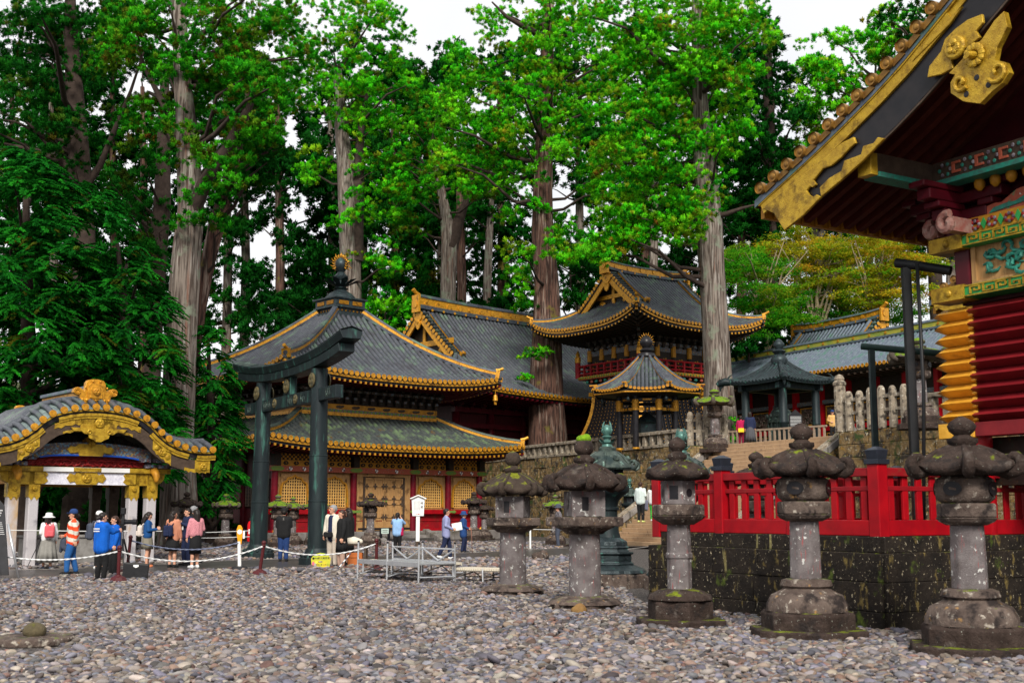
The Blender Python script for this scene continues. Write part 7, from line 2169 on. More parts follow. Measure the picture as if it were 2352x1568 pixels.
rbag('backpack', 'navy backpack worn by the woman in the salmon tan jacket', 'backpack', 'tan', (0, -.24, 1.10), (.30, .19, .36), CNAVY, 'back')
rbag('shoulder_bag', 'black bag at the side of the woman in pink lace', 'bag', 'pink', (.24, .0, 1.06), (.10, .14, .34), CBLK)
rbag('shoulder_bag', 'red bag hanging from the shoulder of the woman raising a camera', 'bag', 'photo', (.20, -.02, .92), (.13, .12, .34), CMAG)
rbag('waist_pouch', 'black pouch at the waist of the man in the ivory jacket', 'bag', 'ivory', (0, .21, .90), (.30, .12, .16), CBLK, pocket=False)
rbag('shoulder_bag', 'bright yellow bag of the woman in the crimson top', 'bag', 'crim', (.02, -.22, .86), (.34, .12, .26), mat('yellow bag', (.75, .52, .02)), pocket=False)
jk = MB()
q0 = [(-.30, .10, .98), (-.26, .20, .90), (-.24, .22, .74), (-.27, .12, .66)]
for a, b in zip(q0[:-1], q0[1:]): capsule(jk, a, b, .10, .09)
capsule(jk, (-.22, .25, .88), (-.16, .30, .62), .08, .05); capsule(jk, (-.32, .02, .90), (-.33, .0, .64), .07, .05)
jo = fused('folded_jacket', jk, CSLATE, None, .02, 2); jo.matrix_world = P['stripe']['M'] @ Matrix.Scale(1.0, 4) @ Matrix.Translation((.52, -.02, .0)); tag(jo, 'bundled slate jacket over the arm of the woman in stripes', 'jacket')
jo2 = MB(); capsule(jo2, (-.2, .1, .95), (-.2, .12, .6), .06, .05); capsule(jo2, (-.25, .1, .9), (-.27, .1, .62), .05, .04)
jo = fused('carried_cardigan', jo2, cloth('grey lilac', (.16, .16, .22)), None, .02, 2); jo.matrix_world = P['mint']['M'] @ Matrix.Translation((.43, .05, -.05)); tag(jo, 'grey cardigan hanging from the hand of the person on the lower stairs', 'cardigan')
def flat(name, label, cat, k, c, d, m, rx=0.0):
    o = obj(name, MB().box((0, 0, 0), d), m, bevel=.006)
    o.matrix_world = P[k]['M'] @ Matrix.Translation(c) @ Matrix.Rotation(R(rx), 4, 'X')
    return tag(o, label, cat)
flat('phone', 'dark phone in the hands of the woman in the blue blouse', 'phone', 'phone', (0, .38, 1.24), (.075, .012, .15), PLBLK, 40)
flat('paper_map', 'white paper sheet held out by the person in the lavender shirt', 'paper', 'walk', (.12, .36, 1.10), (.03, .34, .26), WHITE, 10)
flat('camera', 'small black camera held up by the woman in the light blue shirt', 'camera', 'photo', (0, .30, 1.54), (.13, .06, .09), PLBLK)
flat('name_card', 'white card on the chest of the man in the navy suit', 'card', 'man', (-.02, .175, 1.12), (.09, .01, .12), WHITE)
w_ = P['cane']['arm'][1][2]
ce = P['cane']['M'] @ (w_ + Vector((0, .07, 0))); 
tag(obj('walking_cane', MB().tube([ce + Vector((-.06, 0, .03)), ce + Vector((0, 0, .05)), ce + Vector((.05, 0, .0)), Vector((ce.x + .10, ce.y, .0))], [.016, .016, .014, .011], 8), mat('cane wood', (.30, .14, .10)), smooth=True), 'thin brown cane held by the elderly woman in the blue coat', 'cane')
w_ = P['hat']['arm'][0][2]; hp = P['hat']['M'] @ w_
tag(obj('hiking_pole', MB().tube([hp + Vector((.05, 0, .1)), Vector((hp.x - .35, hp.y - .1, .0))], .012, 6), PLBLK), 'thin dark pole beside the woman in the bucket hat', 'pole')
bk_ = MB()
for r_, z_ in ((0, 1.30), (1, 1.24)):
    for i in range(5): bk_.box((-.10 + .05 * i, -.166, z_), (.036, .006, .03))
lo = obj('back_print', bk_, WHITE, P['blue1']['t'])
bc_ = MB()
for i in range(3): bc_.box((-.012 + .014 * i, -.148, 1.36), (.007, .006, .12))
obj('back_print', bc_, CGR, P['blackj']['t'])
flush()

# ---------------------------------------------------------------- stanchions, ropes, signs, benches, camera gear
def text_mesh(name, body, size, m, parent, loc, rz=0.0, depth=.004, align='CENTER'):
    cu = bpy.data.curves.new(name, 'FONT'); cu.body = body; cu.size = size; cu.extrude = depth; cu.align_x = align; cu.align_y = 'CENTER'
    o = bpy.data.objects.new(name, cu); C.objects.link(o)
    dg = bpy.context.evaluated_depsgraph_get()
    me = bpy.data.meshes.new_from_object(o.evaluated_get(dg))
    bpy.data.objects.remove(o); bpy.data.curves.remove(cu)
    me.materials.clear(); me.materials.append(m)
    q = link(name, me, parent, loc)
    q.rotation_euler = (R(90), 0, rz)
    return q
ST = []
def stanchion(label, px, yb, yt, tilt=0.0, base=True):
    p = G(px, yb); H = W(px, yt, p.y).z
    t = thing('rope_stanchion', label, 'stanchion', (p.x, p.y, 0), 0, 'maroon rope stanchions')
    obj('base', MB().lathe([(.20, 0), (.20, .06), (.16, .13), (.09, .16)], 8).lathe([(.09, .15), (.08, .18)], 12), MAROON, t, bevel=.012)
    obj('pole', MB().tube([(0, 0, .1), (tilt * H, 0, H - .07)], .042, 12), MAROON, t, smooth=True, auto=40)
    obj('knob', MB().sphere((tilt * H, 0, H - .02), .058, 12, 8).tube([(tilt * H, 0, H - .1), (tilt * H, 0, H - .06)], .05, 10), MAROON, t, smooth=True)
    ST.append(Vector((p.x + tilt * H * .96, p.y, H - .10)))
stanchion('maroon rope stanchion in front of the women in blue jackets', 271, 1338, 1255)
stanchion('leaning maroon rope stanchion beside the tripod', 291, 1319, 1231, .06)
stanchion('leaning maroon rope stanchion between the white sign pole and the torii', 596, 1323, 1244, .10)
stanchion('maroon rope stanchion behind the aluminium bench', 864, 1313, 1239)
def rope(label, a, b, sag, n=26):
    a, b = Vector(a), Vector(b); pts = []
    for i in range(n + 1):
        f = i / n; q = a.lerp(b, f); q.z -= sag * 4 * f * (1 - f); pts.append(q)
    mb = MB(); L_ = (b - a).length; k = int(L_ / .05)
    def at(f):
        q = a.lerp(b, f); q.z -= sag * 4 * f * (1 - f); return q
    d = (b - a).normalized(); sd = d.cross(Vector((0, 0, 1)))
    for s in (0, math.pi):
        mb.tube([at(i / k) + sd * (.010 * math.cos(i * .9 + s)) + Vector((0, 0, .010 * math.sin(i * .9 + s))) for i in range(k + 1)], .013, 5)
    return tag(obj('barrier_rope', mb, mat('white rope', (.72, .72, .72), (.55, .55, .55), 30, .7) if 'white rope' not in MATS else MATS['white rope'], smooth=True), label, 'rope')
lf = W(-60, 1262, 29.5)
rope('white twisted rope sagging from the left picture edge to the front stanchion', lf, ST[0], .22)
rope('long white twisted rope sagging from the front stanchion to the leaning one by the torii', ST[0], ST[2], .30, 40)
rope('white twisted rope from the leaning stanchion past the sign board to the bench stanchion', ST[2], ST[3], .26, 40)
YP = G(550, 1311)
b_ = tag(thing('x', None, None), None)
bpy.data.objects.remove(b_)
rp2 = rope('bluish chain from the tripod stanchion to the white sign pole', ST[1], Vector((YP.x, YP.y, .78)), .22, 30)
rp2.data.materials[0] = mat('blue grey chain', (.22, .25, .36), (.15, .17, .25), 30, .5, .4)
# thin cords in the shade
for lab, p0, p1 in (('thin white cord strung between the pavilion pillars', W(20, 1217, 34.4), W(372, 1219, 38)), ('thin white upper cord behind the torii lanterns', W(380, 1224, 42), W(600, 1217, 46)), ('thin white lower cord behind the torii lanterns', W(380, 1236, 42), W(600, 1231, 46)), ('thin cord fence before the mossy retaining wall', W(1225, 1215, 56), W(1365, 1216, 54))):
    tag(obj('barrier_rope', MB().tube([p0, p0.lerp(p1, .5) - Vector((0, 0, .02)), p1], .014, 5), WHITE), lab, 'cord')
pw = G(1218, 1266)
tag(obj('cord_post', MB().lathe([(.04, 0), (.04, .95), (.055, .96), (.055, 1.0)], 10), WHITE, loc=(W(1218, 1240, 52).x, 52, 0)), 'short white cord post before the mossy wall', 'post')
t = thing('sign_pole', 'white bollard pole with an orange-yellow sign on a black rubber base', 'sign pole', (YP.x, YP.y, 0))
obj('base', MB().lathe([(.24, 0), (.25, .06), (.20, .12), (.08, .14)], 16), PLBLK, t, smooth=True, auto=40)
obj('pole', MB().tube([(0, 0, .1), (-.035, 0, .80)], .05, 12), WHITE, t, smooth=True, auto=40)
obj('sign_plate', MB().prism([(-.05, .72), (.03, .72), (.06, .95), (.05, 1.15), (-.0, 1.24), (-.07, 1.24), (-.11, 1.12), (-.10, .95)], -.03, .03), YELLO, t, bevel=.012)
obj('sign_face', MB().lathe([(.065, -.004), (.065, .004)], 16), WHITE, t).matrix_local = Matrix.Translation((-.02, -.035, 1.06)) @ Matrix.Rotation(R(90), 4, 'X')
obj('note_card', MB().box((.09, 0, .98), (.05, .02, .2)), WHITE, t)
# green and yellow photo sign
sp0 = G(737, 1307)
t = thing('photo_sign', 'yellow-green arched photo sign board with the shrine name and date', 'sign', (sp0.x, sp0.y, .02), R(4))
t.scale = (.54,) * 3
sw_, sh_2 = .52, .78
arc = [(-.48, .10), (.44, .06), (.50, .52), (.38, .68), (.18, .79), (-.05, .82), (-.28, .76), (-.44, .64), (-.52, .52)]
obj('board', MB().prism(arc, -.02, .02), mat('sign gradient print', (.66, .50, .03), (.36, .46, .04), 1.5, .5, contrast=(.4, .6)), t, bevel=.006)
BKINK = mat('black ink', (.02, .02, .02), None, 4, .6)
text_mesh('sign_text', '\u65e5\u5149\u6771\u7167\u5bae', .125, BKINK, t, (.14, -.026, .54))
text_mesh('sign_text', '\u4e16\u754c\u907a\u7523', .07, BKINK, t, (-.24, -.026, .53))
text_mesh('sign_text', '\u4ee4\u548c 6 \u5e74 10 \u6708 24 \u65e5', .085, mat('brown ink', (.09, .04, .02)), t, (.12, -.026, .20))
cr = MB(); crest(cr, (-.40, -.02, .54), .05); obj('sign_crest', cr, BKINK, t)
obj('date_plaque', MB().box((-.03, -.024, .36), (.20, .008, .06)), mat('plaque brown', (.05, .02, .015)), t, bevel=.01)
text_mesh('sign_text', '\u62dd\u89b3\u8a18\u5ff5', .045, WHITE, t, (-.03, -.034, .36))
db = MB(); db.sphere((-.40, -.024, .26), (.07, .004, .11), 12, 8, 0); db.sphere((-.30, -.026, .20), (.06, .004, .09), 12, 8, 1); db.sphere((-.24, -.024, .33), (.06, .004, .07), 12, 8, 2)
obj('printed_fruit', db, [mat('pink print', (.65, .14, .18)), mat('grey print', (.35, .33, .33)), mat('lemon print', (.70, .70, .08))], t)
for x in (-.35, .3): obj('foot', MB().box((x, .05, .05), (.14, .3, .10)), mat('foot wood', (.25, .13, .05)), t, bevel=.01)
plt = W(772, 1306, 33.6)
tag(obj('photo_platform', MB().box((0, 0, .03), (1.9, .9, .06), 0), mat('platform board', (.16, .06, .04), (.10, .04, .03), 6, .6), loc=(plt.x + .1, 34.6, 0), bevel=.01), 'low reddish board under the couple posing beside the sign', 'platform')
# wooden stool and white cloth behind the couple, striped pole
sl0 = W(815, 1300, 35.6)
t = thing('wooden_stool', 'dark wooden stand with an orange crate below, behind the bench', 'stand', (sl0.x, 35.6, 0))
obj('top', MB().box((0, 0, .66), (.75, .45, .05)), DARKW, t, bevel=.01)
for x in (-.32, .32):
    for y in (-.18, .18): obj('leg', MB().box((x, y, .32), (.06, .06, .63)), DARKW, t)
tag(obj('orange_crate', MB().box((0, 0, .22), (.42, .3, .40)).box((0, -.16, .30), (.3, .02, .05)), mat('orange wood', (.42, .12, .03)), loc=(sl0.x, 35.7, 0), bevel=.015), 'orange crate under the dark wooden stand', 'crate')
cl_ = MB()
for a, b in (((-.28, 0, .74), (.0, .05, .80)), ((0, .05, .8), (.2, 0, .74)), ((-.2, -.12, .72), (.12, -.14, .73))): capsule(cl_, a, b, .09, .08)
o = fused('white_cloth', cl_, CIV, None, .025, 3); o.location = (sl0.x - .05, 35.6, 0); tag(o, 'crumpled ivory cloth lying on the dark wooden stand', 'cloth')
sp1, sp2 = G(771, 1312), W(805, 1270, 34.3)
sm2 = MB()
for k in range(8):
    a, b = sp1.lerp(sp2, k / 8), sp1.lerp(sp2, (k + 1) / 8); sm2.tube([a, b], .018, 6, k % 2)
tag(obj('measuring_pole', sm2, [WHITE, CSLATE]), 'thin black and white banded pole leaning by the couple', 'pole')
flush()
# aluminium bench stand
def bench(label, x0, y0, ang, L, n, H, back, slat=True, w=.55):
    t = thing('folding_bench', label, 'bench', (x0, y0, 0), ang, 'portable benches for group photos')
    if slat:
        sb = MB()
        k = int(L / .055)
        for i in range(k): sb.bx(L * i / k + .006, L * (i + 1) / k - .006, 0, w * .62, H - .05, H)
        sb.bx(0, L, .03, .06, H - .075, H - .051); sb.bx(0, L, w * .56, w * .59, H - .075, H - .051)
        obj('seat', sb, CREAM, t)
    else:
        obj('seat', MB().bx(0, L, 0, w, H - .03, H).bx(-.01, L + .01, -.03, -.001, H - .08, H + .03).bx(-.01, L + .01, w + .001, w + .03, H - .08, H + .03), METAL, t, bevel=.006)
    ww = w * .62 if slat else w
    for i in range(n + 1):
        x = L * i / n
        for y in (0, ww):
            obj('leg', MB().tube([(x, y, H + back), (x + (.03 if y == 0 else -.03), y + (-.03 if y == 0 else .03), 0)], .022, 8), METAL, t, smooth=True, auto=40)
            if back: obj('leg_cap', MB().tube([(x, y, H + back), (x, y, H + back + .04)], .027, 8), PLBLK, t)
        obj('cross_bar', MB().tube([(x, 0, .16), (x, ww, .16)], .018, 6), METAL, t)
    for i in range(n):
        a, b = L * i / n, L * (i + 1) / n; m_ = (a + b) / 2
        br_ = MB()
        br_.tube([(a, .02, .12), (m_, ww / 2, H - .09), (b, .02, .12)], .014, 6); br_.tube([(a, ww, .12), (b, ww, .12)], .014, 6)
        obj('brace', br_, METAL if not slat else DARKW, t)
        if back:
            tb2 = MB().tube([(a, ww, H + back * .72), (b, ww, H + back * .72)], .02, 8).tube([(a, ww, H + back * .74), (m_, ww, H + .03), (b, ww, H + back * .72)], .022, 8)
            obj('back_rail', tb2, METAL, t, smooth=True, auto=40)
    return t
q0 = G(826, 1328); q1 = G(1075 - 2, 1347 - 0)
e0, e1 = W(829, 1300, q0.y), None
pA = G(822, 1330); pB = G(962, 1343)
d_ = pB - pA
bench('aluminium step bench with open truss back rail on the gravel', pA.x, pA.y, math.atan2(d_.y, d_.x), d_.length, 2, .46, .42, False, .95)
pA = G(834, 1321); pB = G(1040, 1331); d_ = pB - pA
bench('long low slatted cream bench behind the aluminium one', pA.x, pA.y, math.atan2(d_.y, d_.x), d_.length, 3, .40, 0)
pA = G(1042, 1338); pB = G(1176, 1342); d_ = pB - pA
bench('short slatted cream bench ending behind the leftmost foreground lantern', pA.x, pA.y, math.atan2(d_.y, d_.x), d_.length, 2, .34, 0, True, .9)
# white notice post
np_ = G(959, 1256)
t = thing('notice_post', 'white square notice post with a small gabled board before the hall doors', 'notice board', (np_.x, np_.y, 0), R(8))
obj('post', MB().box((0, 0, 1.15), (.17, .17, 1.9)), WHITE, t, bevel=.01)
obj('post_foot', MB().box((0, 0, .12), (.19, .19, .3)), DARKW, t, bevel=.01)
hN = W(959, 1134, np_.y).z
obj('board', MB().prism([(-.26, hN - 1.0), (.26, hN - 1.0), (.30, hN - .22), (0, hN - .10), (-.30, hN - .22)], -.12, -.04), WHITE, t, bevel=.008)
obj('board_roof', MB().sweep([(-.36, -.08, hN - .24), (0, -.08, hN - .08), (.36, -.08, hN - .24)], [(-.14, 0), (.14, 0), (.14, .05), (-.14, .05)], 0), WHITE, t, bevel=.006)
INK = mat('grey ink', (.10, .10, .10), None, 4, .6)
text_mesh('notice_text', '\u7d4c', .12, INK, t, (.17, -.126, hN - .42)); text_mesh('notice_text', '\u8535', .12, INK, t, (.17, -.126, hN - .60))
lm = MB()
for i in range(5):
    x = .07 - .06 * i
    lm.bx(x - .006, x + .006, -.124, -.121, hN - .75 + .03 * (i % 2), hN - .32)
obj('notice_column', lm, INK, t)
text_mesh('notice_text', '\u7acb\u5165\u7981\u6b62', .06, mat('red ink', (.6, .04, .04)), t, (0, -.126, hN - .92))
# low black barrier with a card on the steps
bb0 = W(880, 1215, 67)
t = thing('step_barrier', 'low black barrier frame with a small card at the hall steps', 'barrier', (bb0.x, bb0.y - .4, 0), R(43))
obj('top_rail', MB().bx(-1.6, 1.9, -.05, .05, .62, .74), BLACK, t)
for x in (-.1, .45): obj('upright', MB().bx(x - .06, x + .06, -.05, .05, 0, .619), BLACK, t)
obj('base_rail', MB().bx(-.6, .9, -.08, .08, 0, .10), BLACK, t)
cdo = obj('card', MB().bx(-.12, .38, -.08, -.06, .42, .70), mat('pale green card', (.50, .62, .55)), t)
for i in range(2): obj('card_line', MB().bx(-.05, .30, -.084, -.081, .50 + .09 * i, .53 + .09 * i), INK, cdo)
# fire extinguishers left of the hall
for k, px in enumerate((577, 585)):
    p_ = W(px, 1210, 52)
    t = thing('fire_extinguisher', ('red fire extinguisher beside the left torii post, the left one', 'red fire extinguisher beside the left torii post, half hidden by it')[k], 'fire extinguisher', (p_.x, 52 + k * .2, .35), 0, 'red fire extinguishers')
    obj('cylinder', MB().lathe([(.16, 0), (.17, .05), (.17, .72), (.12, .84), (.05, .88)], 14), mat('extinguisher red', (.60, .01, .015), None, 4, .35) if 'extinguisher red' not in MATS else MATS['extinguisher red'], t, smooth=True, auto=40)
    obj('nozzle', MB().box((0, 0, .94), (.10, .2, .12)).tube([(.1, -.05, .92), (.2, -.08, .7), (.19, -.08, .3)], .02, 6), PLBLK, t)
    obj('tag_plate', MB().box((0, -.172, .42), (.15, .01, .2)), WHITE, t)
# camera on tripod, black box, left-edge sign board
tp = G(277, 1322)
t = thing('camera_tripod', 'black camera tripod with a long lens beside the women in blue jackets', 'tripod', (tp.x, tp.y, 0))
for k in range(3):
    a = R(-60 + 120 * k)
    obj('leg', MB().tube([(.05 * math.cos(a), .05 * math.sin(a), .92), (.22 * math.cos(a), .22 * math.sin(a), .45)], .024, 8).tube([(.22 * math.cos(a), .22 * math.sin(a), .45), (.40 * math.cos(a), .40 * math.sin(a), 0)], .016, 8), [PLBLK], t, smooth=True, auto=40)
obj('centre_column', MB().tube([(0, 0, .5), (0, 0, 1.2)], .026, 10), METAL, t, smooth=True, auto=40)
obj('head', MB().box((0, 0, 1.2), (.13, .13, .12)).tube([(-.05, 0, 1.2), (-.35, -.02, 1.12)], .013, 6), PLBLK, t, bevel=.01)
cbd = obj('camera_body', MB().box((0, 0, 1.35), (.10, .16, .14)).box((0, 0, 1.44), (.07, .07, .05)), PLBLK, t, bevel=.012)
obj('lens', MB().lathe([(.05, 0), (.06, .05), (.055, .18), (.07, .2), (.07, .3)], 16), PLBLK, cbd, smooth=True, auto=40).matrix_local = Matrix.Translation((.05, 0, 1.35)) @ Matrix.Rotation(R(90), 4, 'Y')
obj('flash', MB().box((0, 0, 1.62), (.10, .13, .16)).tube([(0, 0, 1.45), (0, 0, 1.55)], .03, 8), PLBLK, t, bevel=.012)
bx_ = G(311, 1331)
t = thing('equipment_box', 'black equipment box tilted on the gravel beside the tripod', 'box', (bx_.x, bx_.y, 0), R(14))
obj('case', MB().box((0, 0, .20), (.58, .34, .38), rot=Matrix.Rotation(R(5), 3, 'Y')), PLBLK, t, bevel=.02)
obj('sticker', MB().prism([(-.05, .36), (.07, .36), (.07, .32), (.01, .29), (-.05, .32)], -.185, -.178), WHITE, t)
sb0 = G(12, 1332)
t = thing('sandwich_board', 'black information board in an aluminium easel frame at the left edge', 'sign board', (sb0.x + .06, sb0.y, 0), R(12))
obj('panel', MB().prism([(-.85, .12), (.02, .12), (-.17, 1.75), (-.35, 1.95), (-.85, 1.95)], -.02, .02), mat('dark panel', (.03, .03, .032), (.04, .04, .045), 4, .5), t, bevel=.01)
obj('frame_leg', MB().tube([(.26, -.05, 0), (-.07, .0, 1.32)], .03, 8), METAL, t, smooth=True); obj('frame_leg', MB().tube([(-.16, -.10, 0), (-.26, -.03, .45)], .025, 8), METAL, t, smooth=True)
ln2 = MB()
for i in range(3): ln2.bx(-.40 + .01 * i, -.20 - .02 * i, -.03, -.021, 1.62 - .06 * i, 1.65 - .06 * i)
for i in range(7): ln2.bx(-.46, -.20 + .012 * i, -.03, -.021, 1.34 - .045 * i, 1.357 - .045 * i)
obj('panel_print', ln2, mat('pale print', (.45, .45, .45)), t)
# mossy water hydrant stone at the lower left, scattered bigger rocks
hs = G(78, 1478)
tag(obj('stone_slab', MB().lathe([(.50, -.02), (.52, .05), (.48, .08)], 7, jit=.05), STONEB, loc=(hs.x, hs.y, .02), bevel=.02), 'flat dark slab in the gravel under the mossy boulder, lower left', 'slab')
rk = MB().sphere((0, 0, .07), (.14, .12, .095), 16, 10)
for i in range(len(rk.v)):
    x, y, z = rk.v[i]; k = 1 + .08 * math.sin(9 * x + 2) + .06 * math.sin(11 * y) + random.uniform(-.02, .02); rk.v[i] = (x * k, y * k, z * k)
tag(obj('mossy_boulder', rk, mat('mossy rock', (.10, .08, .045), (.06, .05, .028), 9, .9, 0, .5, 30, moss=((.13, .13, .02), .9, 1.1, 9)), loc=(hs.x, hs.y, .08), smooth=True), 'small rounded mossy boulder on the slab at the lower left', 'rock')
for k, (px, py, s_, lab) in enumerate(((1242, 1286, .55, 'brown boulder at the path edge right of the walking pair'), (1330, 1409, .26, 'ochre stone at the foot of the lantern with the moss ball'), (1010, 1257, .3, 'flat stone beyond the path behind the walking person'), (1190, 1400, .12, 'small dark stone by the leftmost foreground lantern'))):
    p_ = G(px, py)
    rk = MB().sphere((0, 0, .2 * s_), (.5 * s_, .4 * s_, .36 * s_), 14, 9)
    for i in range(len(rk.v)):
        x, y, z = rk.v[i]; q = 1 + .12 * math.sin(7 * x / s_ + k) + .1 * math.sin(6 * y / s_ + z * 5 / s_); rk.v[i] = (x * q, y * q, z * q)
    tag(obj('boulder', rk, STONEB if k != 1 else mat('ochre stone', (.26, .15, .05), (.18, .1, .04), 9, .9, 0, .4, 20), loc=(p_.x, p_.y, 0), smooth=True), lab, 'rock')
# little notice on the terrace
np2 = W(1828, 985, 66)
t = thing('information_board', 'black gabled information board under the bronze shelter', 'sign board', (np2.x, np2.y, T))
zt_ = W(1828, 940, 66).z - T
obj('board', MB().prism([(-.36, zt_ - 1.0), (.36, zt_ - 1.0), (.36, zt_ - .32), (0, zt_), (-.36, zt_ - .32)], -.04, .04), BLACK, t)
obj('leg', MB().box((0, .05, (zt_ - .9) / 2), (.1, .08, zt_ - .9)), BLACK, t)
pl2 = MB()
for i in range(7): pl2.bx(-.30, .30, -.05, -.041, zt_ - .42 - .08 * i, zt_ - .39 - .08 * i)
obj('panel_print', pl2, MATS['pale print'], t)
# ---------------------------------------------------------------- trees
LEAFM = mat('maple foliage', (1, 1, 1), None, 3, .7, attr='Col', transl=.55)
trng = np.random.default_rng(2024)
def kites(base, d, L, w, r, out=None):
    """Leaf kites: base point, direction, length, width -> (n,4,3)."""
    n = len(base)
    d = d / (np.linalg.norm(d, axis=1, keepdims=True) + 1e-9)
    q = r.normal(size=(n, 3)); s = np.cross(d, q); s /= (np.linalg.norm(s, axis=1, keepdims=True) + 1e-9)
    L = L[:, None]; w = w[:, None]
    Q = np.stack([base, base + d * L * .5 + s * w, base + d * L, base + d * L * .5 - s * w], 1)
    if out is not None:                      # wind every leaf so that it faces the way its tuft does
        fl = (np.cross(d, s) * out).sum(1) > 0
        Q[fl] = Q[fl][:, ::-1]
    return Q
def unit(a): return a / (np.linalg.norm(a, axis=-1, keepdims=True) + 1e-9)
def tmpl_puff(seed, nt=15, nl=48, lf=1.0):
    r = np.random.default_rng(seed); V = []; K = []; NN = []
    for t in range(nt):
        c = r.normal(size=3); c[2] = abs(c[2]) * .9 - .22; c /= np.linalg.norm(c)
        rad = r.uniform(.50, 1.0)
        c = c * rad * np.array([1, 1, .72])
        out = c / (np.linalg.norm(c) + 1e-6)
        d = out[None] * .60 + np.array([[0, 0, .35]]) + r.normal(0, .62, (nl, 3))
        b = c[None] + r.normal(0, .05, (nl, 3))
        o = unit(unit(b + unit(d) * .2) * .55 + unit(d) * .6 + r.normal(0, .12, (nl, 3))); NN.append(o)
        V.append(kites(b, d, r.uniform(.14, .30, nl) * lf, r.uniform(.024, .042, nl) * lf, r, o)); K += [t] * nl
    return np.concatenate(V), np.array(K), nt, np.concatenate(NN)
def tmpl_spray(seed, nt=11, nl=120):
    """Drooping flat fronds pointing along +x."""
    r = np.random.default_rng(seed); V = []; K = []; NN = []
    for t in range(nt):
        a = r.uniform(-1.0, 1.0); ln = r.uniform(.7, 1.25) * (1 - .3 * abs(a)); z0 = r.uniform(-.18, .25)
        s = r.uniform(.05, 1, nl)
        x = s * ln; sd = r.choice([-1, 1], nl)
        b = np.stack([x * math.cos(a), x * math.sin(a), z0 - .35 * (x ** 2) * r.uniform(.8, 1.2)], 1)
        ang = a + sd * r.uniform(.35, .9, nl)
        d = np.stack([np.cos(ang), np.sin(ang), -.35 - .5 * s + r.normal(0, .22, nl)], 1)
        o = unit(np.array([[.45, 0, .75]]) + unit(d) * .45 + r.normal(0, .15, (nl, 3))); NN.append(o)
        V.append(kites(b, d, r.uniform(.07, .16, nl) * (1.15 - .4 * s), r.uniform(.014, .026, nl), r, o)); K += [t] * nl
    return np.concatenate(V), np.array(K), nt, np.concatenate(NN)
def tmpl_layer(seed, nt=16, nl=26):
    r = np.random.default_rng(seed); V = []; K = []; NN = []
    for t in range(nt):
        a = r.uniform(0, 6.28); rr = math.sqrt(r.uniform(0, 1))
        c = np.array([rr * math.cos(a), rr * math.sin(a), r.normal(0, .09) - .12 * rr])
        b = c[None] + r.normal(0, 1, (nl, 3)) * np.array([[.2, .2, .05]])
        d = r.normal(0, 1, (nl, 3)) * np.array([[1, 1, .4]])
        o = unit(np.array([[0, 0, .9]]) + unit(d) * .5 + r.normal(0, .2, (nl, 3))); NN.append(o)
        V.append(kites(b, d, r.uniform(.08, .17, nl), r.uniform(.03, .05, nl), r, o)); K += [t] * nl
    return np.concatenate(V), np.array(K), nt, np.concatenate(NN)
TM = {'fine': [tmpl_puff(i + 200, 16, 84, .62) for i in range(8)], 'puff': [tmpl_puff(i) for i in range(10)], 'spray': [tmpl_spray(i + 50) for i in range(10)], 'layer': [tmpl_layer(i + 90) for i in range(8)]}
PAL = {  # (colour, weight)
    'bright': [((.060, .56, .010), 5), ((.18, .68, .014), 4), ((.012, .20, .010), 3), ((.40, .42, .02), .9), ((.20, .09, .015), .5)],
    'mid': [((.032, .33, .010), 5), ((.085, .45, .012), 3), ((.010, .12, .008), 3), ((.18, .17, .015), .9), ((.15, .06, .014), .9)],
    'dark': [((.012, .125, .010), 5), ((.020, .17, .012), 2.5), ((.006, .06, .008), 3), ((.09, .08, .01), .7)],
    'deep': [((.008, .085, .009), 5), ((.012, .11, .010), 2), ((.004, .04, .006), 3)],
    'hinoki': [((.010, .135, .012), 5), ((.020, .23, .014), 3), ((.005, .06, .008), 4), ((.12, .11, .01), .5)],
    'maple': [((.05, .34, .012), 5), ((.12, .42, .015), 3), ((.32, .36, .02), 2), ((.025, .20, .01), 2)],
    'autumn': [((.60, .42, .02), 3), ((.52, .24, .02), 1.6), ((.36, .44, .02), 4), ((.10, .34, .012), 3)],
}
GAPS = [(1000, 36, 62, 58), (955, 10, 30, 40), (1890, 10, 110, 62), (1835, 45, 30, 40), (668, 318, 15, 34), (697, 480, 8, 30), (600, 560, 30, 16), (640, 610, 20, 20),
        (285, 215, 8, 18), (240, 285, 12, 8), (330, 195, 7, 12), (420, 55, 5, 20), (625, 120, 10, 12), (770, 330, 5, 40), (712, 500, 5, 40), (1338, 505, 18, 20), (1295, 455, 14, 14), (560, 585, 18, 14),
        (22, 280, 8, 18), (50, 480, 10, 8), (1815, 120, 16, 14), (1060, 60, 20, 26), (975, 130, 14, 40), (575, 480, 20, 12), (545, 680, 10, 40), (1305, 400, 10, 10), (395, 440, 8, 14), (360, 230, 8, 10)]
def in_gap(px, py, m):
    return any(((px - a) / (c + m)) ** 2 + ((py - b) / (d + m)) ** 2 < 1 for a, b, c, d in GAPS)
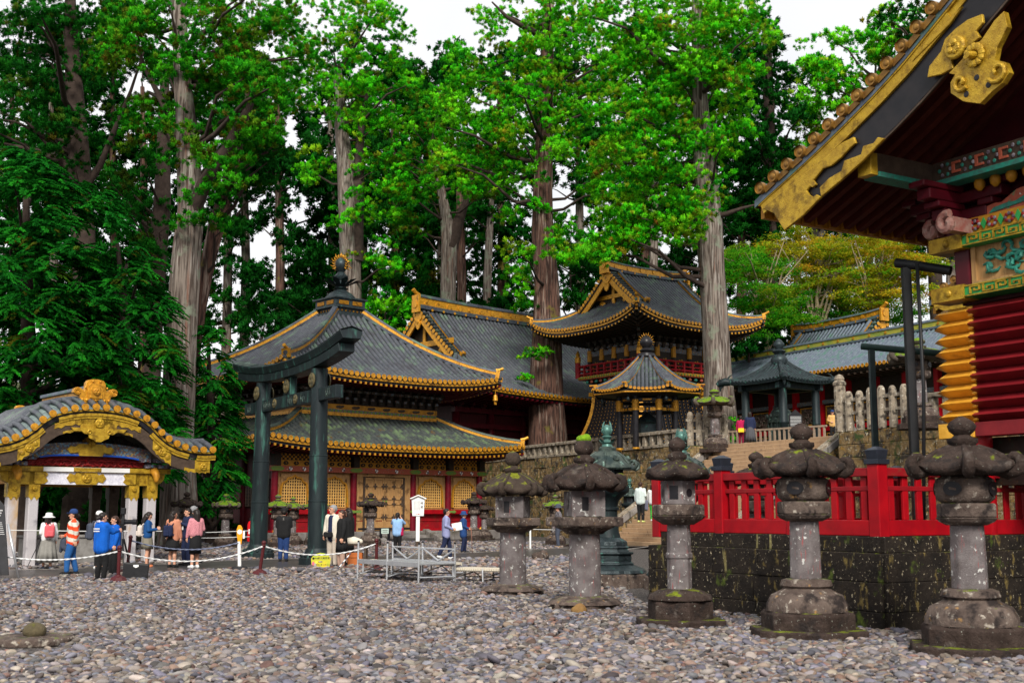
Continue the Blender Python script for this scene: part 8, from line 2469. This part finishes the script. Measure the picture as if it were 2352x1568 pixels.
def crown_mesh(name, clumps, style, pal, parent, sc=1.0, dirs=None):
    cols = np.array([c for c, _ in PAL[pal]]); w = np.array([q for _, q in PAL[pal]]); w = w / w.sum()
    Vs = []; Cs = []; Ns = []
    for i, (p, r_) in enumerate(clumps):
        V, K, nt, NV = TM[style][trng.integers(len(TM[style]))]
        if dirs is not None: a = dirs[i] + trng.normal(0, .35)
        else: a = trng.uniform(0, 6.28)
        ca, sa = math.cos(a), math.sin(a)
        tlt = trng.normal(0, .15)
        Q = V * (r_ * sc)
        X = Q[..., 0] * ca - Q[..., 1] * sa; Y = Q[..., 0] * sa + Q[..., 1] * ca; Z = Q[..., 2] + X * tlt
        Vs.append(np.stack([X + p[0], Y + p[1], Z + p[2]], -1).reshape(-1, 3))
        Ns.append(np.repeat(unit(np.stack([NV[:, 0] * ca - NV[:, 1] * sa, NV[:, 0] * sa + NV[:, 1] * ca, NV[:, 2]], 1)), 4, 0))
        base = cols[trng.choice(len(cols), p=w)] * .45
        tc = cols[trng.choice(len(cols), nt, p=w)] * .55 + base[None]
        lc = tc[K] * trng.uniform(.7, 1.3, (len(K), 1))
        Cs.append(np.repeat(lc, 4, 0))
    V = np.concatenate(Vs); Cc = np.concatenate(Cs)
    me = raw_mesh(name, V, np.arange(len(V)).reshape(-1, 4), Cc, smooth=True, k=4)
    na = me.attributes.new('custom_normal', 'FLOAT_VECTOR', 'POINT'); na.data.foreach_set('vector', np.concatenate(Ns).astype(np.float32).ravel()); me.update()
    me.materials.append(LEAF if style != 'layer' else LEAFM)
    o = link(name, me, parent)
    return o
def trunk_mesh(name, pts, rad, m, parent, twigs=(), n=22, seed=0, flare=True):
    r = random.Random(seed)
    mb = MB()
    # resample
    P = [Vector(p) for p in pts]; Q = []; RR_ = []
    for i in range(len(P) - 1):
        for k in range(6):
            f = k / 6; Q.append(P[i].lerp(P[i + 1], f)); RR_.append(rad[i] + (rad[i + 1] - rad[i]) * f)
    Q.append(P[-1]); RR_.append(rad[-1])
    ph = [r.uniform(0, 6.28) for _ in range(5)]
    vs = []; fs = []
    for i, (p, rr) in enumerate(zip(Q, RR_)):
        h = p.z - Q[0].z
        fl = 1 + (.10 * math.exp(-h / (rr * 1.5 + .3)) if flare else 0)
        for k in range(n):
            a = 2 * math.pi * k / n
            q = rr * fl * (1 + .06 * math.sin(3 * a + ph[0]) + .05 * math.sin(7 * a + ph[1] + h * .15) + .035 * math.sin(11 * a + ph[2] - h * .3) + r.uniform(-.012, .012) + .04 * (fl - 1) * math.sin(5 * a + ph[3]))
            vs.append(p + Vector((q * math.cos(a), q * math.sin(a), 0)))
    for i in range(len(Q) - 1):
        for k in range(n):
            k2 = (k + 1) % n
            fs.append((i * n + k, i * n + k2, (i + 1) * n + k2, (i + 1) * n + k))
    fs.append(tuple((len(Q) - 1) * n + k for k in range(n)))
    mb.add(vs, fs, 0)
    for tw, r0 in twigs:
        mb.tube(tw, [r0 * (1 - .8 * i / (len(tw) - 1)) for i in range(len(tw))], 6, 1, cap=False)
    return obj(name, mb, [m, BARKD], parent, smooth=True, auto=70)
def tree(label, trunk, ell, Y, dY, style='puff', pal='bright', cr=1.05, bark=BARK, cat='tree', name='cedar_tree', group=None, gap=.55, z0=None, twig=.5, extra=(), maxtw=26, seed=1, flare=True, twbark=None):
    """trunk: [(px, py, width_px)] bottom to top at depth Y; ell: [(px, py, rx, ry, n)] foliage masses."""
    tp_ = [W(px, py, Y) for px, py, w in trunk]
    rad = [w * Y / F / 2 for px, py, w in trunk]
    if z0 is not None and tp_[0].z > z0 + .05:
        tp_.insert(0, Vector((tp_[0].x, tp_[0].y, z0))); rad.insert(0, rad[0] * 1.08)
    t = thing(name, label, cat, tuple(tp_[0]), 0, group)
    off_ = tp_[0]
    cl = []
    for (px, py, rx, ry, n) in ell:
        for k in range(n):
            for tr in range(8):
                a = trng.uniform(0, 6.283); q = math.sqrt(trng.uniform(0, 1))
                x, y = px + rx * q * math.cos(a), py + ry * q * math.sin(a)
                yy = Y + trng.normal(0, dY * .5)
                r_ = cr * trng.uniform(.75, 1.25)
                if not in_gap(x, y, gap * r_ * F / yy): break
            else: continue
            p = W(x, y, yy)
            cl.append((np.array(p - off_), r_))
    tw = []
    if len(tp_) > 1:
        order = trng.permutation(len(cl))[:min(maxtw, int(len(cl) * twig) + 1)]
        for i in order:
            c = Vector(cl[i][0])
            # join the trunk a little below the clump
            zt = c.z + off_.z - trng.uniform(.5, 2.5)
            b = None
            for a_, b_ in zip(tp_[:-1], tp_[1:]):
                if min(a_.z, b_.z) <= zt <= max(a_.z, b_.z):
                    b = a_.lerp(b_, (zt - a_.z) / (b_.z - a_.z + 1e-6))
            if b is None: b = tp_[-1] if zt > tp_[-1].z else None
            if b is None: continue
            b = b - off_
            L_ = (c - b).length
            m1 = b.lerp(c, .35) + Vector((0, 0, -.06 * L_ + trng.normal(0, .15))); m2 = b.lerp(c, .7) + Vector((trng.normal(0, .15), trng.normal(0, .15), .04 * L_))
            tw.append(([b, m1, m2, c], min(.30, .05 + .018 * L_) * (1.0 if style != 'layer' else .6)))
    tw += [([Vector(q) - off_ for q in e[0]], e[1]) for e in extra]
    mm = trunk_mesh('trunk', [p - off_ for p in tp_], rad, bark, t, tw, seed=seed, flare=flare)
    if twbark: mm.data.materials[1] = twbark
    dirs = None
    if style == 'spray':
        ax = tp_[0] - off_
        dirs = []
        for p, r_ in cl:
            zt = p[2] + off_.z; b = tp_[-1]
            for a_, b_ in zip(tp_[:-1], tp_[1:]):
                if a_.z <= zt <= b_.z: b = a_.lerp(b_, (zt - a_.z) / (b_.z - a_.z))
            b = b - off_
            dirs.append(math.atan2(p[1] - b.y, p[0] - b.x))
    if cl: crown_mesh('crown', cl, style, pal, t, dirs=dirs)
    return t
CG = 'tall cedars around the courtyard'
# --- left side
tree('big pale grey cedar trunk rising between the pavilion and the torii, forking high up', [(408, 1190, 78), (404, 1000, 73), (412, 800, 72), (425, 600, 66), (437, 480, 60), (430, 330, 52), (418, 180, 40), (410, 20, 34), (405, -120, 18)],
     [(430, 100, 210, 120, 83), (560, 235, 130, 95, 45), (370, 290, 90, 80, 27), (470, 400, 90, 60, 18), (640, 150, 85, 120, 37), (300, 130, 80, 110, 24), (560, 330, 70, 50, 13), (450, 520, 40, 30, 5), (520, 30, 160, 60, 29)], 53, 5, 'fine', 'mid', .82, seed=1, z0=0.2,
     extra=[([W(437, 500, 53), W(470, 420, 52.5), W(520, 340, 52), W(575, 240, 52), (W(600, 120, 52))], .42), ([W(425, 350, 53), W(380, 250, 53), W(330, 150, 53), W(300, 60, 53)], .22)], group=CG)
tree('slender reddish leaning cedar stem just right of the big pale trunk', [(436, 900, 24), (455, 720, 32), (478, 600, 34), (497, 520, 38), (530, 400, 30), (560, 280, 22), (575, 180, 14)], [(520, 500, 50, 50, 8), (560, 420, 70, 40, 10), (600, 330, 40, 60, 8)], 56, 3, 'fine', 'dark', .7, BARKR, seed=2, z0=0.3, group=CG)
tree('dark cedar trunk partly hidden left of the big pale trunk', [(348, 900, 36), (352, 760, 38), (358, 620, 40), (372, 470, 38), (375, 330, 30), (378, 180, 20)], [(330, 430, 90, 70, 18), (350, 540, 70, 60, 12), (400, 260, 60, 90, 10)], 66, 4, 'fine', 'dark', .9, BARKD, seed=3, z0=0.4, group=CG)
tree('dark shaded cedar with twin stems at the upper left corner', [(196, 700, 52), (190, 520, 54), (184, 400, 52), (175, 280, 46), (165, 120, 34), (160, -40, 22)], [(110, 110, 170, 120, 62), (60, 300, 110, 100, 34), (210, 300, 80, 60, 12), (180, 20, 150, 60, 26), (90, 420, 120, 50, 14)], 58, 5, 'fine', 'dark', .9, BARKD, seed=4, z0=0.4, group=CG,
     extra=[([W(188, 420, 58), W(140, 370, 57.5), W(80, 345, 57), W(10, 330, 57)], .25), ([W(190, 440, 58), W(230, 380, 58), W(262, 300, 58), W(300, 210, 58), (W(330, 120, 58))], .2)])
HG = 'drooping cypresses left of the torii'
tree('broad drooping cypress behind the left part of the pavilion', [(70, 1060, 40), (66, 800, 34), (62, 600, 24), (60, 430, 12)], [(60, 410, 70, 60, 30), (170, 480, 90, 60, 34), (60, 480, 90, 70, 41), (85, 610, 120, 90, 83), (100, 740, 160, 100, 133), (110, 880, 190, 100, 159), (110, 1000, 190, 70, 106)], 47, 5, 'spray', 'hinoki', 1.05, BARKD, 'tree', 'cypress_tree', HG, seed=5, z0=0.1, twig=.12)
tree('drooping cypress reaching the big pale trunk above the pavilion roof', [(300, 1080, 34), (296, 860, 28), (285, 700, 18), (270, 560, 9)], [(270, 610, 70, 60, 34), (290, 720, 100, 80, 68), (310, 850, 100, 90, 83), (335, 960, 75, 80, 64), (350, 1060, 50, 60, 30), (220, 900, 60, 90, 38)], 48.5, 4, 'spray', 'hinoki', .95, BARKD, 'tree', 'cypress_tree', HG, seed=6, z0=0.1, twig=.12)
tree('bushy bright cypress between the big pale trunk and the left torii post', [(486, 1200, 22), (484, 1000, 18), (480, 850, 10), (478, 760, 5)], [(478, 790, 34, 40, 19), (482, 880, 52, 70, 48), (488, 990, 62, 80, 70), (482, 1090, 62, 60, 54), (460, 1150, 50, 40, 22)], 56, 2.5, 'spray', 'hinoki', .9, BARKD, 'tree', 'cypress_tree', HG, seed=7, z0=0.2, twig=.12)
# --- behind the sutra hall
tree('pale twin-stemmed cedar directly behind the bronze roof jewel', [(806, 720, 44), (804, 600, 46), (800, 480, 48), (793, 380, 40), (783, 290, 30), (775, 160, 20)], [(790, 110, 150, 115, 62), (770, 240, 80, 60, 16), (860, 210, 90, 110, 32), (740, 400, 40, 90, 9), (860, 490, 95, 60, 20), (880, 340, 80, 90, 22), (880, 600, 80, 40, 10), (900, 60, 50, 50, 12)], 96, 6, 'fine', 'bright', 1.15, seed=8, z0=2,
     extra=[([W(815, 600, 96), W(822, 420, 96), W(828, 300, 96), W(850, 180, 96)], .7)], group=CG)
tree('grey cedar forking into two stems above the temple hall ridge', [(1028, 740, 36), (1030, 640, 36), (1032, 560, 38), (1024, 490, 26), (1010, 420, 18), (990, 340, 12)], [(1000, 300, 85, 90, 34), (960, 420, 75, 70, 20), (1070, 400, 100, 70, 26), (1120, 340, 60, 60, 12), (930, 520, 70, 40, 10)], 104, 5, 'fine', 'mid', 1.2, seed=9, z0=3,
     extra=[([W(1034, 570, 104), W(1052, 510, 104), W(1068, 470, 104), W(1085, 390, 104)], .75)], group=CG)
tree('thin straight cedar stem between the forked cedar and the broad red trunk', [(1118, 740, 17), (1120, 640, 19), (1124, 540, 18), (1128, 450, 14), (1130, 330, 10)], [(1120, 470, 60, 40, 10), (1150, 400, 50, 60, 8)], 116, 4, 'puff', 'dark', 1.3, BARK, seed=10, z0=4, group=CG)
tree('thin cedar stem close behind the forked cedar', [(1060, 740, 22), (1060, 640, 22), (1058, 540, 20), (1055, 430, 14)], [(1040, 500, 40, 40, 6), (1090, 520, 40, 40, 6)], 117, 4, 'puff', 'dark', 1.2, BARKR, seed=11, z0=4, group=CG)
# --- the two great cedars on the terrace
tree('massive red-barked cedar on the terrace between temple hall and drum tower', [(1258, 1030, 84), (1254, 900, 78), (1256, 760, 68), (1255, 640, 56), (1246, 540, 52), (1246, 440, 46), (1250, 320, 40), (1255, 180, 32), (1260, 20, 24), (1262, -120, 14)],
     [(1170, 130, 150, 100, 62), (1100, 250, 130, 90, 56), (1090, 380, 110, 70, 35), (1230, 300, 120, 110, 59), (1330, 120, 130, 110, 62), (1360, 300, 120, 110, 59), (1190, 470, 60, 50, 12), (1240, 30, 170, 60, 40), (1300, 520, 30, 30, 4), (1195, 590, 22, 50, 8), (1195, 690, 14, 60, 8), (1330, 430, 70, 50, 13), (1300, 580, 40, 30, 6)], 89, 6, 'fine', 'bright', 1.08, BARKR, seed=12, z0=T, maxtw=40,
     extra=[([W(1250, 330, 89.0), W(1180, 270, 88.0), W(1100, 230, 87.5)], .25), ([W(1256, 90, 89.0), W(1200, 60, 88.0), W(1165, 40, 87.0), W(1130, 5, 87.0)], .3), ([W(1250, 470, 89.0), W(1210, 462, 87.0), W(1185, 466, 86.0)], .3)], group=CG)
tree('tall grey cedar with straight trunk in front of the drum tower', [(1652, 960, 74), (1648, 860, 64), (1642, 740, 60), (1634, 620, 58), (1628, 520, 62), (1622, 440, 58), (1612, 320, 44), (1604, 180, 32), (1600, 20, 24), (1598, -120, 14)],
     [(1520, 330, 130, 100, 62), (1610, 260, 130, 110, 62), (1560, 130, 130, 90, 54), (1480, 200, 90, 100, 37), (1500, 470, 130, 90, 62), (1430, 525, 90, 45, 32), (1395, 585, 50, 18, 9), (1330, 585, 50, 24, 9), (1600, 440, 80, 60, 21), (1560, 535, 50, 36, 13), (1660, 120, 120, 100, 48), (1620, 30, 180, 60, 48), (1430, 60, 100, 60, 24), (1430, 380, 80, 80, 27), (1680, 60, 120, 60, 21)], 74, 5, 'fine', 'bright', .98, BARK, seed=13, z0=T, maxtw=44,
     extra=[([W(1634, 500, 74), W(1672, 490, 73.5), W(1705, 478, 73), W(1745, 468, 73)], .22)], group=CG)
tree('shaded cedar filling the gap right of the grey trunk', [(1780, 760, 12), (1778, 600, 16), (1770, 420, 22), (1765, 240, 28), (1760, 60, 18)], [(1720, 380, 80, 130, 40), (1760, 230, 90, 110, 34), (1790, 450, 70, 110, 28), (1720, 540, 50, 50, 8), (1750, 110, 80, 60, 16), (1800, 330, 50, 80, 14)], 106, 6, 'puff', 'deep', 1.35, BARKD, seed=14, z0=T, group=CG)
tree('cedar with rounded crown seen above the storehouse eave', [(2000, 640, 10), (2000, 480, 14), (1996, 330, 20), (2010, 180, 18)], [(1880, 140, 60, 50, 16), (1980, 150, 110, 80, 34), (1930, 260, 90, 90, 30), (1890, 370, 70, 80, 20), (2050, 80, 90, 60, 20), (1860, 240, 50, 60, 10), (2020, 260, 80, 80, 14)], 109, 5, 'puff', 'bright', 1.3, BARKD, seed=15, z0=T, group=CG)
tree('dark cedar at the right edge behind the storehouse roof', [(2140, 500, 30), (2140, 300, 26), (2140, 60, 18)], [(2110, 60, 80, 60, 20), (2120, 160, 70, 60, 14)], 100, 5, 'puff', 'dark', 1.1, BARKD, seed=16, z0=T + 2, group=CG)
# shoots on the red trunk
tree('small bushy cedar shoots growing out of the lower red-barked trunk', [(1246, 830, 3), (1232, 826, 3), (1222, 824, 2)], [(1222, 818, 24, 16, 9), (1206, 875, 12, 16, 6), (1238, 810, 16, 8, 3)], 86.8, .6, 'puff', 'bright', .5, BARKD, 'shrub', 'cedar_shoot', seed=17, flare=False, twig=0)
# --- maples and understory on the right
for (lab, px, el, pal, Y, sd) in (
    ('green maple with layered branches right of the drum tower', 1760, [(1740, 640, 70, 70, 34), (1700, 600, 60, 40, 16), (1790, 700, 70, 50, 24), (1730, 730, 70, 40, 18)], 'maple', 96, 31),
    ('yellow turning maple above the corridor ridge', 1880, [(1840, 560, 80, 40, 22), (1900, 610, 90, 50, 26), (1960, 560, 70, 40, 16), (1860, 660, 60, 30, 9)], 'autumn', 99, 32),
    ('orange and yellow maple next to the black gutter post', 2010, [(2010, 600, 80, 50, 24), (2060, 660, 80, 40, 16), (2100, 580, 70, 50, 16), (1980, 670, 60, 40, 10)], 'autumn', 97, 33),
    ('green maple under the storehouse eave behind the yellow ones', 1940, [(1930, 690, 100, 40, 30), (1860, 720, 60, 30, 12), (2060, 720, 60, 30, 10), (1960, 640, 100, 40, 20)], 'maple', 103, 34)):
    st_y = 800
    ex_ = []
    rd = random.Random(sd)
    for k in range(9):
        a = rd.uniform(-1, 1)
        x0 = px + rd.uniform(-15, 15)
        ex_.append(([W(x0, 760 - rd.uniform(0, 40), Y), W(x0 + 20 * a, 690, Y), W(x0 + 55 * a, 630 + rd.uniform(-10, 10), Y - .5), W(x0 + 110 * a, 570 + rd.uniform(-20, 40), Y - 1)], .14))
    tree(lab, [(px, 850, 14), (px + 4, 760, 12), (px - 4, 690, 9), (px + 3, 610, 5)], el, Y, 4, 'layer', pal, 1.35, BARKP, 'tree', 'maple_tree', None, seed=sd, twig=.4, extra=ex_, twbark=BARKP, z0=T + 1)
UG = 'bare cedar trunks on the slope behind the corridor'
for k, (px, w, yb, yt, Y) in enumerate(((1700, 22, 830, 560, 108), (1735, 14, 800, 600, 112), (1775, 16, 790, 560, 110), (1830, 18, 760, 540, 112), (1868, 20, 720, 520, 116), (1500, 20, 640, 470, 106), (1925, 14, 720, 540, 114))):
    tree(('reddish bare trunk right beside the drum tower roof', 'thin bare trunk on the slope, second right of the drum tower', 'thin pale trunk behind the green maple', 'grey trunk above the left end of the pale blue roof', 'grey trunk rising behind the pale blue roof ridge', 'grey trunk showing just above the drum tower ridge', 'thin dark trunk in the yellow maple leaves')[k],
         [(px, yb, w), (px + 2, (yb + yt) / 2, w * .95), (px + 3, yt, w * .8), (px + 4, yt - 90, w * .5)], [(px, yt - 70, 60, 50, 9)], Y, 4, 'puff', 'dark', 1.3, BARKR if k in (0, 2) else BARK, seed=40 + k, z0=T + 1, group=UG)
# --- back rows closing the view
BG = 'dark cedars of the forest behind the halls'
back = [(30, 640, 130), (170, 640, 128), (330, 640, 122), (520, 660, 126), (640, 690, 118), (760, 690, 124), (905, 660, 122), (1010, 640, 128), (1150, 620, 126), (1330, 600, 124), (1480, 560, 128), (1640, 560, 124), (1760, 600, 126), (1880, 560, 132), (2030, 560, 130), (2180, 520, 128), (2330, 500, 130)]
back += [(120, 420, 118), (260, 400, 124), (560, 420, 128), (830, 430, 130), (980, 420, 132)]
words = ['dark forest cedar at the far left edge', 'dark forest cedar behind the left cypresses', 'dark forest cedar behind the big pale trunk', 'dark forest cedar left of the sutra hall roof', 'forest cedar in front of the bright sky gap left of the roof jewel', 'forest cedar just left of the twin-stemmed cedar', 'forest cedar right of the roof jewel', 'forest cedar behind the forked cedar', 'forest cedar above the temple hall ridge', 'forest cedar behind the red-barked trunk', 'forest cedar behind the drum tower roof', 'forest cedar behind the grey trunk', 'forest cedar right of the grey trunk', 'forest cedar behind the yellow maples', 'forest cedar behind the orange maple', 'forest cedar behind the storehouse eave', 'forest cedar hidden beyond the storehouse', 'high dark cedar crown behind the twin stems at upper left', 'high dark cedar crown left of the big pale trunk', 'dark cedar crown between the big pale trunk and the twin-stemmed cedar', 'dark cedar crown just right of the twin-stemmed cedar', 'dark cedar crown left of the red-barked cedar crown']
for k, (px, py, Y) in enumerate(back):
    rd = random.Random(k)
    el = [(px, py, 105, 120, 46), (px + rd.uniform(-30, 30), py - 210, 95, 120, 44), (px + rd.uniform(-30, 30), py - 400, 90, 120, 34)]
    if k in (4,): el = [(px + 20, py - 230, 50, 120, 16), (px + 90, py - 270, 36, 120, 18), (px + 90, py - 60, 36, 70, 12), (px - 70, py - 400, 60, 80, 18), (px - 10, py + 20, 90, 60, 22), (px - 60, py - 90, 50, 80, 16), (px + 10, py - 330, 60, 70, 12), (px + 30, py - 80, 50, 60, 10)]
    if k in (3,): el = [(px + 70, py - 260, 50, 110, 24), (px + 40, py - 380, 60, 80, 18), (px - 30, py + 40, 110, 90, 30), (px - 40, py - 130, 80, 80, 22), (px - 40, py - 330, 80, 80, 14)]
    if 12 <= k < 17: el = [(px, py + 20, 90, 100, 26), (px, py - 160, 70, 90, 14)]
    if k >= 17: el = [(px, py, 80, 150, 44), (px + 10, py - 230, 80, 130, 34)]
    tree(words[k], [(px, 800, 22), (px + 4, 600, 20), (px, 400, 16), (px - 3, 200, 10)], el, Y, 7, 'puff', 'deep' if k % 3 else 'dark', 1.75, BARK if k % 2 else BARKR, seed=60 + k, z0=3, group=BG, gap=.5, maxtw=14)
# low dark shrubs that close the foot of the forest
SG = 'dark shrubs at the foot of the forest'
for k, (px, py, Y, rx, ry, n, lab) in enumerate(((600, 780, 100, 90, 60, 22, 'dark shrub left behind the sutra hall roof'), (700, 720, 104, 60, 50, 16, 'dark shrub under the sky gap beside the roof jewel'), (885, 730, 98, 60, 50, 16, 'green shrub just right of the bronze roof jewel'), (960, 700, 112, 60, 40, 12, 'dark shrub behind the end of the temple hall ridge'), (1150, 720, 112, 80, 40, 16, 'dark shrub above the temple hall ridge'), (20, 1130, 60, 90, 80, 26, 'dark shrub seen through the pavilion at the far left'), (150, 1150, 62, 90, 70, 26, 'dark shrub seen through the pavilion behind its basin'), (280, 1160, 60, 80, 60, 24, 'dark shrub seen between the right pavilion pillars'), (400, 1160, 64, 70, 80, 24, 'dark shrub behind the shaded stone lantern'), (540, 930, 78, 60, 120, 30, 'dark shrub left of the sutra hall wall'), (470, 1180, 66, 60, 40, 12, 'dark shrub behind the mossy lantern by the torii'), (1310, 620, 100, 60, 50, 12, 'dark shrub left of the drum tower gable'), (1690, 985, 68.5, 16, 36, 6, 'small green shrub at the foot of the grey cedar'), (1720, 800, 96, 60, 40, 14, 'dark shrub behind the left end of the corridor roof'), (220, 790, 70, 90, 90, 26, 'dark shrub showing over the pavilion ridge ornament'), (1805, 775, 108, 70, 50, 20, 'dark shrub behind the jewel of the bronze shelter'))):
    b = W(px, py, Y)
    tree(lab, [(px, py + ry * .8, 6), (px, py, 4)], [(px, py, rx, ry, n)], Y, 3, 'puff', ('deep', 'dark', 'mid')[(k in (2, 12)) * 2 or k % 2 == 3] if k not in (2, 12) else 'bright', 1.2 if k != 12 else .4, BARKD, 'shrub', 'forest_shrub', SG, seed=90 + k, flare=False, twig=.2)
